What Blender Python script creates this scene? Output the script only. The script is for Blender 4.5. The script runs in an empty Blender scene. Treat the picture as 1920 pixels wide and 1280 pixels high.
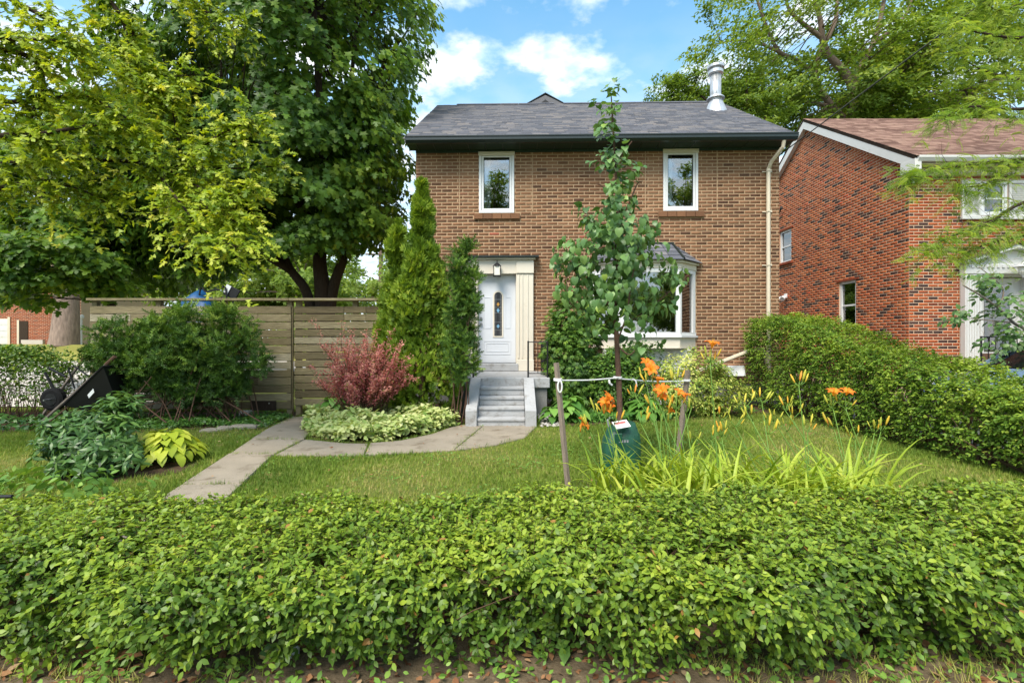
import bpy, bmesh, math, random
import numpy as np
from mathutils import Matrix, Vector, Euler

SC = bpy.context.scene
COL = SC.collection
RNG = np.random.default_rng(7)
random.seed(7)

# ------------------------------------------------------------------ camera, sky, sun, exposure
FPX = 907.0                      # focal length in pixels of a 1920 px wide frame
CAMZ = 1.40
cam_data = bpy.data.cameras.new('camera')
cam_data.sensor_width = 36.0
cam_data.lens = 36.0 * FPX / 1920.0
cam_data.clip_start = 0.05
cam_data.clip_end = 2000
cam = bpy.data.objects.new('camera', cam_data)
COL.objects.link(cam)
cam.location = (0, 0, CAMZ)
cam.rotation_euler = (math.radians(90), 0, 0)
SC.camera = cam

SUN_TO = Vector((-0.26, -0.52, 0.80)).normalized()      # from the scene towards the sun
SUN_STRENGTH, SUN_ANGLE = 2.5, 28.0
SKY_STRENGTH, CLOUD_STRENGTH = 0.15, 0.64
EXPOSURE = 1.2

world = bpy.data.worlds.new('World')
SC.world = world
world.use_nodes = True
wt = world.node_tree
for n in list(wt.nodes):
    wt.nodes.remove(n)


def wn(kind, **kw):
    n = wt.nodes.new(kind)
    for k, v in kw.items():
        setattr(n, k, v)
    return n


def wm(op, a, b=None, c=None):
    n = wn('ShaderNodeMath', operation=op)
    for i, v in enumerate((a, b, c)):
        if v is None:
            continue
        if isinstance(v, (int, float)):
            n.inputs[i].default_value = v
        else:
            wt.links.new(v, n.inputs[i])
    return n.outputs[0]


w_out = wn('ShaderNodeOutputWorld')
sky = wn('ShaderNodeTexSky', sky_type='NISHITA')
sky.sun_disc = False
sky.sun_elevation = math.asin(SUN_TO.z)
sky.sun_rotation = math.atan2(SUN_TO.x, SUN_TO.y)
sky.air_density, sky.dust_density, sky.ozone_density = 1.0, 0.6, 1.6
bg_sky = wn('ShaderNodeBackground')
bg_sky.inputs['Strength'].default_value = SKY_STRENGTH
hsv = wn('ShaderNodeHueSaturation')
hsv.inputs['Hue'].default_value = 0.478
hsv.inputs['Saturation'].default_value = 1.15
wt.links.new(sky.outputs[0], hsv.inputs['Color'])
wt.links.new(hsv.outputs[0], bg_sky.inputs['Color'])
tc = wn('ShaderNodeTexCoord')
sep = wn('ShaderNodeSeparateXYZ')
wt.links.new(tc.outputs['Generated'], sep.inputs[0])
zz = wm('MAXIMUM', sep.outputs[2], 0.02)
den = wm('ADD', zz, 0.10)
comb = wn('ShaderNodeCombineXYZ')
wt.links.new(wm('DIVIDE', sep.outputs[0], den), comb.inputs[0])
wt.links.new(wm('DIVIDE', sep.outputs[1], den), comb.inputs[1])
comb.inputs[2].default_value = 14.9
nz1 = wn('ShaderNodeTexNoise', noise_dimensions='3D')
nz1.inputs['Scale'].default_value = 3.3
nz1.inputs['Detail'].default_value = 9
nz1.inputs['Roughness'].default_value = 0.56
wt.links.new(comb.outputs[0], nz1.inputs['Vector'])
# cloud cover: more towards the horizon, broken higher up
cover = wn('ShaderNodeMapRange', interpolation_type='SMOOTHSTEP')
cover.inputs[1].default_value = 0.42
cover.inputs[2].default_value = 0.59
wt.links.new(nz1.outputs[0], cover.inputs[0])
haze = wn('ShaderNodeMapRange', interpolation_type='SMOOTHSTEP')
haze.inputs[1].default_value = 0.62
haze.inputs[2].default_value = 0.04
haze.inputs[3].default_value = 0.0
haze.inputs[4].default_value = 0.88
wt.links.new(sep.outputs[2], haze.inputs[0])
mask = wm('MAXIMUM', wm('MULTIPLY', cover.outputs[0], 0.93), haze.outputs[0])
nz2 = wn('ShaderNodeTexNoise', noise_dimensions='3D')
nz2.inputs['Scale'].default_value = 9.0
nz2.inputs['Detail'].default_value = 7
wt.links.new(comb.outputs[0], nz2.inputs['Vector'])
cr = wn('ShaderNodeValToRGB')
cr.color_ramp.elements[0].position = 0.32
cr.color_ramp.elements[0].color = (0.56, 0.75, 0.88, 1)
cr.color_ramp.elements[1].position = 0.62
cr.color_ramp.elements[1].color = (1.0, 1.0, 0.99, 1)
wt.links.new(nz2.outputs[0], cr.inputs[0])
bg_cl = wn('ShaderNodeBackground')
bg_cl.inputs['Strength'].default_value = CLOUD_STRENGTH
wt.links.new(cr.outputs[0], bg_cl.inputs['Color'])
mixw = wn('ShaderNodeMixShader')
wt.links.new(mask, mixw.inputs[0])
wt.links.new(bg_sky.outputs[0], mixw.inputs[1])
wt.links.new(bg_cl.outputs[0], mixw.inputs[2])
wt.links.new(mixw.outputs[0], w_out.inputs['Surface'])

sun_data = bpy.data.lights.new('sun', 'SUN')
sun_data.energy = SUN_STRENGTH
sun_data.angle = math.radians(SUN_ANGLE)
sun_data.color = (1.0, 0.92, 0.80)
sun = bpy.data.objects.new('sun', sun_data)
COL.objects.link(sun)
sun.location = (-20, -15, 30)
sun.rotation_euler = SUN_TO.to_track_quat('Z', 'Y').to_euler()

vs = SC.view_settings
vs.view_transform = 'Standard'
vs.look = 'None'
vs.gamma = 1.0
vs.use_curve_mapping = False
vs.exposure = EXPOSURE
SC.cycles.max_bounces = 8
SC.cycles.transparent_max_bounces = 10
SC.cycles.transmission_bounces = 5
SC.cycles.diffuse_bounces = 5
SC.cycles.glossy_bounces = 3
SC.cycles.caustics_reflective = False
SC.cycles.caustics_refractive = False


# ------------------------------------------------------------------ helpers: places
def P(px, py, Y):                 # a point at distance Y from the street, seen at (px, py) of the 1920 px photograph
    return np.array([(px - 960.0) * Y / FPX, Y, CAMZ + (640.0 - py) * Y / FPX])


def G(px, py, z=0.0):             # a point on level ground
    Y = FPX * (CAMZ - z) / (py - 640.0)
    return np.array([(px - 960.0) * Y / FPX, Y, z])


# ------------------------------------------------------------------ helpers: materials
def lin(c):
    c = c / 255.0
    return c / 12.92 if c <= 0.04045 else ((c + 0.055) / 1.055) ** 2.4


def S(r, g, b):
    return (lin(r), lin(g), lin(b), 1.0)


def K(c, k):
    return (min(c[0] * k, 1), min(c[1] * k, 1), min(c[2] * k, 1), 1.0)


MATS = {}


def _nodes(name):
    m = bpy.data.materials.new(name)
    m.use_nodes = True
    nt = m.node_tree
    for n in list(nt.nodes):
        nt.nodes.remove(n)
    out = nt.nodes.new('ShaderNodeOutputMaterial')
    MATS[name] = m
    return m, nt, out


def _noise(nt, scale, detail=5, rough=0.6, stretch=None):
    geo = nt.nodes.new('ShaderNodeNewGeometry')
    vec = geo.outputs['Position']
    if stretch:
        mp = nt.nodes.new('ShaderNodeMapping')
        mp.inputs['Scale'].default_value = stretch
        nt.links.new(vec, mp.inputs['Vector'])
        vec = mp.outputs[0]
    n = nt.nodes.new('ShaderNodeTexNoise')
    n.inputs['Scale'].default_value = scale
    n.inputs['Detail'].default_value = detail
    n.inputs['Roughness'].default_value = rough
    nt.links.new(vec, n.inputs['Vector'])
    return n.outputs[0]


def _ramp(nt, fac, stops):
    r = nt.nodes.new('ShaderNodeValToRGB')
    el = r.color_ramp.elements
    while len(el) > len(stops):
        el.remove(el[-1])
    while len(el) < len(stops):
        el.new(1.0)
    for e, (p, c) in zip(el, stops):
        e.position = p
        e.color = c
    if fac is not None:
        nt.links.new(fac, r.inputs[0])
    return r.outputs[0]


def _mul(nt, a, b, fac=1.0, mode='MULTIPLY'):
    m = nt.nodes.new('ShaderNodeMix')
    m.data_type = 'RGBA'
    m.blend_type = mode
    m.clamp_result = False
    if isinstance(fac, (int, float)):
        m.inputs[0].default_value = fac
    else:
        nt.links.new(fac, m.inputs[0])
    for i, v in ((6, a), (7, b)):
        if isinstance(v, tuple):
            m.inputs[i].default_value = v
        else:
            nt.links.new(v, m.inputs[i])
    return m.outputs[2]


def mat(name, col, rough=0.6, spec=0.3, noise=None, noise2=None, bump=None, metallic=0.0, stretch=None, wear=None):
    """plain painted/stone/metal surface: noise = (scale, amount); wear = (scale, colour, threshold)"""
    m, nt, out = _nodes(name)
    b = nt.nodes.new('ShaderNodeBsdfPrincipled')
    b.inputs['Roughness'].default_value = rough
    b.inputs['Metallic'].default_value = metallic
    b.inputs['Specular IOR Level'].default_value = spec
    c = col
    for nz in (noise, noise2):
        if nz:
            sc, am = nz
            f = _noise(nt, sc, stretch=stretch)
            g = _ramp(nt, f, [(0.25, (1 - am, 1 - am, 1 - am, 1)), (0.75, (1 + am, 1 + am, 1 + am, 1))])
            c = _mul(nt, c, g)
    if wear:
        sc, wc, th = wear
        f = _noise(nt, sc, detail=8, rough=0.7)
        msk = _ramp(nt, f, [(th, (0, 0, 0, 1)), (min(th + 0.12, 1.0), (1, 1, 1, 1))])
        c = _mul(nt, c, wc, fac=msk, mode='MIX')
    if isinstance(c, tuple):
        b.inputs['Base Color'].default_value = c
    else:
        nt.links.new(c, b.inputs['Base Color'])
    if bump:
        sc, st = bump
        f = _noise(nt, sc, detail=6, stretch=stretch)
        bm = nt.nodes.new('ShaderNodeBump')
        bm.inputs['Strength'].default_value = st
        bm.inputs['Distance'].default_value = 0.02
        nt.links.new(f, bm.inputs['Height'])
        nt.links.new(bm.outputs[0], b.inputs['Normal'])
    nt.links.new(b.outputs[0], out.inputs['Surface'])
    return m


def tmat(name, stops, rough=0.6, spec=0.3, trans=0.0, tcol=None, noise=None, bump=None, stretch=None, patch=None):
    """colour picked by the 'tint' value each piece carries; trans = share of light let through (leaves)"""
    m, nt, out = _nodes(name)
    at = nt.nodes.new('ShaderNodeAttribute')
    at.attribute_name = 'tint'
    c = _ramp(nt, at.outputs['Fac'], stops)
    if noise:
        sc, am = noise
        f = _noise(nt, sc, stretch=stretch)
        g = _ramp(nt, f, [(0.25, (1 - am, 1 - am, 1 - am, 1)), (0.75, (1 + am, 1 + am, 1 + am, 1))])
        c = _mul(nt, c, g)
    if patch:
        sc, pc, am = patch
        f = _noise(nt, sc, detail=3)
        msk = _ramp(nt, f, [(0.45, (0, 0, 0, 1)), (0.62, (am, am, am, 1))])
        c = _mul(nt, c, pc, fac=msk, mode='MIX')
    b = nt.nodes.new('ShaderNodeBsdfPrincipled')
    b.inputs['Roughness'].default_value = rough
    b.inputs['Specular IOR Level'].default_value = spec
    nt.links.new(c, b.inputs['Base Color'])
    if bump:
        sc, st = bump
        f = _noise(nt, sc, detail=6, stretch=stretch)
        bm = nt.nodes.new('ShaderNodeBump')
        bm.inputs['Strength'].default_value = st
        bm.inputs['Distance'].default_value = 0.02
        nt.links.new(f, bm.inputs['Height'])
        nt.links.new(bm.outputs[0], b.inputs['Normal'])
    sh = b.outputs[0]
    if trans > 0:
        t = nt.nodes.new('ShaderNodeBsdfTranslucent')
        tc_ = _mul(nt, c, tcol or (1.35, 1.25, 0.5, 1))
        nt.links.new(tc_, t.inputs['Color'])
        mx = nt.nodes.new('ShaderNodeMixShader')
        mx.inputs[0].default_value = trans
        nt.links.new(sh, mx.inputs[1])
        nt.links.new(t.outputs[0], mx.inputs[2])
        sh = mx.outputs[0]
    nt.links.new(sh, out.inputs['Surface'])
    return m


def glass_mat(name, tint=(0.9, 0.95, 0.95, 1), refl=0.22):
    m, nt, out = _nodes(name)
    g = nt.nodes.new('ShaderNodeBsdfGlossy')
    g.inputs['Roughness'].default_value = 0.015
    t = nt.nodes.new('ShaderNodeBsdfTransparent')
    t.inputs['Color'].default_value = tint
    lw = nt.nodes.new('ShaderNodeFresnel')
    lw.inputs['IOR'].default_value = 1.5
    ad = nt.nodes.new('ShaderNodeMath')
    ad.operation = 'ADD'
    ad.use_clamp = True
    ad.inputs[1].default_value = refl
    nt.links.new(lw.outputs[0], ad.inputs[0])
    mx = nt.nodes.new('ShaderNodeMixShader')
    nt.links.new(ad.outputs[0], mx.inputs[0])
    nt.links.new(t.outputs[0], mx.inputs[1])
    nt.links.new(g.outputs[0], mx.inputs[2])
    nt.links.new(mx.outputs[0], out.inputs['Surface'])
    return m


# ------------------------------------------------------------------ helpers: meshes and objects
OFF = {}                         # object -> its unrotated place in the world


class MB:
    """collects boxes, tubes, plates; becomes one mesh"""

    def __init__(self):
        self.v = []
        self.f = []

    def add(self, vs_, fs):
        n = len(self.v)
        self.v.extend([tuple(map(float, q)) for q in vs_])
        self.f.extend([tuple(i + n for i in q) for q in fs])
        return self

    def box(self, x0, x1, y0, y1, z0, z1, ch=0.0, rot=None, piv=None):
        if ch > 0:
            c = ch
            pts = []
            for (sx, ax, bx_) in ((0, x0, x0 + c), (1, x1, x1 - c)):
                pass
            vs_, fs = chamfer_box(x0, x1, y0, y1, z0, z1, c)
        else:
            vs_ = [(x0, y0, z0), (x1, y0, z0), (x1, y1, z0), (x0, y1, z0), (x0, y0, z1), (x1, y0, z1), (x1, y1, z1), (x0, y1, z1)]
            fs = [(0, 3, 2, 1), (4, 5, 6, 7), (0, 1, 5, 4), (1, 2, 6, 5), (2, 3, 7, 6), (3, 0, 4, 7)]
        if rot is not None:
            p = Vector(piv if piv is not None else ((x0 + x1) / 2, (y0 + y1) / 2, (z0 + z1) / 2))
            r = Euler(rot).to_matrix()
            vs_ = [tuple(r @ (Vector(q) - p) + p) for q in vs_]
        return self.add(vs_, fs)

    def tube(self, pts, r0, r1=None, n=8, cap=True):
        pts = [Vector(p) for p in pts]
        m = len(pts)
        rs = r0 if isinstance(r0, (list, tuple)) else [r0 + ((r1 if r1 is not None else r0) - r0) * i / max(1, m - 1) for i in range(m)]
        base = len(self.v)
        ref = None
        for i, p in enumerate(pts):
            d = (pts[min(i + 1, m - 1)] - pts[max(i - 1, 0)])
            d = d.normalized() if d.length > 1e-9 else Vector((0, 0, 1))
            if ref is None:
                ref = Vector((1, 0, 0)) if abs(d.x) < 0.9 else Vector((0, 1, 0))
            u = (ref - d * ref.dot(d)).normalized()
            w = d.cross(u)
            ref = u
            for k in range(n):
                a = 2 * math.pi * k / n
                self.v.append(tuple(p + u * (math.cos(a) * rs[i]) + w * (math.sin(a) * rs[i])))
        for i in range(m - 1):
            for k in range(n):
                a, b = base + i * n + k, base + i * n + (k + 1) % n
                self.f.append((a, b, b + n, a + n))
        if cap:
            self.f.append(tuple(base + k for k in reversed(range(n))))
            self.f.append(tuple(base + (m - 1) * n + k for k in range(n)))
        return self

    def lathe(self, prof, cx, cy, n=16):
        base = len(self.v)
        for (r, z) in prof:
            for k in range(n):
                a = 2 * math.pi * k / n
                self.v.append((cx + r * math.cos(a), cy + r * math.sin(a), z))
        for i in range(len(prof) - 1):
            for k in range(n):
                a, b = base + i * n + k, base + i * n + (k + 1) % n
                self.f.append((a, b, b + n, a + n))
        self.f.append(tuple(base + k for k in reversed(range(n))))
        self.f.append(tuple(base + (len(prof) - 1) * n + k for k in range(n)))
        return self

    def prism(self, poly, axis, a, b):
        """poly = outline in the two other axes; extruded from a to b along axis (0, 1 or 2)"""
        n = len(poly)

        def pt(q, t):
            if axis == 0:
                return (t, q[0], q[1])
            if axis == 1:
                return (q[0], t, q[1])
            return (q[0], q[1], t)
        base = len(self.v)
        self.v.extend([pt(q, a) for q in poly] + [pt(q, b) for q in poly])
        self.f.append(tuple(base + i for i in range(n)))
        self.f.append(tuple(base + n + i for i in reversed(range(n))))
        for i in range(n):
            j = (i + 1) % n
            self.f.append((base + i, base + n + i, base + n + j, base + j))
        return self


def chamfer_box(x0, x1, y0, y1, z0, z1, c):
    X, Yv, Z = (x0, x1), (y0, y1), (z0, z1)
    v = []
    idx = {}
    for i in (0, 1):
        for j in (0, 1):
            for k in (0, 1):
                sx, sy, sz = (c, -c)[i], (c, -c)[j], (c, -c)[k]
                idx[i, j, k, 0] = len(v); v.append((X[i], Yv[j] + sy, Z[k] + sz))
                idx[i, j, k, 1] = len(v); v.append((X[i] + sx, Yv[j], Z[k] + sz))
                idx[i, j, k, 2] = len(v); v.append((X[i] + sx, Yv[j] + sy, Z[k]))
    f = []
    for i in (0, 1):
        q = [idx[i, a, b, 0] for a, b in ((0, 0), (1, 0), (1, 1), (0, 1))]
        f.append(tuple(q if i else q[::-1]))
        q = [idx[a, i, b, 1] for a, b in ((0, 0), (1, 0), (1, 1), (0, 1))]
        f.append(tuple(q[::-1] if i else q))
        q = [idx[a, b, i, 2] for a, b in ((0, 0), (1, 0), (1, 1), (0, 1))]
        f.append(tuple(q if i else q[::-1]))
    for a in (0, 1):
        for b in (0, 1):
            f.append((idx[a, b, 0, 0], idx[a, b, 0, 1], idx[a, b, 1, 1], idx[a, b, 1, 0]))
            f.append((idx[a, 0, b, 0], idx[a, 0, b, 2], idx[a, 1, b, 2], idx[a, 1, b, 0]))
            f.append((idx[0, a, b, 1], idx[0, a, b, 2], idx[1, a, b, 2], idx[1, a, b, 1]))
    for i in (0, 1):
        for j in (0, 1):
            for k in (0, 1):
                f.append((idx[i, j, k, 0], idx[i, j, k, 1], idx[i, j, k, 2]))
    return v, f


def set_props(o, label=None, cat=None, group=None, kind=None):
    if label:
        o['label'] = label
    if cat:
        o['category'] = cat
    if group:
        o['group'] = group
    if kind:
        o['kind'] = kind
    return o


def attach(o, parent, at):
    OFF[o.name] = np.array(at, dtype=float)
    o.location = at
    COL.objects.link(o)
    if parent is not None:
        o.parent = parent
        q = OFF[parent.name]
        o.matrix_parent_inverse = Matrix.Translation((-q[0], -q[1], -q[2]))
    return o


def thing(name, label, cat, at=(0, 0, 0), rz=0.0, group=None):
    o = bpy.data.objects.new(name, None)
    o.empty_display_size = 0.2
    attach(o, None, at)
    o.rotation_euler = (0, 0, rz)
    return set_props(o, label, cat, group)


def finish_mesh(me, m, smooth=False):
    if m is not None:
        me.materials.append(MATS[m] if isinstance(m, str) else m)
    if smooth:
        me.polygons.foreach_set('use_smooth', np.ones(len(me.polygons), dtype=bool))
    me.update()


def part(name, mb, m, parent=None, smooth=False, tint=None, recalc=True, **props):
    V = np.array(mb.v, dtype=float)
    lo, hi = V.min(0), V.max(0)
    at = np.array([(lo[0] + hi[0]) / 2, (lo[1] + hi[1]) / 2, lo[2]])
    me = bpy.data.meshes.new(name)
    me.from_pydata((V - at).tolist(), [], mb.f)
    if recalc:
        bm = bmesh.new()
        bm.from_mesh(me)
        bmesh.ops.recalc_face_normals(bm, faces=bm.faces)
        bm.to_mesh(me)
        bm.free()
    if tint is not None:
        a = me.attributes.new('tint', 'FLOAT', 'POINT')
        a.data.foreach_set('value', np.full(len(me.vertices), tint, dtype=np.float32) if np.isscalar(tint) else np.asarray(tint, dtype=np.float32))
    finish_mesh(me, m, smooth)
    o = bpy.data.objects.new(name, me)
    attach(o, parent, at)
    return set_props(o, **props)


def np_mesh(name, V, F, m, tint=None, smooth=False):
    """fast mesh from arrays; F is (n, 3) or (n, 4)"""
    me = bpy.data.meshes.new(name)
    nf, k = F.shape
    me.vertices.add(len(V))
    me.vertices.foreach_set('co', np.ascontiguousarray(V, dtype=np.float32).ravel())
    me.loops.add(nf * k)
    me.loops.foreach_set('vertex_index', np.ascontiguousarray(F, dtype=np.int32).ravel())
    me.polygons.add(nf)
    me.polygons.foreach_set('loop_start', np.arange(0, nf * k, k, dtype=np.int32))
    me.polygons.foreach_set('loop_total', np.full(nf, k, dtype=np.int32))
    if tint is not None:
        a = me.attributes.new('tint', 'FLOAT', 'POINT')
        a.data.foreach_set('value', np.ascontiguousarray(tint, dtype=np.float32))
    finish_mesh(me, m, smooth)
    me.validate()
    return me


def np_part(name, V, F, m, parent=None, tint=None, smooth=False, **props):
    lo, hi = V.min(0), V.max(0)
    at = np.array([(lo[0] + hi[0]) / 2, (lo[1] + hi[1]) / 2, lo[2]])
    o = bpy.data.objects.new(name, np_mesh(name, V - at, F, m, tint, smooth))
    attach(o, parent, at)
    return set_props(o, **props)


def unit(a):
    return a / np.maximum(np.linalg.norm(a, axis=-1, keepdims=True), 1e-9)


def frames(nrm, d):
    z = unit(nrm)
    y = unit(d - (d * z).sum(-1, keepdims=True) * z)
    x = np.cross(y, z)
    return np.stack([x, y, z], axis=-1)          # columns


def rand_dirs(n):
    return unit(RNG.normal(size=(n, 3)))


def instance(T, pos, R, s):
    """copies of a leaf template (verts, faces) placed by arrays -> V, F"""
    tv, tf = T
    k = len(tv)
    V = np.einsum('nij,kj->nki', R, tv) * np.asarray(s)[:, None, None] + pos[:, None, :]
    F = (tf[None, :, :] + (np.arange(len(pos)) * k)[:, None, None]).reshape(-1, tf.shape[1])
    return V.reshape(-1, 3), F


def leaf_cloud(name, T, pos, R, s, tint, m, parent, kind='stuff', **props):
    V, F = instance(T, pos, R, s)
    tv = np.repeat(tint, len(T[0]))
    return np_part(name, V, F, m, parent, tint=tv, kind=kind, **props)


def piece_meshes(name, T, m, n=8):
    """a few shared meshes of one template that differ in tint"""
    out = []
    for i in range(n):
        t = (i + 0.5) / n
        out.append(np_mesh(name, T[0], T[1], m, tint=np.full(len(T[0]), t)))
    return out


def leaf_objects(name, meshes, pos, R, s, tint, parent, **props):
    n = len(meshes)
    for p, r, sc, t in zip(pos, R, s, tint):
        o = bpy.data.objects.new(name, meshes[min(n - 1, int(max(0, t) * n))])
        attach(o, parent, p)
        o.rotation_euler = Matrix(r.tolist()).to_euler()
        o.scale = (sc, sc, sc)
        set_props(o, **props)


def split_leaves(T, pos, R, s, tint, m, parent, n_obj, name='leaf', rest='foliage', score=None):
    """the n_obj leaves that show largest become objects, the rest one mesh"""
    if score is None:
        d = np.linalg.norm(pos - np.array([0, 0, CAMZ]), axis=1)
        score = s / d
    order = np.argsort(-score)
    a, b = order[:n_obj], order[n_obj:]
    if n_obj:
        leaf_objects(name, piece_meshes(name, T, m), pos[a], R[a], s[a], tint[a], parent)
    if len(b):
        leaf_cloud(rest, T, pos[b], R[b], s[b], tint[b], m, parent)


# leaf templates: stalk at the origin, tip along +y, upper side +z, length 1
def tri(v, f):
    return np.array(v, dtype=float), np.array(f, dtype=int)


def outline_leaf(half, fold=0.10, droop=0.10):
    """half = [(x, y)...] from stalk to tip on one side (x > 0); mirrored, folded along the midrib"""
    n = len(half)
    v = [(0, 0, 0), (0, 0.5, 0.02), (0, 1, -droop)]
    for sx in (1, -1):
        for (x, y) in half:
            v.append((sx * x, y, fold * x * 2 - droop * y * y))
    f = []
    for k, sx in enumerate((0, 1)):
        o = 3 + k * n
        ring = [0] + [o + i for i in range(n)] + [2]
        for a, b in zip(ring[:-1], ring[1:]):
            f.append((1, a, b) if k == 0 else (1, b, a))
    f = [q for q in f if len(set(q)) == 3]
    return tri(v, f)


LEAF_OVAL = outline_leaf([(0.22, 0.25), (0.25, 0.60)])
LEAF_SMALL = tri([(0, 0, 0), (0.26, 0.5, 0.06), (0, 1, -0.08), (-0.26, 0.5, 0.06)], [(0, 1, 2), (0, 2, 3)])
LEAF_HEART = outline_leaf([(0.28, -0.08), (0.46, 0.22), (0.36, 0.60)], fold=0.16, droop=0.22)
LEAF_MAPLE = outline_leaf([(0.42, -0.02), (0.30, 0.22), (0.58, 0.52), (0.22, 0.52), (0.26, 0.78)], fold=0.08, droop=0.22)
LEAF_SILVER = outline_leaf([(0.36, 0.04), (0.13, 0.24), (0.46, 0.60), (0.11, 0.46), (0.20, 0.76)], fold=0.08, droop=0.25)


def sprig(n, w, l, spread=0.9, lift=0.25):
    """a shoot with n pairs of needles"""
    v, f = [], []
    for i in range(n):
        y = i / n
        ll = l * (1 - 0.35 * y)
        for sx in (1, -1):
            b = len(v)
            v += [(0, y - w, 0), (0, y + w, 0), (sx * ll * spread, y + ll * 0.55, lift * ll)]
            f.append((b, b + 1, b + 2) if sx > 0 else (b + 1, b, b + 2))
    b = len(v)
    v += [(-w, 0.9, 0), (w, 0.9, 0), (0, 1.15, 0)]
    f.append((b, b + 1, b + 2))
    return tri(v, f)


def pinnate(n, w, l):
    v, f = [], []
    for i in range(n):
        y = 0.12 + 0.88 * i / n
        ll = l * (0.65 + 0.6 * math.sin(math.pi * (0.15 + 0.8 * i / n)))
        z = -0.35 * y * y
        for sx in (1, -1):
            b = len(v)
            v += [(0, y, z), (sx * ll * 0.55, y + w * 0.2, z + 0.01), (sx * ll, y + ll * 0.35, z - 0.04), (sx * ll * 0.45, y + w, z + 0.01)]
            f += [(b, b + 1, b + 2), (b, b + 2, b + 3)] if sx > 0 else [(b, b + 2, b + 1), (b, b + 3, b + 2)]
    return tri(v, f)


def frond():
    """flat scaly spray of a cedar"""
    v, f = [], []
    for a, l in ((-52, 0.55), (-27, 0.8), (0, 1.0), (27, 0.8), (52, 0.55)):
        r = math.radians(a)
        dx, dy = math.sin(r), math.cos(r)
        b = len(v)
        v += [(0, 0, 0), (dx * l * 0.55 - dy * 0.10, dy * l * 0.55 + dx * 0.10, 0.02), (dx * l, dy * l, -0.10), (dx * l * 0.55 + dy * 0.10, dy * l * 0.55 - dx * 0.10, 0.02)]
        f += [(b, b + 2, b + 1), (b, b + 3, b + 2)]
    return tri(v, f)


def bunch(T, n, spread, seed=1):
    """n copies of a leaf round one stalk end"""
    r = np.random.default_rng(seed)
    vs_, fs = [], []
    for i in range(n):
        a = 2 * math.pi * i / n + r.uniform(-.3, .3)
        e = r.uniform(-0.5, 0.5)
        Rm = np.array(Euler((e, r.uniform(-.5, .5), a)).to_matrix())
        off = np.array([r.uniform(-1, 1), r.uniform(-1, 1), r.uniform(-.6, .6)]) * spread
        b = sum(len(q) for q in vs_)
        vs_.append(T[0] @ Rm.T + off)
        fs.append(T[1] + b)
    return np.concatenate(vs_), np.concatenate(fs)


def brush(n, w, l):
    """a shoot with needles all round"""
    v, f = [], []
    for i in range(n):
        y = i / n
        a = i * 2.4
        ll = l * (1 - 0.3 * y)
        o = (math.cos(a), math.sin(a))
        b = len(v)
        v += [(0, y - w, 0), (0, y + w, 0), (o[0] * ll, y + ll * 0.7, o[1] * ll)]
        f.append((b, b + 1, b + 2))
    b = len(v)
    v += [(-w, 0.9, 0), (w, 0.9, 0), (0, 1.2, 0)]
    f.append((b, b + 1, b + 2))
    return tri(v, f)


YEW_SPRIG = brush(20, 0.065, 0.30)
LOCUST_LEAF = pinnate(9, 0.075, 0.16)
CEDAR_FROND = frond()
FAR_BUNCH = bunch(LEAF_SMALL, 4, 0.35)


def tuft(n, seed):
    r = np.random.default_rng(seed)
    v, f = [], []
    for i in range(n):
        a = r.uniform(0, 2 * math.pi)
        lean = r.uniform(0.15, 0.75)
        h = r.uniform(0.6, 1.0)
        w = 0.045
        ox, oy = r.uniform(-.3, .3), r.uniform(-.3, .3)
        ca, sa = math.cos(a), math.sin(a)
        b = len(v)
        v += [(ox - sa * w, oy + ca * w, 0), (ox + sa * w, oy - ca * w, 0), (ox + ca * lean * h, oy + sa * lean * h, h)]
        f.append((b, b + 1, b + 2))
    return tri(v, f)


def in_poly(pts, poly):
    x, y = pts[:, 0], pts[:, 1]
    inside = np.zeros(len(pts), dtype=bool)
    n = len(poly)
    for i in range(n):
        x0, y0 = poly[i][0], poly[i][1]
        x1, y1 = poly[(i + 1) % n][0], poly[(i + 1) % n][1]
        c = ((y0 > y) != (y1 > y)) & (x < (x1 - x0) * (y - y0) / (y1 - y0 + 1e-12) + x0)
        inside ^= c
    return inside


def vnoise(p, scale, seed=0):
    """cheap smooth noise in 3 dimensions, about -1..1"""
    r = np.random.default_rng(seed)
    out = np.zeros(len(p))
    for k in range(5):
        w = r.normal(size=3) * scale * (1 + 0.5 * k)
        out += np.sin(p @ w + r.uniform(0, 6.28)) / (1 + 0.4 * k)
    return out / 2.2


def smooth_path(pts, per=5):
    """rounded line through points"""
    pts = [np.array(p, dtype=float) for p in pts]
    out = []
    n = len(pts)
    for i in range(n - 1):
        p0, p1, p2, p3 = pts[max(i - 1, 0)], pts[i], pts[i + 1], pts[min(i + 2, n - 1)]
        for k in range(per):
            t = k / per
            out.append(0.5 * ((2 * p1) + (-p0 + p2) * t + (2 * p0 - 5 * p1 + 4 * p2 - p3) * t * t + (-p0 + 3 * p1 - 3 * p2 + p3) * t ** 3))
    out.append(pts[-1])
    return out


def taper(n, r0, r1):
    return [r0 + (r1 - r0) * i / max(1, n - 1) for i in range(n)]


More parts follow.
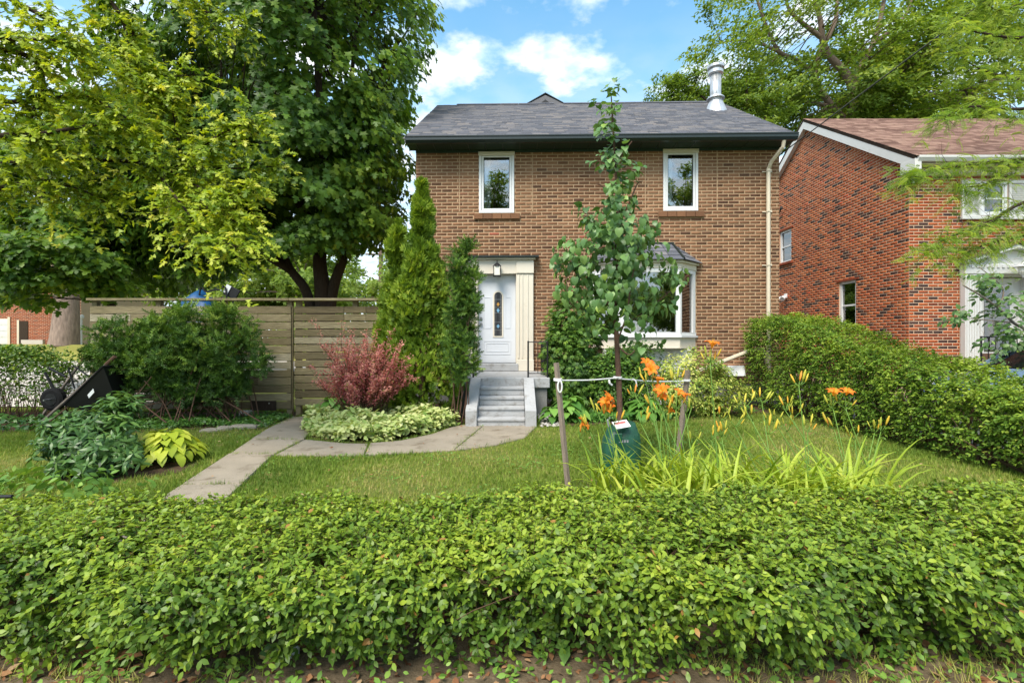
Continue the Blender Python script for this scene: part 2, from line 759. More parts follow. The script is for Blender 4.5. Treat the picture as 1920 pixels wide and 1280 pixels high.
def twigs(starts, ends, r, sides=3, sag=0.12):
    """thin curved twigs between point pairs -> V, F (quads)"""
    n = len(starts)
    mid = (starts + ends) / 2 + np.stack([RNG.uniform(-.1, .1, n), RNG.uniform(-.1, .1, n), RNG.uniform(-.02, sag, n)], 1) * np.linalg.norm(ends - starts, axis=1)[:, None]
    d = unit(ends - starts)
    ref = np.where(np.abs(d[:, [2]]) < 0.9, np.array([[0, 0, 1.0]]), np.array([[1.0, 0, 0]]))
    u = unit(np.cross(d, ref))
    w = np.cross(d, u)
    rings = []
    r = np.broadcast_to(np.asarray(r, dtype=float), (n,))
    for pnt, k in ((starts, 1.0), (mid, 0.75), (ends, 0.35)):
        for j in range(sides):
            a = 2 * math.pi * j / sides
            rings.append(pnt + (u * math.cos(a) + w * math.sin(a)) * (r * k)[:, None])
    V = np.stack(rings, 1).reshape(-1, 3)
    f = []
    for i in range(2):
        for j in range(sides):
            f.append((i * sides + j, i * sides + (j + 1) % sides, (i + 1) * sides + (j + 1) % sides, (i + 1) * sides + j))
    F = (np.array(f)[None] + (np.arange(n) * sides * 3)[:, None, None]).reshape(-1, 4)
    return V, F


def shoots(base, d, L, pairs, size, droop=.3, up=(0, 0, 1), jit=.35, side_k=.8, fwd=.55, tip=1.0):
    """leafy shoots: leaves in pairs along each of n short curved twigs -> pos, R, s, index of the shoot, place along it"""
    n = len(base)
    d = unit(np.asarray(d, float))
    up = np.asarray(up, float)
    side = unit(np.cross(d, np.broadcast_to(np.array([0, 0, 1.0]), d.shape)) + RNG.normal(size=(n, 3)) * .25)
    L = np.broadcast_to(np.asarray(L, float), (n,))
    t = np.linspace(.12, 1, pairs)
    T_ = np.broadcast_to(t[None, :, None], (n, pairs, 2)) + RNG.uniform(-.05, .05, (n, pairs, 2))
    sg = np.broadcast_to(np.array([1.0, -1.0])[None, None, :], (n, pairs, 2))
    pos = base[:, None, None, :] + d[:, None, None, :] * (L[:, None, None] * T_)[..., None]
    pos = pos + np.array([0, 0, -1.0]) * (droop * L[:, None, None] * T_ ** 2)[..., None]
    ld = side[:, None, None, :] * (sg * side_k * (1.1 - .6 * T_))[..., None] + d[:, None, None, :] * (fwd + .5 * T_)[..., None] + np.array([0, 0, -droop * .6]) + RNG.normal(size=pos.shape) * jit
    nr = np.broadcast_to(up, (n, 3))[:, None, None, :] + RNG.normal(size=pos.shape) * jit
    s = size * (1 - (1 - tip) * T_) * RNG.uniform(.55, 1.28, T_.shape)
    idx = np.broadcast_to(np.arange(n)[:, None, None], T_.shape)
    N = n * pairs * 2
    return pos.reshape(N, 3), frames(nr.reshape(N, 3), ld.reshape(N, 3)), s.reshape(N), idx.reshape(N), T_.reshape(N)

# ------------------------------------------------------------------ materials
tmat('house_brick', [(0.0, S(84, 61, 49)), (0.18, S(103, 75, 57)), (0.45, S(125, 90, 66)), (0.75, S(138, 102, 76)), (0.93, S(148, 114, 87)), (1.0, S(150, 86, 68))], rough=0.9, spec=0.15, noise=(0.9, 0.20), bump=(60, 0.35), patch=(0.75, S(98, 70, 54), 0.4))
mat('house_mortar', S(174, 147, 118), rough=0.95, spec=0.1, noise=(1.1, 0.28), noise2=(40, 0.08), bump=(80, 0.3))
tmat('red_brick', [(0.0, S(62, 49, 48)), (0.16, S(80, 56, 51)), (0.22, S(128, 66, 46)), (0.45, S(156, 80, 50)), (0.72, S(170, 90, 53)), (0.92, S(178, 104, 64)), (1.0, S(180, 80, 52))], rough=0.9, spec=0.15, noise=(30, 0.14), bump=(60, 0.35))
mat('red_mortar', S(196, 168, 142), rough=0.95, spec=0.1, noise=(3.0, 0.10), bump=(80, 0.3))
tmat('grey_shingle', [(0.0, S(88, 90, 97)), (0.4, S(101, 103, 111)), (0.7, S(112, 112, 117)), (1.0, S(126, 122, 122))], rough=0.95, spec=0.1, noise=(70, 0.22), bump=(160, 0.5))
tmat('brown_shingle', [(0.0, S(106, 82, 74)), (0.5, S(134, 106, 96)), (1.0, S(158, 130, 116))], rough=0.95, spec=0.1, noise=(70, 0.2), bump=(160, 0.5))
mat('dark_green_metal', S(34, 44, 42), rough=0.35, spec=0.5, noise=(6, 0.12))
mat('green_soffit', S(46, 62, 54), rough=0.6, noise=(5, 0.12))
mat('white_paint', S(208, 207, 203), rough=0.45, spec=0.4, noise=(5, 0.03), wear=(2.2, S(188, 185, 176), 0.62))
mat('white_vinyl', S(218, 219, 219), rough=0.35, spec=0.45, noise=(7, 0.025))
mat('cream_trim', S(212, 204, 188), rough=0.5, spec=0.35, noise=(4, 0.04), wear=(2.0, S(184, 173, 152), 0.62))
mat('beige_metal', S(206, 194, 172), rough=0.45, spec=0.4, noise=(4, 0.06))
mat('door_white', S(206, 210, 216), rough=0.35, spec=0.45, noise=(4, 0.02))
mat('galvanised', S(196, 198, 200), rough=0.38, metallic=0.65, noise=(9, 0.15), wear=(3.5, S(150, 140, 132), 0.60))
mat('grey_concrete_paint', S(166, 167, 168), rough=0.8, spec=0.2, noise=(5, 0.07), noise2=(60, 0.05), bump=(38, 0.45), wear=(5.5, S(138, 136, 133), 0.53))
mat('foundation_concrete', S(118, 118, 116), rough=0.9, spec=0.15, noise=(4, 0.12), bump=(30, 0.4))
mat('path_concrete', S(146, 136, 121), rough=0.95, spec=0.12, noise=(2.2, 0.16), noise2=(70, 0.12), bump=(70, 0.4), wear=(3.0, S(118, 107, 91), 0.54))
mat('pavement', S(190, 182, 172), rough=0.95, spec=0.12, noise=(1.2, 0.08), noise2=(30, 0.05))
mat('driveway', S(96, 95, 94), rough=0.95, spec=0.12, noise=(1.5, 0.12), noise2=(60, 0.15))
mat('black_iron', S(24, 24, 26), rough=0.45, spec=0.4)
mat('black_rubber', S(26, 26, 27), rough=0.85, spec=0.2)
mat('black_plastic', S(22, 22, 24), rough=0.5, spec=0.4, noise=(5, 0.2))
mat('dark_room', S(44, 44, 44), rough=0.9)
mat('curtain', S(214, 212, 206), rough=0.9, noise=(3, 0.05))
mat('lamp_glass', S(226, 222, 208), rough=0.25, spec=0.5)
mat('lead_came', S(150, 150, 150), rough=0.35, metallic=0.7)
mat('amber_glass', S(176, 132, 66), rough=0.15, spec=0.6)
mat('blue_glass', S(112, 160, 190), rough=0.15, spec=0.6)
mat('smoky_glass', S(48, 50, 54), rough=0.12, spec=0.6, noise=(9, 0.4))
glass_mat('window_glass', refl=0.21)
tmat('fence_wood', [(0.0, S(96, 85, 66)), (0.35, S(134, 122, 94)), (0.7, S(160, 148, 118)), (1.0, S(184, 176, 156))], rough=0.9, spec=0.15, noise=(9, 0.36), bump=(20, 0.8), stretch=(0.6, 6, 7), patch=(1.3, S(110, 102, 72), 0.4))
mat('stake_wood', S(140, 126, 112), rough=0.9, spec=0.15, noise=(14, 0.25), bump=(30, 0.5), stretch=(5, 5, 0.5))
mat('bark_dark', S(62, 52, 44), rough=0.95, spec=0.1, noise=(7, 0.3), bump=(16, 0.9), stretch=(4, 4, 0.9))
mat('bark_grey', S(120, 104, 92), rough=0.95, spec=0.1, noise=(6, 0.28), bump=(14, 0.9), stretch=(4, 4, 0.9))
mat('bark_pale', S(142, 124, 112), rough=0.95, spec=0.1, noise=(3, 0.4), bump=(4, 1.0), stretch=(3, 3, 0.7))
mat('bark_brown', S(98, 76, 64), rough=0.9, spec=0.15, noise=(20, 0.25), bump=(40, 0.5), stretch=(3, 3, 0.8))
mat('twig_brown', S(92, 74, 58), rough=0.9, spec=0.1, noise=(20, 0.2))
mat('rope_white', S(222, 222, 220), rough=0.8, noise=(40, 0.08))
mat('bag_green', S(30, 78, 58), rough=0.42, spec=0.45, noise=(6, 0.22), bump=(9, 0.6))
mat('soil', S(104, 92, 74), rough=1.0, spec=0.05, noise=(6, 0.3), noise2=(45, 0.25), bump=(25, 0.9))
mat('mulch', S(80, 66, 52), rough=1.0, spec=0.05, noise=(9, 0.35), noise2=(60, 0.25), bump=(30, 1.0))
mat('lawn_ground', S(96, 106, 50), rough=1.0, spec=0.05, noise=(1.6, 0.22), noise2=(50, 0.25), bump=(40, 0.8), wear=(1.7, S(128, 114, 72), 0.57))
mat('far_grass', S(134, 132, 70), rough=1.0, spec=0.05, noise=(0.7, 0.2), noise2=(20, 0.15))
mat('stone', S(150, 142, 128), rough=0.95, spec=0.12, noise=(6, 0.2), bump=(18, 0.7))
mat('pebble', S(176, 170, 164), rough=0.9, spec=0.15)
mat('car_blue', S(150, 180, 214), rough=0.22, spec=0.6, metallic=0.3)
mat('car_glass', S(14, 16, 20), rough=0.12, spec=0.25)
mat('steel_rim', S(170, 172, 176), rough=0.3, metallic=0.8)
mat('tarp_blue', S(18, 74, 120), rough=0.5, spec=0.4, noise=(5, 0.15), bump=(6, 0.7))
mat('red_plastic', S(214, 66, 44), rough=0.45, spec=0.4)
mat('red_print', S(168, 96, 92), rough=0.6)
mat('grey_print', S(130, 130, 134), rough=0.6)
mat('paper_white', S(228, 226, 224), rough=0.6)
mat('packet_yellow', S(206, 192, 120), rough=0.4)
mat('packet_green', S(96, 132, 70), rough=0.4)
mat('clear_film', S(186, 192, 196), rough=0.25, spec=0.5)
mat('wood_grey', S(122, 112, 104), rough=0.85, noise=(15, 0.2))
mat('cable_black', S(30, 30, 30), rough=0.6)
mat('bright_tag', S(220, 224, 226), rough=0.4)
GREEN = lambda *stops: [(p, S(*c)) for p, c in stops]
tmat('hedge_leaf', GREEN((0, (54, 82, 28)), (0.35, (86, 117, 38)), (0.65, (122, 149, 47)), (0.86, (158, 175, 58)), (0.97, (188, 182, 82)), (1, (158, 106, 62))), rough=0.42, spec=0.35, trans=0.28)
tmat('side_hedge_leaf', GREEN((0, (62, 94, 34)), (0.4, (100, 134, 46)), (0.75, (142, 166, 58)), (1, (184, 192, 86))), rough=0.5, spec=0.2, trans=0.27)
tmat('maple_leaf', GREEN((0, (62, 94, 34)), (0.4, (90, 124, 44)), (0.75, (122, 150, 52)), (1, (158, 176, 64))), rough=0.42, spec=0.3, trans=0.40)
tmat('lime_leaf', GREEN((0, (96, 128, 34)), (0.4, (142, 166, 42)), (0.75, (180, 192, 54)), (1, (206, 203, 84))), rough=0.45, spec=0.3, trans=0.42)
tmat('locust_leaf', GREEN((0, (92, 126, 48)), (0.5, (130, 158, 62)), (1, (176, 192, 92))), rough=0.5, spec=0.25, trans=0.42)
tmat('far_leaf', GREEN((0, (84, 110, 46)), (0.5, (122, 148, 60)), (1, (166, 180, 90))), rough=0.55, spec=0.25, trans=0.4)
tmat('linden_leaf', GREEN((0, (62, 96, 50)), (0.45, (94, 130, 70)), (0.8, (124, 156, 88)), (1, (150, 176, 78))), rough=0.38, spec=0.4, trans=0.26)
tmat('yew_leaf', GREEN((0, (50, 80, 34)), (0.45, (80, 114, 44)), (0.8, (116, 148, 54)), (1, (154, 176, 72))), rough=0.5, spec=0.3, trans=0.15)
tmat('cedar_leaf', GREEN((0, (70, 100, 36)), (0.45, (112, 142, 44)), (0.8, (150, 174, 58)), (1, (182, 194, 80))), rough=0.55, spec=0.25, trans=0.32)
tmat('barberry_leaf', GREEN((0, (104, 56, 54)), (0.3, (158, 84, 82)), (0.6, (198, 118, 116)), (0.85, (222, 156, 142)), (1, (150, 150, 70))), rough=0.5, spec=0.3, trans=0.28, tcol=(1.3, 0.9, 0.8, 1))
tmat('variegated_leaf', GREEN((0, (82, 116, 50)), (0.3, (128, 156, 76)), (0.6, (190, 202, 128)), (1, (222, 222, 164))), rough=0.5, spec=0.25, trans=0.25)
tmat('euonymus_leaf', GREEN((0, (72, 102, 40)), (0.4, (120, 146, 58)), (0.7, (176, 186, 84)), (1, (216, 212, 126))), rough=0.45, spec=0.3, trans=0.22)
tmat('boxwood_leaf', GREEN((0, (50, 84, 34)), (0.5, (84, 120, 44)), (1, (130, 160, 62))), rough=0.45, spec=0.3, trans=0.2)
tmat('vinca_leaf', GREEN((0, (44, 82, 36)), (0.5, (76, 116, 46)), (1, (116, 152, 64))), rough=0.4, spec=0.35, trans=0.2)
tmat('peony_leaf', GREEN((0, (46, 78, 38)), (0.5, (76, 112, 52)), (1, (116, 148, 70))), rough=0.38, spec=0.4, trans=0.2)
tmat('lime_hosta_leaf', GREEN((0, (128, 150, 40)), (0.5, (170, 186, 56)), (1, (206, 212, 88))), rough=0.45, spec=0.3, trans=0.3)
tmat('green_hosta_leaf', GREEN((0, (62, 104, 44)), (0.5, (96, 142, 58)), (1, (138, 178, 82))), rough=0.42, spec=0.35, trans=0.25)
tmat('lily_leaf', GREEN((0, (108, 140, 38)), (0.5, (152, 174, 54)), (1, (196, 202, 90))), rough=0.45, spec=0.3, trans=0.32)
tmat('lily_stem', GREEN((0, (84, 120, 48)), (1, (110, 144, 60))), rough=0.5, spec=0.3)
tmat('lily_petal', GREEN((0, (206, 98, 30)), (0.45, (222, 126, 40)), (0.75, (232, 160, 54)), (1, (240, 208, 84))), rough=0.5, spec=0.25, trans=0.3, tcol=(1.2, 0.9, 0.5, 1))
tmat('lily_bud', GREEN((0, (164, 176, 70)), (0.45, (206, 196, 78)), (0.8, (226, 186, 66)), (1, (220, 136, 54))), rough=0.5, spec=0.25, trans=0.15)
tmat('grass_blade', GREEN((0, (82, 108, 38)), (0.4, (112, 138, 50)), (0.7, (142, 158, 66)), (0.9, (168, 164, 94)), (1, (182, 166, 112))), rough=0.6, spec=0.2, trans=0.25)
tmat('dead_leaf', GREEN((0, (88, 58, 40)), (0.4, (122, 84, 58)), (0.8, (154, 116, 82)), (1, (182, 156, 120))), rough=0.8, spec=0.15, trans=0.1)
tmat('weed_leaf', GREEN((0, (70, 108, 42)), (0.5, (106, 144, 58)), (1, (146, 176, 82))), rough=0.45, spec=0.3, trans=0.25)

# ------------------------------------------------------------------ the ground


def sheet(name, poly, z, m, kind='structure', **props):
    mb = MB()
    mb.add([(p[0], p[1], z) for p in poly], [tuple(range(len(poly)))])
    return part(name, mb, m, None, kind=kind, **props)


sheet('ground', [(-160, -60), (160, -60), (160, 220), (-160, 220)], -0.06, 'lawn_ground', label='flat grassy ground reaching to the horizon')
sheet('verge', [(-14, -3.0), (14, -3.0), (14, 3.2), (-14, 3.2)], -0.03, 'soil', label='bare brown soil strip in front of the low hedge')
sheet('lawn', [(-11.5, 2.75), (5.75, 2.75), (5.75, 13.2), (-11.5, 13.2)], 0.0, 'lawn_ground', label='front lawn of patchy green grass behind the low hedge')
sheet('driveway', [(6.35, 2.6), (10.4, 2.6), (10.4, 30), (6.35, 30)], -0.02, 'driveway', label='grey driveway between the two brick houses')
mb = MB()
mb.add([(-70, 10.2, 0.03), (-8.0, 10.2, 0.03), (-8.0, 14.0, 0.30), (-70, 14.0, 0.30), (-70, 27.0, 0.30), (-8.0, 27.0, 0.30)], [(0, 1, 2, 3), (3, 2, 5, 4)])
part('street', mb, 'pavement', None, kind='structure', label='pale paved side street at far left')
mb = MB()
mb.add([(-90, 27, 0.29), (-8.2, 27, 0.29), (-8.2, 30, 1.2), (-90, 30, 1.2), (-90, 90, 1.2), (-8.2, 90, 1.2)], [(0, 1, 2, 3), (3, 2, 5, 4)])
part('grass_bank', mb, 'far_grass', None, kind='structure', label='yellowish grass bank beyond the side street')
# garden beds (soil sheets) and the concrete path
BED_A = [G(575, 822), G(640, 833), G(740, 830), G(800, 817), G(850, 801), (-0.80, 8.0), (-0.80, 11.0), (-3.4, 11.0), (-3.4, 8.3)]
BED_B = [G(1012, 800), G(1100, 798), G(1240, 792), G(1420, 776), (5.05, 9.3), (5.6, 10.9), (0.45, 10.9), (0.45, 8.2)]
BED_C = [G(240, 812), G(330, 806), G(430, 806), G(500, 806), G(556, 784), (-3.95, 9.6), (-11.4, 9.6), (-11.4, 7.6), (-8.0, 7.4)]
BED_D = [(-4.8, 4.75), (-4.0, 4.7), (-3.5, 5.2), (-3.6, 5.65), (-4.8, 5.6)]
BED_E = [(0.35, 3.0), (3.4, 3.0), (3.2, 4.5), (2.2, 4.75), (1.4, 5.0), (0.45, 4.85)]
for nm, bed, lb in (('garden_bed', BED_A, 'mulched bed left of the front steps'), ('garden_bed', BED_B, 'mulched bed right of the front steps below the bay window'),
                    ('garden_bed', BED_C, 'shaded bed along the foot of the wooden fence'), ('garden_bed', BED_D, 'small bed under the dark peony on the left lawn'),
                    ('garden_bed', BED_E, 'brown bed of the daylilies behind the low hedge')):
    sheet(nm, bed, 0.005, 'mulch', label=lb)

path = bpy.data.objects.new('path', None)
attach(path, None, (-2.5, 6.5, 0))
set_props(path, kind='structure', label='old concrete garden path curving from the gate to the front steps')


def slab(poly, z=0.028):
    """one concrete slab, edges pulled in a little for the joint"""
    c = np.mean([p[:2] for p in poly], axis=0)
    q = [c + (np.array(p[:2]) - c) * (1 - 0.009 / max(0.2, np.linalg.norm(np.array(p[:2]) - c))) for p in poly]
    mb = MB()
    n = len(q)
    top = [c + (p - c) * (1 - 0.012 / np.linalg.norm(p - c)) for p in q]
    vs_ = [(p[0], p[1], -0.05) for p in q] + [(p[0], p[1], z - 0.012) for p in q] + [(p[0], p[1], z) for p in top]
    fs = []
    for i in range(n):
        j = (i + 1) % n
        fs += [(i, j, n + j, n + i), (n + i, n + j, 2 * n + j, 2 * n + i)]
    fs.append(tuple(2 * n + i for i in range(n)))
    mb.add(vs_, fs)
    part('slab', mb, 'path_concrete', path)
    return [tuple(p) for p in q]


PATH_POLYS = []
L_ = [G(548, 783), G(500, 806), G(470, 826), G(430, 853), G(340, 912)]
R_ = [G(612, 783), G(590, 806), G(570, 826), G(513, 855), G(455, 910)]
L_.append(L_[-1] + (L_[-1] - L_[-2]) * 1.1)
R_.append(R_[-1] + (R_[-1] - R_[-2]) * 1.1)
for i, (a, b) in enumerate(((0, 2), (2, 3), (3, 4), (4, 5))):
    PATH_POLYS.append(slab(L_[a:b + 1] + R_[a:b + 1][::-1], 0.028 - 0.004 * (i % 2)))
up = [G(571, 826), G(650, 833), G(692, 834)]
lo = [G(514, 855.5), G(600, 857), G(683, 855)]
PATH_POLYS.append(slab(lo + up[::-1], 0.022))
up = [G(692, 834), G(750, 829), G(810, 816), G(850, 802), G(872, 798)]
lo = [G(683, 855), G(770, 851), G(852, 846)]
PATH_POLYS.append(slab(lo + [G(906, 800)] + up[::-1], 0.026))
PATH_POLYS.append(slab([G(852, 846), G(930, 836), G(985, 822), G(1006, 802), G(1004, 799.5), G(906, 800)], 0.024))

# ------------------------------------------------------------------ brickwork
BL, BH, JT = 0.225, 0.0611, 0.0155


def spans(x0, x1, holes, z):
    out = [(x0, x1)]
    for (a, b, c, d) in holes:
        if c < z < d:
            nx = []
            for (s, e) in out:
                if b <= s or a >= e:
                    nx.append((s, e))
                else:
                    if a > s:
                        nx.append((s, a))
                    if b < e:
                        nx.append((b, e))
            out = nx
    return out


def lay_bricks(s0, s1, z0, z1, holes, top=None, bl=BL, bh=BH, jt=JT):
    """running bond -> list of (start, end, course z); top(s) gives a sloping limit"""
    out = []
    n = int((z1 - z0) / (bh + jt)) + 1
    for c in range(n):
        z = z0 + c * (bh + jt)
        if z + bh > z1 + 1e-6:
            break
        for (a, b) in spans(s0, s1, holes, z + bh / 2):
            k0 = math.floor((a - s0) / (bl + jt)) - 1
            k = k0
            while True:
                x = s0 + k * (bl + jt) + ((bl + jt) / 2 if c % 2 else 0)
                k += 1
                if x > b:
                    break
                p, q = max(x, a), min(x + bl, b)
                if q - p < 0.04:
                    continue
                if top is not None and z + bh > min(top(p), top(q)):
                    continue
                out.append((p, q, z))
    return out


def build_bricks(bricks, place, m, parent, tints, n_obj, rz, allowed=None, proud=0.0045, bl=BL, bh=BH):
    """place(s, d, z) -> world point with d = distance in front of the wall"""
    B = np.array(bricks)
    mids = np.array([place((a + b) / 2, 0, z) for a, b, z in bricks])
    d = np.linalg.norm(mids - np.array([0, 0, CAMZ]), axis=1)
    full = (B[:, 1] - B[:, 0]) > bl - 0.004
    ok = full if allowed is None else full & np.array([allowed(*q) for q in bricks])
    score = np.where(ok, d, 1e9)
    pick = np.argsort(score)[:n_obj]
    pick = pick[score[pick] < 1e8]
    sel = np.zeros(len(B), dtype=bool)
    sel[pick] = True
    h = bl / 2
    c = 0.004
    fv = [(-h, 0.004, 0), (h, 0.004, 0), (h, 0.004, bh), (-h, 0.004, bh), (-h + c, -proud, c), (h - c, -proud, c), (h - c, -proud, bh - c), (-h + c, -proud, bh - c)]
    ff = np.array([(4, 5, 6, 7), (0, 1, 5, 4), (1, 2, 6, 5), (2, 3, 7, 6), (3, 0, 4, 7)])
    T = (np.array(fv), ff)
    meshes = piece_meshes('brick', T, m, 12)
    for i in pick:
        o = bpy.data.objects.new('brick', meshes[min(11, int(tints[i] * 12))])
        attach(o, parent, place((B[i, 0] + B[i, 1]) / 2, RNG.uniform(-0.0015, 0.0025), B[i, 2]))
        o.rotation_euler = (0, 0, rz)
    V, F, tt = [], [], []
    for i in np.nonzero(~sel)[0]:
        a, b, z = bricks[i]
        pr = proud + RNG.uniform(-0.0015, 0.0025)
        base = len(V)
        V += [place(a, -0.004, z), place(b, -0.004, z), place(b, -0.004, z + bh), place(a, -0.004, z + bh),
              place(a + c, pr, z + c), place(b - c, pr, z + c), place(b - c, pr, z + bh - c), place(a + c, pr, z + bh - c)]
        F.append(ff + base)
        tt += [tints[i]] * 8
    if V:
        np_part('brickwork', np.array(V), np.concatenate(F), m, parent, tint=np.array(tt), kind='stuff')


def wall_boxes(mb, x0, x1, y0, y1, z0, z1, holes, axis=0):
    """a wall slab with rectangular holes as butted boxes; axis 0: along x, 1: along y (then y0, y1 is the run and x0, x1 the thickness)"""
    r0, r1 = (x0, x1) if axis == 0 else (y0, y1)
    zs = sorted({z0, z1} | {h[2] for h in holes} | {h[3] for h in holes})
    for za, zb in zip(zs[:-1], zs[1:]):
        for (a, b) in spans(r0, r1, holes, (za + zb) / 2):
            if axis == 0:
                mb.box(a, b, y0, y1, za, zb)
            else:
                mb.box(x0, x1, a, b, za, zb)


def shingle_roof(parent, m, x0, x1, ylow, zlow, yhigh, zhigh, expo=0.145, width=0.30, name='shingle_field', flip=1):
    """rows of overlapping shingles on a slope that rises from (ylow, zlow) to (yhigh, zhigh)"""
    L = math.hypot(yhigh - ylow, zhigh - zlow)
    dy, dz = (yhigh - ylow) / L, (zhigh - zlow) / L
    ny, nz_ = -dz, dy
    if nz_ < 0:
        ny, nz_ = -ny, -nz_
    rows = int(L / expo)
    V, F, tt = [], [], []
    for r in range(rows + 1):
        t0 = r * expo - 0.02
        t1 = min(t0 + expo * 1.25, L)
        x = x0 - RNG.uniform(0, width)
        while x < x1:
            w = width * RNG.uniform(0.45, 1.25)
            a, b = max(x, x0), min(x + w - 0.005, x1)
            x += w
            if b - a < 0.02:
                continue
            hh = 0.012 + RNG.uniform(0, 0.006)
            base = len(V)
            for (s, t, h) in ((a, t0, hh), (b, t0, hh), (b, t1, 0.004), (a, t1, 0.004), (a, t0, 0.0), (b, t0, 0.0)):
                V.append((s, ylow + dy * t + ny * h, zlow + dz * t + nz_ * h))
            F += [(base, base + 1, base + 2, base + 3), (base + 4, base + 5, base + 1, base)]
            tt += [RNG.uniform()] * 6
    np_part(name, np.array(V), np.array(F), m, parent, tint=np.array(tt), kind='stuff')


def framed_window(parent, name, x0, x1, z0, z1, y, frame=0.055, sash=0.05, depth=0.09, m='white_vinyl', curtain=True, trim='cream_trim', mull=None, label=None):
    """casement set in an opening of a wall that faces -y, its outer face at y"""
    w = part(name, (lambda b: (b.box(x0, x0 + frame, y, y + depth, z0, z1, 0.004), b.box(x1 - frame, x1, y, y + depth, z0, z1, 0.004),
                               b.box(x0 + frame, x1 - frame, y, y + depth, z1 - frame, z1, 0.004), b.box(x0 + frame, x1 - frame, y, y + depth, z0, z0 + frame, 0.004), b)[-1])(MB()), m, parent, label=label)
    a0, a1, c0, c1 = x0 + frame + .003, x1 - frame - .003, z0 + frame + .003, z1 - frame - .003
    sb = MB()
    sb.box(a0, a0 + sash, y + 0.02, y + 0.075, c0, c1, 0.004).box(a1 - sash, a1, y + 0.02, y + 0.075, c0, c1, 0.004)
    sb.box(a0 + sash, a1 - sash, y + 0.02, y + 0.075, c1 - sash, c1, 0.004).box(a0 + sash, a1 - sash, y + 0.02, y + 0.075, c0, c0 + sash, 0.004)
    part('sash', sb, m, w)
    part('pane', MB().box(a0 + sash - .004, a1 - sash + .004, y + 0.045, y + 0.05, c0 + sash - .004, c1 - sash + .004), 'window_glass', w)
    part('gasket', MB().box(a0 + sash - .001, a0 + sash + .012, y + 0.037, y + 0.044, c0 + sash, c1 - sash).box(a1 - sash - .012, a1 - sash + .001, y + 0.037, y + 0.044, c0 + sash, c1 - sash)
         .box(a0 + sash + .012, a1 - sash - .012, y + 0.037, y + 0.044, c1 - sash - .012, c1 - sash + .001), 'black_rubber', w)
    rb = MB()
    rb.box(x0 - .05, x1 + .05, y + 0.9, y + 0.95, z0 - .3, z1 + .1)
    part('room_back', rb, 'dark_room', w)
    if curtain:
        cb = MB()
        n = 14
        pts = []
        for i in range(n + 1):
            pts.append((x0 + (x1 - x0) * (0.02 + 0.30 * i / n), y + 0.20 + 0.02 * math.sin(i * 2.1)))
        vs_ = [(p[0], p[1], z0) for p in pts] + [(p[0], p[1], z1) for p in pts]
        cb.add(vs_, [(i, i + 1, n + 2 + i, n + 1 + i) for i in range(n)])
        part('curtain', cb, 'curtain', w)
    return w


# ------------------------------------------------------------------ the brown brick house
HX0, HX1, HY, HD = -2.20, 6.02, 11.08, 7.6
HZ = 5.72
house = thing('brick_house', 'two-storey brown brick house with white front door and grey shingle roof', 'house', (HX0, HY, 0), math.radians(-1.3))
WIN = [(-0.752, 0.050, 4.32, 5.70), (3.42, 4.20, 4.345, 5.725)]
DOOR = (-1.15, 0.485, 0.0, 3.26)
BAYH = (1.80, 4.16, 0.9, 3.10)
HOLES = WIN + [(-0.80, 0.115, 0.60, 2.95), (1.95, 4.05, 1.35, 3.05)]
mb = MB()
wall_boxes(mb, HX0, HX1, HY, HY + 0.22, 0.0, HZ + 0.05, HOLES)
wall = part('wall', mb, 'house_mortar', house)
# gable ends and back wall (plain mortar-jointed brick, mostly unseen)
RIDGE_Y, RIDGE_Z = HY + 3.75, 8.63
EAVE_Y, EAVE_Z = HY - 0.46, 5.86
for x0, x1 in ((HX0, HX0 + 0.22), (HX1 - 0.22, HX1)):
    part('gable_wall', MB().prism([(HY + 0.22, 0), (HY + HD, 0), (HY + HD, HZ), (RIDGE_Y, RIDGE_Z - 0.12), (HY + 0.22, HZ)], 0, x0, x1), 'house_mortar', house)
part('back_wall', MB().box(HX0 + .22, HX1 - .22, HY + HD - .22, HY + HD, 0, HZ), 'house_mortar', house)
brick_holes = [(a - .0, b + .0, c, d) for a, b, c, d in WIN] + [(-0.85, 0.15, c, d) for c, d in ((4.18, 4.32),)] + [(3.33, 4.32, 4.20, 4.345)] + [(DOOR[0] - .01, DOOR[1] + .01, 0, DOOR[3])] + [BAYH]
bricks = lay_bricks(HX0, HX1, 0.45, HZ + 0.03, brick_holes)
PATCH = [(-1.20, -0.752), (0.05, 0.47), (3.02, 3.42), (4.20, 4.63)]
tints = []
for a, b, z in bricks:
    x = (a + b) / 2
    t = RNG.uniform(0.22, 0.80)
    if RNG.uniform() < 0.17:
        t = RNG.uniform(0.0, 0.22)
    if RNG.uniform() < 0.004:
        t = 1.0
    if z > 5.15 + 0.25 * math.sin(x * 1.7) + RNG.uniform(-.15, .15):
        t = 0.45 + 0.45 * t
    if z > 4.33 and any(p < x < q for p, q in PATCH):
        t = RNG.uniform(0.62, 0.93)
    tints.append(min(t, 0.999))
rot = math.radians(-1.3)
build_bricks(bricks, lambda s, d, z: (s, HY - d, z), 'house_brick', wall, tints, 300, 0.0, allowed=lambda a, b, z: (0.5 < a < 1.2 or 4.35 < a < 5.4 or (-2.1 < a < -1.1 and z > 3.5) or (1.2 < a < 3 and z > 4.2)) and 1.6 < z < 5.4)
# upright joints of the bricked-in shutters' outlines
for x in (-1.20, 0.47, 3.02, 4.63):
    part('infill_joint', MB().box(x - .009, x + .009, HY - .011, HY, 4.36, 5.71), 'house_mortar', wall)

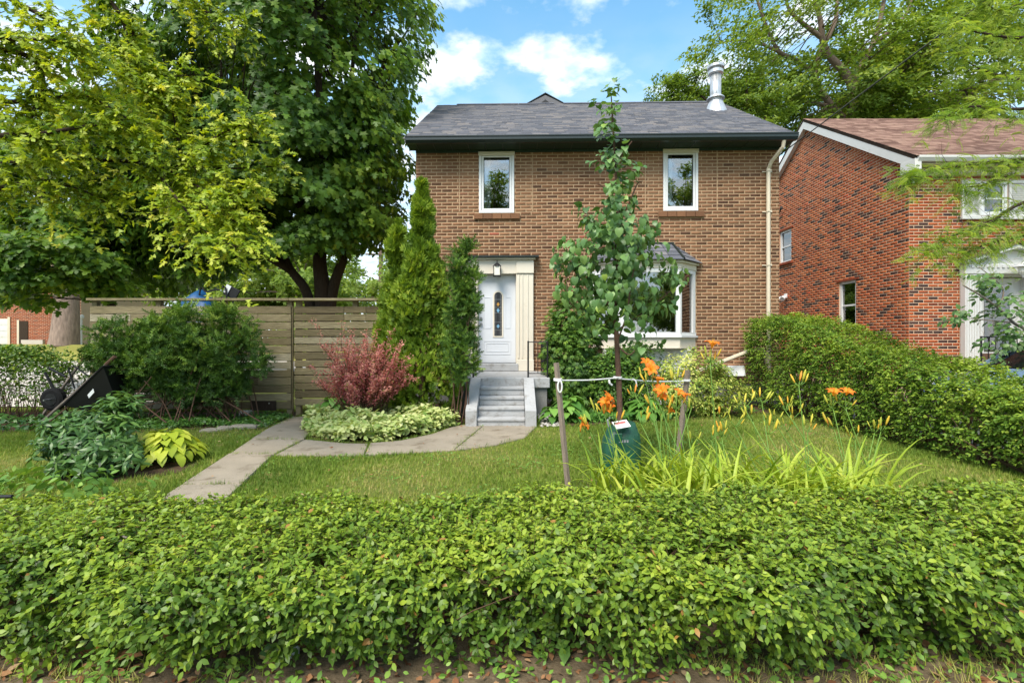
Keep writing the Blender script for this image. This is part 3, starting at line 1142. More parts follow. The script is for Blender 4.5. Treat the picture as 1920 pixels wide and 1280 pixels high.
# foundation and sills
part('foundation', MB().box(HX0 - .02, HX1 + .02, HY - .03, HY + .2, 0, .44), 'foundation_concrete', house)
for (a, b, c, d) in WIN:
    w = framed_window(house, 'window', a, b, c, d, HY - 0.035)
    part('head_trim', MB().box(a - .012, b + .012, HY - .05, HY - .037, d - .075, d + .012, .003), 'cream_trim', w)
    sl = part('sill', MB().box(a - .115, b + .135, HY - .012, HY + .1, c - .145, c - .004), 'house_mortar', w)
    n = 5
    xw = (b - a + .25) / n
    for i in range(n):
        # sill bricks are sub-parts of the window beside the sill bed
        part('sill_brick', MB().box(a - .115 + i * xw + .004, a - .115 + (i + 1) * xw - .006, HY - .055, HY - .0125, c - .135, c - .012, .004), 'house_brick', w, tint=float(RNG.uniform(.25, .5)))

# eaves: frieze, soffit, fascia, gutter
ex0, ex1 = HX0 - .12, HX1 + .12
part('frieze', MB().box(HX0, HX1, HY - .03, HY - .0005 - .01, HZ - .02, HZ + .10), 'green_soffit', house)
sof = part('soffit', MB().box(ex0, ex1, EAVE_Y + .03, HY - .032, HZ + .03, HZ + .05), 'green_soffit', house)
for i in range(22):
    x = ex0 + .2 + i * (ex1 - ex0 - .4) / 21
    part('soffit_seam', MB().box(x - .006, x + .006, EAVE_Y + .04, HY - .034, HZ + .022, HZ + .0295), 'dark_green_metal', sof)
gb = MB()
prof = [(EAVE_Y + .03, HZ + .01), (EAVE_Y - .05, HZ + .01), (EAVE_Y - .10, HZ + .06), (EAVE_Y - .10, HZ + .115), (EAVE_Y - .115, HZ + .125), (EAVE_Y - .115, HZ + .145), (EAVE_Y - .085, HZ + .145), (EAVE_Y - .085, HZ + .07), (EAVE_Y - .04, HZ + .03), (EAVE_Y + .03, HZ + .03)]
gb.prism(prof, 0, ex0, ex1)
part('gutter', gb, 'dark_green_metal', house)
part('fascia', MB().box(ex0 + .01, ex1 - .01, EAVE_Y + .032, EAVE_Y + .05, HZ + .052, HZ + .15), 'dark_green_metal', house)
# roof
rb = MB()
th = 0.10
rb.prism([(EAVE_Y, EAVE_Z), (RIDGE_Y, RIDGE_Z), (RIDGE_Y, RIDGE_Z - th), (EAVE_Y, EAVE_Z - th + .02)], 0, ex0 - .02, ex1 + .02)
BACK_Y = 2 * RIDGE_Y - EAVE_Y
rb.prism([(RIDGE_Y, RIDGE_Z), (BACK_Y, EAVE_Z), (BACK_Y, EAVE_Z - th), (RIDGE_Y, RIDGE_Z - th)], 0, ex0 - .02, ex1 + .02)
roof = part('roof', rb, 'foundation_concrete', house)
shingle_roof(roof, 'grey_shingle', ex0 - .05, ex1 + .05, EAVE_Y - .05, EAVE_Z - .03, RIDGE_Y, RIDGE_Z)
for i in range(28):
    x = ex0 + .55 + i * .27
    if x + .26 < ex1 - .05 and not (1.0 < x < 1.4):
        part('ridge_cap', MB().prism([(RIDGE_Y - .13, RIDGE_Z - .05), (RIDGE_Y, RIDGE_Z + .045), (RIDGE_Y + .13, RIDGE_Z - .05), (RIDGE_Y, RIDGE_Z + .03)], 0, x, x + .262 + .02 * (i % 2)), 'grey_shingle', roof, tint=float(RNG.uniform(0, .3)))
# small gable of the rear dormer showing above the ridge
dx, dy_, dz_ = P(1016, 183, 15.6)
db = part('rear_dormer', MB().prism([(dx - .55, RIDGE_Z - .5), (dx - .55, dz_ - .30), (dx, dz_ - .03), (dx + .55, dz_ - .30), (dx + .55, RIDGE_Z - .5)], 1, 15.46, 17.2), 'grey_shingle', house, tint=.75)
part('dormer_roof', MB().prism([(dx - .68, dz_ - .36), (dx, dz_ + .02), (dx + .68, dz_ - .36), (dx + .68, dz_ - .335), (dx, dz_ + .045), (dx - .68, dz_ - .335)], 1, 15.44, 17.2), 'dark_green_metal', db)
part('louvre', MB().prism([(dx - .16, dz_ - .3), (dx + .16, dz_ - .3), (dx, dz_ - .18)], 1, 15.445, 15.458), 'black_iron', db)

# metal flue
fy = 13.75
fx = (1333 - 960) * fy / FPX
fz = EAVE_Z + (RIDGE_Z - EAVE_Z) * (fy - EAVE_Y) / (RIDGE_Y - EAVE_Y)
flue = part('flue', MB().lathe([(.145, fz - .1), (.145, fz + .98)], fx, fy, 20), 'galvanised', house, smooth=True)
part('flashing', MB().lathe([(.33, fz - .20), (.30, fz - .10), (.21, fz + .12), (.17, fz + .22), (.17, fz + .26)], fx, fy, 20), 'galvanised', flue)
part('storm_collar', MB().lathe([(.24, fz + .26), (.235, fz + .285), (.155, fz + .36)], fx, fy, 20), 'galvanised', flue)
part('cap', MB().lathe([(.15, fz + .94), (.20, fz + .97), (.20, fz + 1.05), (.155, fz + 1.06), (.155, fz + 1.11), (.225, fz + 1.12), (.225, fz + 1.19), (.14, fz + 1.23), (.03, fz + 1.25)], fx, fy, 20), 'galvanised', flue)
part('seam', MB().box(fx - .05, fx - .042, fy - .152, fy - .14, fz + .36, fz + .94), 'black_iron', flue)

# beige downspout with gooseneck, brackets, and the slanting run at its foot
dsx = 5.74
ds = part('downspout', MB().tube([(dsx + .13, EAVE_Y - .02, HZ + .01), (dsx + .13, EAVE_Y + .02, HZ - .12), (dsx + .02, HY - .16, HZ - .34), (dsx, HY - .075, HZ - .46), (dsx, HY - .075, .75)], .042, n=8), 'beige_metal', house, smooth=False)
for z in (1.75, 3.1, 4.3, 5.2):
    part('bracket', MB().box(dsx - .11, dsx + .11, HY - .03, HY - .012, z, z + .022).box(dsx - .055, dsx + .055, HY - .125, HY - .118, z, z + .022), 'beige_metal', ds)
a_, b_ = P(1400, 657, 10.7), P(1350, 677, 10.5)
part('downspout_run', MB().tube([(dsx, HY - .075, .78), (dsx - .15, HY - .12, 1.24), tuple(a_), tuple(b_), tuple(b_ + (b_ - a_) * 1.2)], .04, n=6), 'beige_metal', ds)
v0 = P(1376, 694, 10.75)
vent = part('vent_hood', MB().box(v0[0] - .17, v0[0] + .15, 10.82, HY - .02, v0[2] - .09, v0[2] + .09, .012), 'white_vinyl', house)
part('hood_cover', MB().prism([(10.70, v0[2] - .11), (10.819, v0[2] - .11), (10.819, v0[2] + .11), (10.77, v0[2] + .11)], 0, v0[0] - .19, v0[0] + .17), 'white_vinyl', vent)

# front door with arched light, surround and hood
dx0, dx1, dz0, dz1 = -0.764, 0.085, 0.915, 2.92
dyf = HY + 0.07
door = part('door', MB().box(dx0, dx1, dyf, dyf + .045, dz0, dz1, .004), 'door_white', house)
cxd = (dx0 + dx1) / 2
gx0, gx1 = cxd - .085 + .02, cxd + .085 + .02
gz0, gz1 = 1.53, 2.53
cg = (gx0 + gx1) / 2


def arch(x0, x1, z0, z1, n=10):
    r = (x1 - x0) / 2
    c = (x0 + x1) / 2
    return [(x0, z0), (x1, z0)] + [(c + r * math.cos(math.pi * i / n), z1 - r + r * math.sin(math.pi * i / n)) for i in range(n + 1)]


part('glass_frame', MB().prism(arch(gx0 - .035, gx1 + .035, gz0 - .035, gz1 + .035), 1, dyf - .012, dyf - .0005), 'cream_trim', door)
part('glass', MB().prism(arch(gx0, gx1, gz0, gz1), 1, dyf - .016, dyf - .0125), 'smoky_glass', door)
cm = MB()
for z in (1.66, 1.84, 2.05, 2.18, 2.36):
    cm.box(gx0, gx1, dyf - .021, dyf - .0165, z - .004, z + .004)
cm.box(cg - .055, cg - .048, dyf - .021, dyf - .0165, gz0, gz1 - .05).box(cg + .048, cg + .055, dyf - .021, dyf - .0165, gz0, gz1 - .05)
part('came', cm, 'lead_came', door)
for (zc, hh, m_) in ((2.25, .05, 'amber_glass'), (2.11, .055, 'blue_glass'), (1.75, .05, 'blue_glass')):
    part('coloured_glass', MB().prism([(cg, zc - hh), (cg + .035, zc), (cg, zc + hh), (cg - .035, zc)], 1, dyf - .0235, dyf - .0215), m_, door)


def mould(x0, x1, z0, z1, w=.018):
    b = MB()
    y0, y1 = dyf - .008, dyf - .0003
    b.box(x0, x1, y0, y1, z0, z0 + w, .003).box(x0, x1, y0, y1, z1 - w, z1, .003)
    b.box(x0, x0 + w, y0, y1, z0 + w, z1 - w, .003).box(x1 - w, x1, y0, y1, z0 + w, z1 - w, .003)
    return b


part('panel_moulding', mould(dx0 + .11, gx0 - .075, 1.70, 2.42), 'door_white', door)
part('panel_moulding', mould(gx1 + .075, dx1 - .11, 1.70, 2.42), 'door_white', door)
part('panel_moulding', mould(dx0 + .11, dx1 - .11, 1.10, 1.42), 'door_white', door)
part('panel_moulding', mould(dx0 + .17, dx1 - .17, 1.16, 1.36, .012), 'door_white', door)
part('lock', MB().tube([(dx0 + .055, dyf - .0, 1.93), (dx0 + .055, dyf - .03, 1.93)], .028, n=12), 'steel_rim', door)
part('handle', MB().tube([(dx0 + .055, dyf - .0, 1.80), (dx0 + .055, dyf - .05, 1.80)], .03, n=12), 'steel_rim', door)
sur = part('door_surround', MB().box(dx1 + .012, .485, HY - .11, HY - .0125, .735, 2.925, .006).box(-1.15, dx0 - .012, HY - .11, HY - .0125, .735, 2.925, .006), 'cream_trim', house)
part('jamb', MB().box(dx1 + .003, dx1 + .03, HY - .0123, dyf + .1, .92, 2.955).box(dx0 - .03, dx0 - .003, HY - .0123, dyf + .1, .92, 2.955).box(dx0 - .03, dx1 + .03, HY - .0123, dyf + .1, 2.925, 2.952), 'cream_trim', sur)
for x0, x1 in ((dx1 + .05, dx1 + .085), (.12 + .10, .12 + .13), (.12 + .22, .12 + .25), (-1.09, -1.06), (-.98, -.95), (-.86, -.83)):
    part('pilaster_rib', MB().box(x0, x1, HY - .128, HY - .1105, 1.02, 2.90, .004), 'cream_trim', sur)
for x0, x1 in ((dx1 + .014, .495), (-1.16, dx0 - .014)):
    part('plinth', MB().box(x0, x1, HY - .135, HY - .1105, .735, .99, .006), 'cream_trim', sur)
    part('capital', MB().box(x0, x1, HY - .140, HY - .1105, 2.935, 3.21, .006), 'cream_trim', sur)
part('header', MB().box(-1.15, .485, HY - .11, HY - .0125, 2.93, 3.24, .006), 'cream_trim', sur)
part('cornice', MB().box(-1.20, .535, HY - .17, HY - .0125, 3.243, 3.285, .008), 'cream_trim', sur)
part('hood', MB().prism([(HY - .24, 3.288), (HY - .0125, 3.288), (HY - .0125, 3.36), (HY - .24, 3.315)], 0, -1.27, .605), 'dark_green_metal', sur)
part('threshold', MB().box(dx0 - .06, dx1 + .06, HY - .16, HY + .1, .735, .90, .01), 'grey_concrete_paint', house)
part('sill_plate', MB().box(dx0 - .01, dx1 + .01, HY - .06, HY + .1, .9025, .913), 'steel_rim', house)

# bay window
bay = thing_bay = bpy.data.objects.new('bay_window', None)
attach(bay, house, (2.95, HY, 0))
BF = HY - 0.50
fx0, fx1, wx0, wx1 = 2.36, 3.64, 1.82, 4.14
plan = [(wx0, HY - .02), (fx0, BF), (fx1, BF), (wx1, HY - .02)]


def grow(pl, d):
    return [(pl[0][0] - d * 1.2, pl[0][1]), (pl[1][0] - d * .45, pl[1][1] - d), (pl[2][0] + d * .45, pl[2][1] - d), (pl[3][0] + d * 1.2, pl[3][1])]


def bay_band(nm, d, z0, z1, m):
    part(nm, MB().prism(grow(plan, d), 2, z0, z1), m, bay)


bay_band('apron', .0, 1.27, 1.485, 'cream_trim')
bay_band('apron_moulding', .02, 1.25, 1.268, 'cream_trim')
bay_band('sill', .05, 1.487, 1.53, 'white_vinyl')
bay_band('lower_rail', .015, 1.532, 1.60, 'white_vinyl')
bay_band('head', .005, 2.90, 2.985, 'white_vinyl')
bay_band('frieze', .02, 2.987, 3.10, 'cream_trim')
bay_band('cornice', .075, 3.102, 3.15, 'cream_trim')
part('base_panel', MB().box(wx0 + .22, wx1 - .18, HY - .30, HY - .0125, 0.02, 1.248), 'white_paint', bay)


def facet(p, q, posts, nm):
    """posts and pane of one face of the bay between plan points p and q"""
    p, q = Vector((p[0], p[1], 0)), Vector((q[0], q[1], 0))
    u = (q - p).normalized()
    n = Vector((u.y, -u.x, 0))
    L = (q - p).length
    for (a, c) in posts(L):
        v = [p + u * a + n * .012, p + u * c + n * .012, p + u * c - n * .06, p + u * a - n * .06]
        part(nm, MB().prism([(t.x, t.y) for t in v], 2, 1.602, 2.898), 'white_vinyl', bay)
    v = [p + u * .03 - n * .028, p + u * (L - .03) - n * .028, p + u * (L - .03) - n * .034, p + u * .03 - n * .034]
    part('pane', MB().prism([(t.x, t.y) for t in v], 2, 1.60, 2.90), 'window_glass', bay)


facet(plan[1], plan[2], lambda L: ((0, .085), (L - .085, L)), 'front_post')
facet(plan[2], plan[3], lambda L: ((.004, .06), (L - .13, L - .02)), 'side_post')
facet(plan[0], plan[1], lambda L: ((.02, .13), (L - .06, L - .004)), 'side_post')
for i, (a, b) in enumerate(zip(grow(plan, .12)[:-1], grow(plan, .12)[1:])):
    t0, t1 = (2.34, HY - .013, 3.60), (3.62, HY - .013, 3.60)
    tops = ((t0, t0), (t0, t1), (t1, t1))[i]
    rb = MB()
    lo_a, lo_b = (a[0], a[1], 3.155), (b[0], b[1], 3.155)
    rb.add([lo_a, lo_b, tops[1], tops[0]] if i == 1 else [lo_a, lo_b, tops[0]], [(0, 1, 2, 3)] if i == 1 else [(0, 1, 2)])
    part('roof_slope', rb, 'grey_shingle', bay, tint=.25)
    # rows of shingles
    A, B2, C, D = map(np.array, (lo_a, lo_b, tops[1], tops[0]))
    nrm = np.cross(B2 - A, D - A)
    nrm = nrm / np.linalg.norm(nrm)
    if nrm[2] < 0:
        nrm = -nrm
    for r in range(4):
        f0, f1 = r / 4 - .03, (r + 1) / 4 - .005
        l0, l1, r0, r1 = A + (D - A) * f0, A + (D - A) * f1, B2 + (C - B2) * f0, B2 + (C - B2) * f1
        k = max(1, int(np.linalg.norm(r0 - l0) / .26))
        for j in range(k):
            e0, e1 = j / k, (j + 1) / k - .01
            q = [l0 + (r0 - l0) * e0 + nrm * .022, l0 + (r0 - l0) * e1 + nrm * .022, l1 + (r1 - l1) * e1 + nrm * .008, l1 + (r1 - l1) * e0 + nrm * .008,
                 l0 + (r0 - l0) * e0 + nrm * .006, l0 + (r0 - l0) * e1 + nrm * .006]
            part('shingle', MB().add(q, [(0, 1, 2, 3), (4, 5, 1, 0)]), 'grey_shingle', bay, tint=float(RNG.uniform(.1, .9)))
gp = grow(plan, .12)
part('hip_cap', MB().tube([(gp[2][0], gp[2][1], 3.175), (3.62, HY - .03, 3.62)], .028, n=6), 'dark_green_metal', bay)
part('hip_cap', MB().tube([(gp[1][0], gp[1][1], 3.175), (2.34, HY - .03, 3.62)], .028, n=6), 'dark_green_metal', bay)
part('top_flashing', MB().box(2.30, 3.66, HY - .05, HY - .013, 3.605, 3.635), 'dark_green_metal', bay)
part('bay_room', MB().box(1.5, 4.4, HY + 1.6, HY + 1.65, .9, 3.3).box(1.5, 4.4, HY + .24, HY + 1.59, .85, .9), 'dark_room', bay)
vp = thing('house_plant', 'plant in a round basket behind the bay window glass', 'plant', (2.75, HY - .12, 1.605))
part('basket', MB().lathe([(.10, 1.605), (.15, 1.66), (.14, 1.76), (.12, 1.78)], 2.75, HY - .12, 14), 'packet_yellow', vp)
npl = 60
pp = np.array([2.75, HY - .12, 1.85]) + RNG.normal(size=(npl, 3)) * np.array([.08, .05, .08])
dd = rand_dirs(npl)
leaf_cloud('foliage', LEAF_OVAL, pp, frames(rand_dirs(npl), dd), RNG.uniform(.06, .12, npl), RNG.uniform(0, 1, npl), 'peony_leaf', vp)

# ------------------------------------------------------------------ front steps, railings, lantern
steps = thing('front_steps', 'grey painted concrete steps with sloping side walls below the white door', 'steps', (-.18, 8.5, 0))
PZ, PF = 0.73, 8.94
part('platform', MB().box(-1.12, .70, PF, HY - .17, PZ - .19, PZ, .012), 'grey_concrete_paint', steps)
part('platform_base', MB().box(-1.07, .65, PF + .06, HY - .04, 0, PZ - .195), 'foundation_concrete', steps)
SX0, SX1, N0 = -.575, .215, 7.90
run = (PF - N0) / 4
for i in range(4):
    zt = PZ * (i + 1) / 5 + .0
    z0 = 0.0 if i == 0 else PZ * i / 5 - .002
    y0 = N0 + i * run
    st = part('step', MB().box(SX0 + .003, SX1 - .003, y0, PF - .004, z0 if i == 0 else PZ * i / 5 + .0015, zt, .006), 'grey_concrete_paint', steps)
    part('nosing', MB().box(SX0 + .006, SX1 - .006, y0 - .022, y0 - .0015, zt - .045, zt - .002, .006), 'grey_concrete_paint', st)
for x0, x1 in ((SX0 - .18, SX0), (SX1, SX1 + .18)):
    ps = [(N0 - .06, 0), (PF - .003, 0), (PF - .003, PZ + .005), (PF - .05, PZ + .005), (N0 - .06, .275)]
    part('cheek_wall', MB().prism(ps, 0, x0, x1), 'grey_concrete_paint', steps)


def railing(name, label, pts, z0, z1, group=None, post_every=0, pick=.11, r=.011, m='black_iron', scroll=False):
    t = thing(name, label, 'railing', (pts[0][0], pts[0][1], z0), group=group)
    for p in pts:
        part('post', MB().tube([(p[0], p[1], z0), (p[0], p[1], z1 + .02)], r * 1.4, n=6), m, t)
    for a, b in zip(pts[:-1], pts[1:]):
        for zz_ in (z1, z0 + .08):
            part('rail', MB().tube([(a[0], a[1], zz_), (b[0], b[1], zz_)], r, n=6), m, t)
        L = math.hypot(b[0] - a[0], b[1] - a[1])
        n = int(L / pick)
        for i in range(1, n):
            x, y = a[0] + (b[0] - a[0]) * i / n, a[1] + (b[1] - a[1]) * i / n
            part('baluster', MB().tube([(x, y, z0 + .08), (x, y, z1)], r * .7, n=5), m, t)
    return t


railing('iron_railing', 'thin black iron railing on the platform right of the front steps', [(.30, PF + .04), (.66, PF + .04), (.66, HY - .25)], PZ, PZ + .66, pick=.13)
railing('iron_railing', 'thin black iron railing on the platform left of the front steps, behind the slim yew', [(-.72, PF + .04), (-1.08, PF + .04), (-1.08, HY - .25)], PZ, PZ + .66, pick=.13)

lx, lz = -0.335, 3.05
ly = HY - .24
lan = thing('wall_lantern', 'black wall lantern with frosted glass above the white front door', 'lantern', (lx, HY - .14, lz))
part('back_plate', MB().box(lx - .05, lx + .05, HY - .135, HY - .112, lz - .02, lz + .16, .006), 'black_iron', lan)
part('arm', MB().tube([(lx, HY - .13, lz + .12), (lx, ly, lz + .16), (lx, ly, lz + .10)], .012, n=6), 'black_iron', lan)
part('roof', MB().lathe([(.095, lz + .03), (.09, lz + .05), (.05, lz + .085), (.03, lz + .10), (.012, lz + .13)], lx, ly, 10), 'black_iron', lan)
part('lamp_glass', MB().box(lx - .066, lx + .066, ly - .066, ly + .066, lz - .17, lz + .028), 'lamp_glass', lan)
for sx in (-1, 1):
    for sy in (-1, 1):
        part('corner_bar', MB().box(lx + sx * .073 - .006, lx + sx * .073 + .006, ly + sy * .073 - .006, ly + sy * .073 + .006, lz - .18, lz + .03), 'black_iron', lan)
part('base_ring', MB().box(lx - .085, lx + .085, ly - .085, ly + .085, lz - .195, lz - .1805, .004), 'black_iron', lan)

rp = P(829, 560, HY - .12)
ro = thing('red_ornament', 'bright red strip hanging on the brown brick wall beside the cedar', 'ornament', rp)
part('strip', MB().box(rp[0] - .05, rp[0] + .05, HY - .09, HY - .05, rp[2] - .18, rp[2] + .16, .012), 'red_plastic', ro)
part('hook', MB().tube([(rp[0], HY - .01, rp[2] + .2), (rp[0], HY - .07, rp[2] + .2), (rp[0], HY - .07, rp[2] + .15)], .006, n=5), 'black_iron', ro)

# ------------------------------------------------------------------ the red brick house next door
NX0, NX1, NY, ND = 9.85, 18.5, 12.0, 8.2
NZ = 5.78
nb = thing('brick_house', 'red brick house with white gable trim and brown shingle roof, behind the tall hedge', 'house', (NX0, NY, 0))
NRY, NRZ, NEY, NEZ = 16.1, 8.80, 11.72, 5.93
NBY = 2 * NRY - NEY
slope = (NRZ - NEZ) / (NRY - NEY)


def gable_top(y):
    return (NEZ + (y - NEY) * slope if y < NRY else NRZ - (y - NRY) * slope) - .10


SW = [(17.06, 17.80, 4.24, 5.40), (13.85, 14.57, 1.75, 3.17)]
mb = MB()
wall_boxes(mb, NX0, NX0 + .22, NY, NY + ND, 0, NZ, SW, axis=1)
mb.prism([(NY, NZ), (NY + ND, NZ), (NY + ND, min(gable_top(NY + ND), NZ + .05)), (NRY, NRZ - .10), (NY, gable_top(NY))], 0, NX0, NX0 + .22)
swall = part('side_wall', mb, 'red_mortar', nb)
sh = [(a, b, c, d + .0) for a, b, c, d in SW]
bk = lay_bricks(NY + .003, NY + ND, 0.3, 8.7, sh, top=gable_top)
tn = []
for a, b, z in bk:
    t = RNG.uniform(.30, .95)
    if RNG.uniform() < .16:
        t = RNG.uniform(0, .2)
    if RNG.uniform() < .03:
        t = .99
    tn.append(t)
build_bricks(bk, lambda s, d, z: (NX0 - d, s, z), 'red_brick', swall, tn, 300, math.radians(-90), allowed=lambda a, b, z: z > 1.5 and a > 12.2)
DW = (11.62, 12.86, .9, 3.05)
FW = [(11.62, 12.27, 4.52, 5.36), (14.3, 15.3, 4.3, 5.4)]
FHOLES = [FW[0], DW, FW[1]]
mb = MB()
wall_boxes(mb, NX0 + .22, NX1, NY, NY + .22, 0, NZ, FHOLES)
fwall = part('front_wall', mb, 'red_mortar', nb)
bk = lay_bricks(NX0 + .003, 14.6, 0.3, 5.72, [(11.1, 13.45, 0, 3.3), (11.12, 12.80, 4.48, 5.40)])
tn = [RNG.uniform(0, .2) if RNG.uniform() < .24 else RNG.uniform(.24, .78) for _ in bk]
build_bricks(bk, lambda s, d, z: (s, NY - d, z), 'red_brick', fwall, tn, 300, 0.0, allowed=lambda a, b, z: z > .9 and a < 12.4)
part('back_wall', MB().box(NX0 + .22, NX1, NY + ND - .22, NY + ND, 0, NZ), 'red_mortar', nb)
part('far_wall', MB().prism([(NY + .22, 0), (NY + ND - .22, 0), (NY + ND - .22, NZ), (NRY, NRZ - .12), (NY + .22, NZ)], 0, NX1 - .22, NX1), 'red_mortar', nb)
# roof
gx0_, gx1_ = NX0 - .16, NX1 + .2
th = .09
rb = MB()
rb.prism([(NEY - .08, NEZ - .05), (NRY, NRZ), (NRY, NRZ - th), (NEY - .08, NEZ - th - .05)], 0, gx0_, gx1_)
rb.prism([(NRY, NRZ), (NBY, NEZ), (NBY, NEZ - th), (NRY, NRZ - th)], 0, gx0_, gx1_)
nroof = part('roof', rb, 'bark_dark', nb)
shingle_roof(nroof, 'brown_shingle', gx0_ - .02, gx1_, NEY - .12, NEZ - .07, NRY, NRZ)
for (ya, za, yb, zb) in ((NEY - .04, NEZ - .03, NRY, NRZ - .0), (NBY, NEZ, NRY, NRZ)):
    part('rake_board', MB().prism([(ya, za - .10), (yb, zb - .10), (yb, zb - .33), (ya, za - .33)], 0, gx0_ + .004, gx0_ + .03), 'white_paint', nb)
    part('rake_soffit', MB().prism([(ya, za - .30), (yb, zb - .30), (yb, zb - .32), (ya, za - .32)], 0, gx0_ + .031, NX0 - .012), 'white_paint', nb)
part('return_box', MB().box(gx0_ - .002, NX0 - .002, NEY - .10, NY + .08, NEZ - .40, NEZ - .12, .01), 'white_paint', nb)
part('gutter', MB().prism([(NEY - .02, NEZ - .20), (NEY - .10, NEZ - .20), (NEY - .15, NEZ - .12), (NEY - .15, NEZ - .07), (NEY - .02, NEZ - .10)], 0, NX0 - .1, gx1_), 'white_paint', nb)
part('frieze', MB().box(NX0 + .02, NX1, NY - .06, NY - .0125, NEZ - .42, NEZ - .25), 'beige_metal', nb)
for i in range(48):
    x = NX0 + .06 + i * .11
    part('dentil', MB().box(x, x + .055, NY - .085, NY - .062, NEZ - .40, NEZ - .33), 'beige_metal', nb)
part('eave_soffit', MB().box(NX0 + .0, NX1, NEY - .02, NY - .062, NEZ - .235, NEZ - .215), 'beige_metal', nb)
part('corner_downspout', MB().box(NX0 + .012, NX0 + .07, NY - .075, NY - .02, NEZ - .62, NEZ - .43), 'white_paint', nb)
# side windows (in the wall that faces the brown house)
for (a, b, c, d) in SW:
    f = .07
    x = NX0 + .03
    fb = MB()
    fb.box(x, x + .1, a, a + f, c, d).box(x, x + .1, b - f, b, c, d).box(x, x + .1, a + f, b - f, d - f, d).box(x, x + .1, a + f, b - f, c, c + f)
    w = part('window', fb, 'white_vinyl', nb)
    part('meeting_rail', MB().box(x + .02, x + .07, a + f, b - f, (c + d) / 2 - .025, (c + d) / 2 + .025), 'white_vinyl', w)
    part('pane', MB().box(x + .045, x + .05, a + f, b - f, (c + d) / 2 + .025, d - f), 'window_glass', w)
    part('pane', MB().box(x + .055, x + .06, a + f, b - f, c + f, (c + d) / 2 - .025), 'window_glass', w)
    part('room_back', MB().box(x + .5, x + .52, a - .2, b + .2, c - .1, d + .1), 'dark_room', w)
    part('lintel', MB().box(NX0 - .03, NX0 + .03, a - .12, b + .08, d + .005, d + .06), 'red_brick', w, tint=.24)
    part('sill', MB().box(NX0 - .06, NX0 + .028, a - .08, b + .08, c - .08, c - .005), 'red_brick', w, tint=.24)
# front window with white shutters
a, b, c, d = FW[0]
w = framed_window(nb, 'window', a, b, c, d, NY - .02, frame=.06, sash=.04, curtain=False)
part('meeting_rail', MB().box(a + .06, b - .06, NY + .0, NY + .03, (c + d) / 2 - .02, (c + d) / 2 + .02), 'white_vinyl', w)
part('sill', MB().box(11.1, 12.8, NY - .09, NY - .0125, c - .11, c - .03, .008), 'white_paint', w)
for sx0, sx1 in ((11.13, 11.60), (12.30, 12.77)):
    s = part('shutter', MB().box(sx0, sx0 + .05, NY - .05, NY - .0125, c - .02, d + .02, .004).box(sx1 - .05, sx1, NY - .05, NY - .0125, c - .02, d + .02, .004)
             .box(sx0 + .05, sx1 - .05, NY - .05, NY - .0125, c - .02, c + .05).box(sx0 + .05, sx1 - .05, NY - .05, NY - .0125, d - .05, d + .02), 'white_paint', nb)
    for i in range(16):
        z = c + .055 + i * (d - c - .11) / 16
        part('louvre', MB().box(sx0 + .051, sx1 - .051, NY - .042, NY - .016, z, z + .036, rot=(.5, 0, 0)), 'white_paint', s)
a, b, c, d = FW[1]
w = framed_window(nb, 'window', a, b, c, d, NY - .02, curtain=False)
# door surround with pediment
SXA, SXB = 11.10, 13.42
cx2 = (SXA + SXB) / 2
ps = part('door_surround', MB().box(SXA, SXA + .42, NY - .16, NY - .0125, .5, 3.05, .01).box(SXB - .42, SXB, NY - .16, NY - .0125, .5, 3.05, .01), 'white_paint', nb)
for k in range(6):
    for bx0 in (SXA + .03, SXB - .39):
        x = bx0 + k * .062
        part('flute_rib', MB().box(x, x + .035, NY - .178, NY - .1605, .75, 2.98, .005), 'white_paint', ps)
part('entablature', MB().box(SXA - .02, SXB + .02, NY - .18, NY - .0125, 3.052, 3.30, .01), 'white_paint', ps)
for k in range(17):
    x = SXA + .12 + k * .125
    part('dentil', MB().box(x, x + .065, NY - .205, NY - .1805, 3.20, 3.255), 'white_paint', ps)
part('pediment', MB().prism([(SXA - .05, 3.302), (SXB + .05, 3.302), (cx2, 3.66)], 1, NY - .12, NY - .0125), 'white_paint', ps)
for sgn, xe in ((1, SXA - .10), (-1, SXB + .10)):
    part('raking_cornice', MB().prism([(xe, 3.30), (xe, 3.36), (cx2, 3.76), (cx2, 3.67)], 1, NY - .30, NY - .0125), 'white_paint', ps)
    part('cornice_shingle', MB().prism([(xe - sgn * .03, 3.363), (xe - sgn * .03, 3.385), (cx2, 3.79), (cx2, 3.763)], 1, NY - .33, NY - .0125), 'brown_shingle', ps, tint=.3)
part('reveal', MB().box(DW[0] - .02, DW[0] + .02, NY - .012, NY + .28, .9, 3.05).box(DW[1] - .02, DW[1] + .02, NY - .012, NY + .28, .9, 3.05).box(DW[0], DW[1], NY - .012, NY + .28, 3.02, 3.05), 'white_paint', ps)
nd = part('door', MB().box(11.80, 12.68, NY + .22, NY + .26, .92, 3.0, .004), 'white_paint', nb)
part('storm_pane', MB().box(11.92, 12.56, NY + .205, NY + .2185, 1.15, 2.85), 'window_glass', nd)
part('sidelight', MB().box(DW[0] + .022, 11.795, NY + .225, NY + .24, .92, 3.0).box(12.685, DW[1] - .022, NY + .225, NY + .24, .92, 3.0), 'white_paint', nd)
part('kick_plate', MB().box(11.86, 12.62, NY + .205, NY + .2185, .95, 1.1), 'bark_brown', nd)
porch = part('porch', MB().box(10.3, 14.2, 10.6, NY - .18, .0, .80), 'red_mortar', nb)
part('porch_slab', MB().box(10.25, 14.25, 10.55, NY - .175, .802, .90, .01), 'path_concrete', porch)
for r in range(10):
    for k in range(15):
        x = 10.303 + k * .24 + (.12 if r % 2 else 0)
        part('brick', MB().box(x, x + .228, 10.588, 10.5995, .02 + r * .0766, .02 + r * .0766 + .0646), 'red_brick', porch, tint=float(RNG.uniform(.22, .7)), recalc=False)
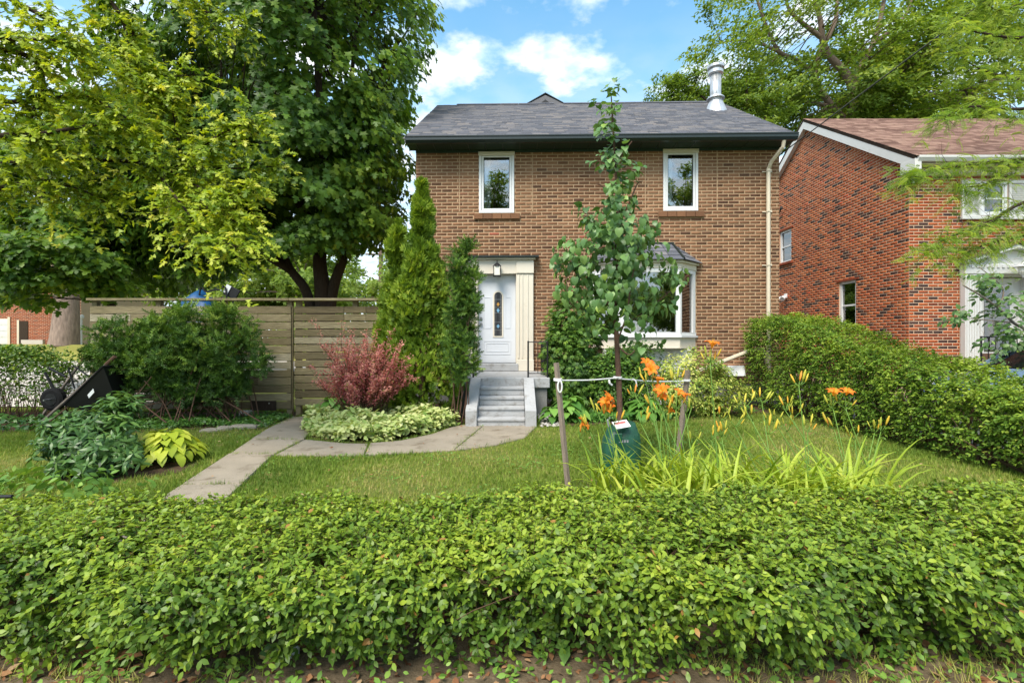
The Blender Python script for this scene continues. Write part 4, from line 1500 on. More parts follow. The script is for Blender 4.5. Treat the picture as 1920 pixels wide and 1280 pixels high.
railing('porch_railing', 'black wrought iron railing on the porch of the red brick house', [(10.3, 10.62), (11.25, 10.62), (12.3, 10.62), (13.6, 10.62)], .9, 1.5, pick=.14, r=.014)
sc_ = bpy.data.objects['porch_railing']
for sx in (-1, 1):
    pts = [(10.77 + sx * (.02 + .085 * math.sin(t)), 10.62, 1.16 + .13 * math.cos(t) * (1 if t < 3 else .7)) for t in np.linspace(.1, 5.2, 16)]
    part('scroll', MB().tube(pts, .008, n=5), 'black_iron', sc_)
pl = thing('porch_lantern', 'white bell-shaped lantern hanging under the pediment of the red house', 'lantern', (12.26, 11.55, 3.0))
part('chain', MB().tube([(12.26, 11.6, 3.42), (12.26, 11.6, 3.30)], .01, n=5), 'white_paint', pl)
part('bracket_arm', MB().tube([(12.26, NY - .18, 3.40), (12.26, 11.6, 3.42)], .014, n=5), 'white_paint', pl)
part('hood', MB().lathe([(.17, 3.19), (.16, 3.21), (.09, 3.26), (.03, 3.31)], 12.26, 11.6, 16), 'white_paint', pl)
part('lamp_glass', MB().lathe([(.05, 3.0), (.09, 3.06), (.10, 3.18)], 12.26, 11.6, 12), 'lamp_glass', pl)
part('finial', MB().lathe([(.012, 2.93), (.03, 2.97), (.05, 2.998)], 12.26, 11.6, 10), 'white_paint', pl)
cp = np.array([NX0 - .02, 17.35, 1.4 + 82 * 17.35 / FPX])
wl = thing('flood_light', 'small white twin floodlight on the side of the red brick house', 'light', cp)
part('mount', MB().box(NX0 - .06, NX0 - .014, cp[1] - .08, cp[1] + .08, cp[2] - .02, cp[2] + .14, .01), 'white_vinyl', wl)
for s_ in (-.14, .14):
    part('lamp_head', MB().tube([(NX0 - .07, cp[1] + s_ * .4, cp[2] + .06), (NX0 - .15, cp[1] + s_, cp[2]), (NX0 - .26, cp[1] + s_ * 1.3, cp[2] - .06)], [.03, .05, .085], n=10), 'white_vinyl', wl)
mast = thing('service_pipe', 'thin black bent service pipe on the red brick gable wall', 'pipe', (NX0 - .05, 17.9, 4.6))
part('pipe', MB().tube([(NX0 - .05, 17.98, 3.2), (NX0 - .05, 17.98, 5.75), (NX0 - .07, 17.92, 5.9), (NX0 - .12, 17.5, 6.2)], .03, n=7), 'cable_black', mast)
part('weather_head', MB().tube([(NX0 - .12, 17.5, 6.2), (NX0 - .14, 17.42, 6.22)], .05, n=8), 'cable_black', mast)

wire_a = np.array([5.97, 10.98, 5.55])
wire_b = np.array([7.69, 8.0, 7.05])
wp = []
for i in range(25):
    t = i / 24 * 3.2
    q = wire_a + (wire_b - wire_a) * t
    q[2] -= 0.05 * math.sin(min(1, t / 3.2) * math.pi) * 3
    wp.append(tuple(q))
sw_ = thing('service_wire', 'black overhead wire slanting up to the right in front of the red gable', 'wire', wire_a)
part('wire', MB().tube(wp, .011, n=5), 'cable_black', sw_)
part('support_strand', MB().tube([(p[0] + .012 * math.sin(i), p[1], p[2] + .018) for i, p in enumerate(wp)], .005, n=4), 'steel_rim', sw_)
part('insulator', MB().tube([tuple(wire_a), tuple(wire_a + np.array([.05, -.09, .05]))], .03, n=8), 'steel_rim', sw_)

# car on the neighbour's drive, mostly hidden by the hedge
CDX = 0.68
car = thing('parked_car', 'pale blue car with dark glass parked behind the right hedge', 'car', (9.6 + CDX, 8.7, 0))
cy0, cy1 = 7.95, 9.55
body = [(7.35 + CDX, .30), (7.30 + CDX, .55), (7.42 + CDX, .72), (8.20 + CDX, .86), (8.45 + CDX, .90), (11.2 + CDX, .95), (11.45 + CDX, .80), (11.5 + CDX, .35)]
part('body', MB().prism(body, 1, cy0, cy1), 'car_blue', car)
cab = [(8.38 + CDX, .905), (9.25 + CDX, 1.37), (9.45 + CDX, 1.40), (10.5 + CDX, 1.40), (11.0 + CDX, .955)]
part('cabin_glass', MB().prism([(8.50 + CDX, .905), (9.30 + CDX, 1.345), (10.45 + CDX, 1.345), (10.9 + CDX, .95)], 1, cy0 + .12, cy1 - .12), 'car_glass', car)
part('roof', MB().prism([(9.22 + CDX, 1.348), (9.40 + CDX, 1.41), (10.4 + CDX, 1.41), (10.52 + CDX, 1.348)], 1, cy0 + .10, cy1 - .10), 'car_blue', car)
for y in (cy0 + .10, cy1 - .13):
    part('pillar', MB().prism([(8.36 + CDX, .905), (8.47 + CDX, .905), (9.32 + CDX, 1.37), (9.22 + CDX, 1.38)], 1, y, y + .03), 'car_blue', car)
    part('pillar', MB().prism([(10.95 + CDX, .955), (11.02 + CDX, .955), (10.5 + CDX, 1.39), (10.40 + CDX, 1.37)], 1, y, y + .03), 'car_blue', car)
    part('pillar', MB().box(9.92 + CDX, 9.99 + CDX, y, y + .03, .95, 1.36), 'car_blue', car)
for x in (8.1 + CDX, 10.7 + CDX):
    for y in (cy0 + .02, cy1 - .02):
        wh = part('wheel', MB().tube([(x, y - .09, .31), (x, y + .09, .31)], .31, n=20), 'black_rubber', car)
        part('rim', MB().tube([(x, y - .096, .31), (x, y + .096, .31)], .19, n=14), 'steel_rim', wh)
for y in (cy0 + .05, cy1 - .35):
    part('headlight', MB().box(7.29 + CDX, 7.40 + CDX, y, y + .3, .56, .68, .02), 'lamp_glass', car)

# ------------------------------------------------------------------ wooden fence and gate
FY = 9.0


def z_at(py, Y):
    return CAMZ + (640 - py) * Y / FPX


fence = thing('wooden_fence', 'weathered horizontal board fence behind the yew shrub at left', 'fence', (-6, FY, 0))
gate = thing('wooden_gate', 'weathered horizontal board gate between the fence and the cedars', 'gate', (-3.3, FY, 0))
fz0, fz1 = .14, 2.06
rows = 13
bh_ = (fz1 - fz0) / rows


def boards(parent, x0, x1, y, joints, gap, t0, z0, z1, nrow):
    h = (z1 - z0) / nrow
    for r in range(nrow):
        cuts = [x0] + sorted(j for j in joints(r) if x0 + .1 < j < x1 - .1) + [x1]
        for a, b in zip(cuts[:-1], cuts[1:]):
            ya = y + RNG.uniform(-.004, .004)
            v = t0 + RNG.uniform(-.38, .42)
            dz1_, dz2_ = RNG.uniform(-.003, .003, 2)
            vs_, fs = chamfer_box(a + .002, b - .002, ya, ya + .024, z0 + r * h + gap / 2, z0 + (r + 1) * h - gap / 2, .005)
            vs_ = [(p[0], p[1], p[2] + (dz1_ if p[0] < (a + b) / 2 else dz2_)) for p in vs_]
            part('board', MB().add(vs_, fs), 'fence_wood', parent, tint=float(np.clip(v, 0.02, .98)))


boards(fence, -7.86, -4.11, FY, lambda r: [-4.55 - .55 * ((r * 3) % 4) / 3 - (.0 if r % 2 else 1.2), -6.3 - .4 * (r % 3)], .011, .55, fz0, fz1, rows)
boards(gate, -4.06, -2.25, FY + .01, lambda r: ([-3.13, -2.72] if r > 10 else [-3.35 - .1 * (r % 2)] if r == 6 else []), .018, .38, fz0 + .06, fz1, rows)
part('rail', MB().box(-4.13, -2.20, FY - .06, FY + .10, 2.155, 2.20, .005), 'fence_wood', gate, tint=.6)
part('rail', MB().box(-7.88, -4.135, FY - .06, FY + .10, 2.155, 2.20, .005), 'fence_wood', fence, tint=.45)
for x in (-7.84, -6.65, -5.45, -4.20):
    part('post', MB().box(x, x + .09, FY + .026, FY + .115, 0, 2.153), 'fence_wood', fence, tint=.5)
for x in (-4.04, -2.98, -2.33):
    part('post', MB().box(x, x + .09, FY + .036, FY + .125, 0.02, 2.153), 'fence_wood', gate, tint=.45)
part('kickboard', MB().box(-4.85, -4.38, FY - .03, FY - .008, .12, .30, .004), 'bark_dark', fence)
part('hinge_strip', MB().box(-4.098, -4.072, FY + .004, FY + .022, .10, 2.06), 'fence_wood', gate, tint=.05)
rb_ = part('bolt', MB().tube([(-4.50, FY - .03, .255), (-4.50, FY - .045, .255)], .012, n=8), 'steel_rim', fence)
cbk = G(478, 779)
cb = thing('concrete_block', 'small pale concrete block at the foot of the fence', 'block', (cbk[0], FY - .15, 0))
part('block', MB().box(cbk[0] - .10, cbk[0] + .08, FY - .24, FY - .10, 0, .14, .008), 'pavement', cb)

# things that show above the fence
tp = thing('blue_tarp', 'bright blue tarp over a pile behind the wooden fence', 'tarp', (-6.6, 10.0, 0))
vs_, fs = [], []
nx, ny = 14, 8
for j in range(ny + 1):
    for i in range(nx + 1):
        u, v = i / nx, j / ny
        x = -7.1 + 1.15 * u
        y = 9.45 + 1.0 * v
        h = 2.05 + .40 * math.exp(-((u - .62) / .22) ** 2) * math.sin(math.pi * min(1, v + .1)) + .05 * math.sin(7 * u + 5 * v)
        if j == 0 or j == ny or i == 0 or i == nx:
            h = .3
        vs_.append((x, y, h))
for j in range(ny):
    for i in range(nx):
        a = j * (nx + 1) + i
        fs.append((a, a + 1, a + nx + 2, a + nx + 1))
part('sheet', MB().add(vs_, fs), 'tarp_blue', tp, smooth=True)
bf = thing('black_frame', 'black tubular frame with a tilted panel standing behind the fence', 'frame', (-5.4, 9.6, 0))
p0 = P(378, 556, 9.7)
p1 = P(412, 543, 9.7)
p2 = P(425, 556, 9.7)
part('tube', MB().tube(smooth_path([(p0[0] - .1, 9.7, .05), tuple(p0 + [-.05, 0, 0]), tuple(p0 + [.1, 0, .09]), tuple(p1), tuple(p2), (p2[0] + .05, 9.7, .05)], 4), .018, n=6), 'black_iron', bf)
pc = P(435, 549, 9.75)
part('panel', MB().box(pc[0] - .15, pc[0] + .13, 9.74, 9.78, pc[2] - .10, pc[2] + .12, .006, rot=(0, .5, 0)), 'black_plastic', bf)
part('panel_edge', MB().box(pc[0] - .16, pc[0] - .06, 9.725, 9.7385, pc[2] - .06, pc[2] + .11, rot=(0, .5, 0), piv=tuple(pc)), 'bright_tag', bf)
part('panel_post', MB().tube([(pc[0], 9.79, .0), (pc[0], 9.79, pc[2])], .02, n=6), 'black_iron', bf)

# ------------------------------------------------------------------ wheelbarrow tipped up against the yew
wb = thing('wheelbarrow', 'black wheelbarrow tipped up on its wheel beside the yew shrub', 'wheelbarrow', (-7.3, 8.0, 0))
A1, B1 = P(72, 796, 7.9), P(216, 668, 7.9)
A2, B2_ = P(72, 790, 8.35), P(160, 668, 8.5)
A1[2] = max(A1[2], .03)
A2[2] = max(A2[2], .03)
part('handle', MB().tube([tuple(A1), tuple(B1)], .024, n=6), 'wood_grey', wb)
part('handle', MB().tube([tuple(A2), tuple(B2_)], .024, n=6), 'wood_grey', wb)
part('grip', MB().tube([tuple(B1 - (B1 - A1) * .12), tuple(B1)], .03, n=8), 'bark_brown', wb)
part('grip', MB().tube([tuple(B2_ - (B2_ - A2) * .12), tuple(B2_)], .03, n=8), 'bark_brown', wb)
wc = P(100, 748, 8.1)
tv = []
wh = part('wheel', MB().tube([(wc[0], 8.05, wc[2]), (wc[0], 8.07, wc[2]), (wc[0], 8.15, wc[2]), (wc[0], 8.17, wc[2])], [.15, .19, .19, .15], n=20), 'black_rubber', wb)
part('rim', MB().tube([(wc[0], 8.045, wc[2]), (wc[0], 8.175, wc[2])], .10, n=14), 'black_iron', wh)
part('axle', MB().tube([(wc[0], 7.93, wc[2]), (wc[0], 8.33, wc[2])], .014, n=8), 'steel_rim', wh)
uu = (B1 - A1) / np.linalg.norm(B1 - A1)
dn = np.array([uu[2], 0, -uu[0]])                    # below the poles, down to the right
o0 = A1 + uu * .55
tray = MB()
ring_t, ring_b = [], []
for (a, y) in ((0, 7.86), (.95, 7.78), (.95, 8.50), (0, 8.40)):
    q = o0 + uu * a + dn * .05
    ring_t.append((q[0], y, q[2]))
    q = o0 + uu * (.2 + a * .55) + dn * .42
    ring_b.append((q[0], 8.14 + (y - 8.14) * .7, max(.02, q[2])))
tray.add(ring_t + ring_b, [(0, 1, 5, 4), (1, 2, 6, 5), (2, 3, 7, 6), (3, 0, 4, 7), (0, 1, 2, 3)] + [(4, 5, 6, 7)])
part('tray', tray, 'black_plastic', wb)
part('tray_rim', MB().tube(ring_t + [ring_t[0]], .016, n=6), 'black_rubber', wb)
part('sticker', MB().add([tuple(np.array(q) + np.array([0, -.012, 0])) for q in (P(165, 740, 7.82), P(176, 728, 7.82), P(178, 735, 7.82), P(168, 746, 7.82))], [(0, 1, 2, 3)]), 'bright_tag', wb)
for (y, off) in ((7.9, 0), (8.4, .05)):
    l0 = o0 + uu * .35
    l1 = P(136, 682, y)
    l2 = P(118, 697, y)
    part('leg', MB().tube([tuple(P(140, 728, y)), tuple(P(128, 690, y)), tuple(P(138, 686, y)), tuple(P(165, 704, y))], .014, n=6), 'black_iron', wb)
part('brace', MB().tube([tuple(P(92, 690, 8.2)), tuple(P(122, 706, 8.2))], .022, n=6), 'black_iron', wb)
part('brace', MB().tube([tuple(P(84, 698, 8.2)), tuple(P(102, 730, 8.2))], .022, n=6), 'black_iron', wb)
part('nose_bar', MB().tube([tuple(A1), tuple(A2)], .018, n=6), 'black_iron', wb)

# ------------------------------------------------------------------ far left: house across the side street, old trunk, poles
FB = 36.0
fh = thing('brick_house', 'distant red brick house with white garage door across the street at far left', 'house', (-36, FB, 1.2))


def fx_(px, Y=FB):
    return (px - 960) * Y / FPX


def fz_(py, Y=FB):
    return CAMZ + (640 - py) * Y / FPX


fw = part('wall', MB().box(fx_(-160), fx_(152), FB, FB + 8, 1.15, fz_(470)), 'red_mortar', fh)
bkf = lay_bricks(fx_(-20), fx_(152), 1.2, fz_(535), [(fx_(-20), fx_(19), 0, fz_(598)), (fx_(34), fx_(53), 0, fz_(602))], bl=.30, bh=.085, jt=.016)
build_bricks(bkf, lambda s, d, z: (s, FB - d, z), 'red_brick', fw, [RNG.uniform(.18, .42) for _ in bkf], 0, 0, bl=.30, bh=.085)
part('roof', MB().prism([(FB - .5, fz_(470)), (FB + 8.5, fz_(470)), (FB + 4, fz_(400))], 0, fx_(-175), fx_(158)), 'bark_dark', fh)
gd = part('garage_door', MB().box(fx_(-60), fx_(17), FB - .03, FB - .012, 1.2, fz_(598)), 'white_paint', fh)
for k in range(4):
    z = 1.25 + k * (fz_(598) - 1.2) / 4
    part('panel', MB().box(fx_(-58), fx_(15), FB - .045, FB - .031, z, z + .30), 'white_paint', gd)
part('garage_frame', MB().box(fx_(15.5), fx_(20), FB - .06, FB - .012, 1.2, fz_(594)), 'beige_metal', fh)
dr = part('door', MB().box(fx_(37), fx_(53), FB - .04, FB - .012, 1.2, fz_(602)), 'bark_dark', fh)
part('door_frame', MB().box(fx_(33), fx_(37), FB - .06, FB - .012, 1.2, fz_(600)), 'beige_metal', dr)
part('low_wall', MB().box(fx_(52), fx_(92), FB - .5, FB - .3, 1.2, fz_(637)), 'pavement', fh)
railing('garden_railing', 'tiny black railing in front of the distant garage door', [(fx_(2), FB - 1.2), (fx_(5), FB - 1.2)], 1.2, fz_(616), pick=.2, r=.04)
pp_ = thing('white_post', 'slim white post at the corner of the distant red house', 'post', (fx_(152, 33), 33, 1.2))
part('shaft', MB().tube([(fx_(152, 33), 33, 1.2), (fx_(152, 33), 33, fz_(592, 33))], .07, n=8), 'white_paint', pp_)
part('lamp_head', MB().lathe([(.05, fz_(598, 33)), (.12, fz_(596, 33)), (.12, fz_(592, 33)), (.04, fz_(590, 33))], fx_(156, 33), 32.9, 10), 'white_paint', pp_)
up_ = thing('utility_pole', 'grey wooden utility pole beyond the fence, left of the cedars', 'pole', (fx_(714, 40), 40, 0))
part('shaft', MB().tube([(fx_(714, 40), 40, -.05), (fx_(714, 40), 40, 9.2)], .24, .18, n=10), 'bark_grey', up_)
part('crossarm', MB().box(fx_(714, 40) - 1.2, fx_(714, 40) + 1.2, 39.72, 39.81, 8.5, 8.62), 'bark_grey', up_)


# ------------------------------------------------------------------ tree builder
def limb_mesh(pts, r0, r1, n=9, wob=0.0):
    pp2 = smooth_path(pts, 5)
    return MB().tube([tuple(p) for p in pp2], taper(len(pp2), r0, r1), n=n)


def make_tree(name, label, limbs, centers, n_leaf, crad, T, size, leaf_m, bark, crown_c, droop=.4, out=.6, up=.6, jitter=.7, group=None, cat='tree', twig_r=.02, twig_m=None, n_obj=0,
              tint_fn=None, max_twig=6.0, trunk_n=9, leaves=None):
    """limbs: list of (name, points, r0, r1); centers: leaf cluster centres"""
    base = np.array(limbs[0][1][0], dtype=float)
    t = thing(name, label, cat, base, group=group)
    lp = []
    for (nm, pts, r0, r1) in limbs:
        pp2 = smooth_path(pts, 5)
        lp += pp2
        part(nm, MB().tube([tuple(p) for p in pp2], taper(len(pp2), r0, r1), n=trunk_n), bark, t, smooth=True)
    lp = np.array(lp)
    centers = np.asarray(centers)
    d = np.linalg.norm(centers[:, None, :] - lp[None, :, :], axis=2)
    st = lp[np.argmin(d + .35 * np.maximum(0, lp[None, :, 2] - centers[:, None, 2]), axis=1)]
    ln = np.linalg.norm(centers - st, axis=1)
    ok = ln < max_twig
    if ok.any():
        V, F = twigs(st[ok], centers[ok], twig_r * (0.4 + ln[ok] / 2.5))
        np_part('twigwork', V, F, twig_m or bark, t, kind='stuff')
    if leaves is not None:
        pos, R, s, tint = leaves
        split_leaves(T, pos, R, s, tint, leaf_m, t, n_obj, rest='crown')
        return t
    m = len(centers)
    k = np.repeat(np.arange(m), n_leaf)
    n = len(k)
    crad = np.asarray(crad, dtype=float)
    off = rand_dirs(n) * (RNG.uniform(0, 1, n) ** .45)[:, None] * crad
    pos = centers[k] + off
    o = unit(pos - np.asarray(crown_c))
    o2 = unit(o * np.array([1, 1, .35]))
    nrm = o2 * out + np.array([0, 0, up]) + RNG.normal(size=(n, 3)) * jitter * .55
    dr_ = o2 * .6 + unit(off) * .5 + np.array([0, 0, -droop]) + RNG.normal(size=(n, 3)) * .35
    R = frames(nrm, dr_)
    s = size * RNG.uniform(.65, 1.15, n)
    tint = np.clip(RNG.normal(.42, .2, n) + np.repeat(RNG.normal(0, .12, m), n_leaf), 0.01, .99)
    if tint_fn is not None:
        tint = np.clip(tint + tint_fn(pos), .01, .99)
    split_leaves(T, pos, R, s, tint, leaf_m, t, n_obj, rest='crown')
    return t


def ell_points(n, c, r, inner=.45, keep=None):
    c, r = np.array(c, float), np.array(r, float)
    out = np.zeros((0, 3))
    while len(out) < n:
        p = rand_dirs(n) * (inner + (1 - inner) * RNG.uniform(0, 1, n) ** .6)[:, None]
        q = c + p * r
        if keep is not None:
            q = q[keep(q)]
        out = np.concatenate([out, q])
    return out[:n]


# dark maple behind the fence
TY = 14.2
mt = lambda px, py, Y=TY: P(px, py, Y)
base = np.array([-5.6, TY, -.05])


def maple_keep(q):
    px = 960 + q[:, 0] / q[:, 1] * FPX
    py = 640 - (q[:, 2] - CAMZ) / q[:, 1] * FPX
    lim = np.interp(py, [-300, 0, 100, 200, 290, 330, 420, 470, 520], [818, 818, 790, 765, 742, 756, 724, 706, 690])
    gap = (px > 480) & (py > 470 + 16 * np.sin(px * .03)) & (q[:, 1] < 16.5)
    return (px < lim) & (px > 140) & (q[:, 2] > 2.6) & (~gap)


cen = np.concatenate([
    ell_points(430, (-6.3, 14.4, 9.2), (4.9, 4.0, 5.6), .55, maple_keep),
    ell_points(150, (-9.6, 13.9, 6.2), (3.2, 2.8, 3.6), .45, maple_keep),
    ell_points(160, (-5.6, 13.6, 6.0), (3.4, 2.6, 2.6), .45, maple_keep),
    ell_points(70, (-9.8, 13.2, 4.0), (2.8, 1.6, 1.3), .2, maple_keep)])
limbs = [('trunk', [base, (-5.6, TY, 1.2), (-5.55, TY, 2.4)], .45, .34),
         ('limb', [(-5.75, TY, 1.6), mt(575, 548), mt(545, 505), mt(520, 450), mt(470, 330), mt(430, 200)], .17, .04),
         ('limb', [(-5.5, TY, 1.8), mt(605, 540), mt(600, 480), mt(612, 380), mt(600, 200), mt(590, 20)], .27, .07),
         ('limb', [(-5.4, TY, 1.9), mt(625, 540), mt(645, 480), mt(662, 400), mt(690, 260), mt(720, 120)], .19, .05),
         ('limb', [mt(612, 380), mt(640, 290), mt(655, 180), mt(668, 60)], .14, .04),
         ('limb', [mt(545, 505), mt(440, 450, 13.6), mt(330, 430, 13), mt(230, 440, 12.8)], .14, .04),
         ('limb', [mt(600, 440), mt(520, 330, 13.2), mt(430, 260, 12.6), mt(360, 250, 12.2)], .13, .03)]
make_tree('maple_tree', 'big dark green maple with several trunks behind the wooden gate', limbs, cen, 72, (.62, .55, .36), LEAF_MAPLE, .19, 'maple_leaf', 'bark_dark', (-6.3, 14.6, 8.2), droop=.75, out=.75, up=.55, jitter=.55, twig_r=.016,
          tint_fn=lambda p: .22 * np.clip((p[:, 0] + 4.2) / 2.5, -0.3, 1.2))  # sky light through the right side of the crown, put into leaf tint


# lime-green silver maple whose branches reach in from the left
def limb_px(lst):
    return [P(*q) for q in lst]


br = [limb_px([(-420, 420, 5.2), (-150, 330, 5.4), (0, 309, 5.5), (120, 300, 5.6), (230, 302, 5.7), (340, 312, 5.8), (430, 316, 5.9), (520, 312, 6.0)]),
      limb_px([(340, 312, 5.8), (400, 260, 5.7), (450, 235, 5.7), (470, 225, 5.6)]),
      limb_px([(300, 308, 5.75), (360, 345, 5.6), (420, 365, 5.5), (465, 360, 5.5)]),
      limb_px([(330, 320, 5.8), (380, 380, 5.5), (430, 410, 5.4), (460, 425, 5.4)]),
      limb_px([(280, 305, 5.7), (330, 370, 5.3), (380, 430, 5.2), (440, 462, 5.1)]),
      limb_px([(-300, -150, 5.0), (-60, 60, 5.1), (60, 110, 5.2), (80, 160, 5.2), (60, 220, 5.1), (90, 260, 5.1)]),
      limb_px([(-200, -200, 6.0), (140, -40, 6.0), (220, 20, 6.0), (250, 100, 6.0), (290, 140, 6.0), (350, 142, 6.0)]),
      limb_px([(250, 60, 6.0), (235, 110, 5.9), (270, 150, 5.8), (300, 170, 5.8)]),
      limb_px([(-300, 80, 5.0), (-80, 180, 5.1), (60, 190, 5.2), (160, 180, 5.3), (250, 230, 5.4)]),
      limb_px([(100, -150, 6.4), (260, -60, 6.4), (340, -10, 6.4), (400, 30, 6.4), (450, 42, 6.4)]),
      limb_px([(-200, 300, 4.8), (-40, 260, 4.9), (80, 250, 5.0), (180, 235, 5.2), (240, 240, 5.3)]),
      limb_px([(-250, 380, 5.0), (-40, 360, 5.2), (80, 340, 5.3), (160, 360, 5.4), (200, 380, 5.4)]),
      limb_px([(-150, -60, 5.4), (40, 10, 5.4), (120, 60, 5.4), (160, 110, 5.4)]),
      limb_px([(-150, 20, 4.9), (0, 70, 5.0), (80, 75, 5.0), (150, 80, 5.1)]),
      limb_px([(340, 300, 5.8), (330, 240, 5.9), (320, 200, 5.9), (300, 195, 5.9)])]


def branch_shoots(branches, per, lims, L, pairs, size, droop, jit, spread, step=9, tilt=-.1, side=.8, depth=.5):
    """shoots springing sideways from branch lines; lims(px) says where leaves grow"""
    bs, ds = [], []
    for b in branches:
        pts = np.array(smooth_path(b, step))
        dv = np.gradient(pts, axis=0)
        for p, v in zip(pts, dv):
            px = 960 + p[0] / p[1] * FPX
            if not lims(px):
                continue
            for k in range(per):
                v_ = v / (np.linalg.norm(v) + 1e-9)
                o = RNG.normal(size=3) * np.array([side, depth, side * .8])
                bs.append(p + RNG.normal(size=3) * spread)
                ds.append(v_ * .7 + o + np.array([0, 0, tilt]))
    bs, ds = np.array(bs), np.array(ds)
    n = len(bs)
    ln = RNG.uniform(*L, n)
    pos, R, s, idx, tt = shoots(bs, ds, ln, pairs, size, droop=droop, up=(0, -.45, .8), jit=jit, tip=.8)
    tint = np.clip(.30 + .35 * tt + RNG.normal(0, .12, len(pos)) + RNG.normal(0, .14, n)[idx], .01, .99)
    ends = bs + unit(ds) * ln[:, None] * .8 + np.array([0, 0, -1.0]) * (droop * ln * .64)[:, None]
    return bs, ends, (pos, R, s, tint)


cl_b, cl_e, lime_leaves = branch_shoots(br, 2, lambda px: px > -420, (.20, .52), 6, .10, .45, .42, .05)
tr = np.array([-9.2, 5.2, -.05])
limbs = [('trunk', [tr, (-9.1, 5.2, 2), (-8.9, 5.2, 4.5), (-8.6, 5.3, 7.5)], .42, .2)]
for i, b in enumerate(br):
    root = {1: None, 2: None, 3: None, 4: None, 7: None, 14: None}.get(i, 'trunk')
    pts = ([np.array([-8.9, 5.2, max(2.2, min(7.2, b[0][2] - .5))])] if root else []) + b
    limbs.append(('branch', pts, .045 if root else .016, .006))
make_tree('silver_maple', 'yellow-green maple branches with cut leaves reaching in from the left edge', limbs, cl_e, 1, (.1, .1, .1), LEAF_SILVER, .1, 'lime_leaf', 'bark_dark', (-7.5, 5.5, 4.5), twig_r=.005, n_obj=300, leaves=lime_leaves)

# slim dark tree further left, behind the fence
sb_ = P(205, 560, 12.0)
limbs = [('trunk', [(sb_[0], 12, -.05), (sb_[0] + .05, 12, 2.0), tuple(P(198, 470, 12)), tuple(P(208, 380, 12)), tuple(P(200, 250, 12))], .13, .04),
         ('limb', [tuple(P(200, 480, 12)), tuple(P(140, 440, 12)), tuple(P(95, 395, 11.6))], .06, .02),
         ('limb', [tuple(P(203, 430, 12)), tuple(P(260, 400, 12)), tuple(P(300, 370, 12))], .05, .02)]


def small_keep(q):
    px = 960 + q[:, 0] / q[:, 1] * FPX
    py = 640 - (q[:, 2] - CAMZ) / q[:, 1] * FPX
    return (px < 330) & (py < np.interp(px, [-200, 0, 80, 160, 250, 330], [575, 590, 575, 570, 545, 510]))


cen = np.concatenate([ell_points(110, (-11.2, 11.4, 3.4), (2.3, 1.3, 1.3), .2, small_keep), ell_points(90, (-10.6, 12.2, 5.6), (2.6, 1.6, 2.0), .3, small_keep)])
make_tree('young_maple', 'slender dark maple with low leafy branches left of the fence', limbs, cen, 60, (.42, .40, .22), LEAF_MAPLE, .17, 'maple_leaf', 'bark_dark', (-10.8, 12.2, 4), droop=.6, out=.5, up=.8, twig_r=.012)

# old silver-barked trunk across the street
ot = P(120, 648, 30.3)
limbs = [('trunk', [(ot[0], 30.3, 1.1), (ot[0] + .1, 30.3, 2.2), (ot[0] + .15, 30.3, 4.4), (ot[0] - .2, 30.3, 8)], .80, .5)]
cen = ell_points(120, (ot[0], 30.5, 11), (7, 5, 4.5), .5)
make_tree('old_maple', 'old tree with a thick pale furrowed trunk across the street at far left', limbs, cen, 45, (1.1, 1.1, .7), FAR_BUNCH, .34, 'far_leaf', 'bark_pale', (ot[0], 30.5, 9), twig_r=.03, trunk_n=16)

# background trees seen through the gaps
BG = [((-19, 33, 0), 5.0, 9, 'round green tree far behind the fence, nearest the far left house'), ((-13.5, 31, 0), 4.2, 7.5, 'bright green tree behind the fence, seen between the maple trunks'),
      ((-9.5, 38, 0), 4.6, 8, 'bright green tree far behind the wooden gate'), ((-5.2, 45, 0), 4.6, 7.5, 'low pale tree in the gap beside the brown house'),
      ((-25, 45, 1), 7, 12, 'tall tree behind the distant red house')]
for (b, r, h, lb) in BG:
    cen = ell_points(70, (b[0], b[1], b[2] + h * .55), (r, r, h * .48), .4)
    make_tree('broadleaf_tree', lb, [('trunk', [b, (b[0] + .1, b[1], b[2] + h * .3), (b[0], b[1], b[2] + h * .7)], .3, .1)], cen, 55, (.95, .95, .65), FAR_BUNCH, .34, 'far_leaf', 'bark_grey', (b[0], b[1], b[2] + h * .5), group='background trees', twig_r=.03)

# big airy tree behind the two houses
RY = 26.0
rt = lambda px, py, Y=RY: P(px, py, Y)
limbs = [('trunk', [(18.4, RY, -.05), (18.5, RY, 5), rt(1612, 300), rt(1606, 230)], .6, .36),
         ('limb', [rt(1606, 240), rt(1594, 154), rt(1554, 104), rt(1542, 73), rt(1538, 39), rt(1525, -10), rt(1500, -90)], .24, .07),
         ('limb', [rt(1606, 250), rt(1560, 200), rt(1529, 154), rt(1523, 135), rt(1488, 112), rt(1457, 92), rt(1427, 23), rt(1410, -40)], .2, .05),
         ('limb', [rt(1608, 220), rt(1606, 143), rt(1630, 100), rt(1646, 58), rt(1658, 0), rt(1680, -80)], .2, .07),
         ('limb', [rt(1612, 260), rt(1642, 214), rt(1673, 189), rt(1743, 179), rt(1816, 170), rt(1900, 140)], .18, .05),
         ('limb', [rt(1615, 250), rt(1680, 150), rt(1720, 110), rt(1780, 100), rt(1860, 60)], .17, .04),
         ('limb', [rt(1529, 154), rt(1534, 110), rt(1548, 80)], .16, .10),
         ('limb', [rt(1545, 75), rt(1500, 40), rt(1478, 15), rt(1470, -30)], .13, .05),
         ('limb', [rt(1548, 80), rt(1566, 40), rt(1570, 0), rt(1580, -50)], .13, .06),
         ('limb', [rt(1488, 112), rt(1430, 84), rt(1390, 76), rt(1352, 80)], .10, .02),
         ('limb', [rt(1560, 200), rt(1460, 185), rt(1390, 188), rt(1340, 196)], .11, .03),
         ('limb', [rt(1640, 80), rt(1690, 40), rt(1710, 0)], .13, .05)]


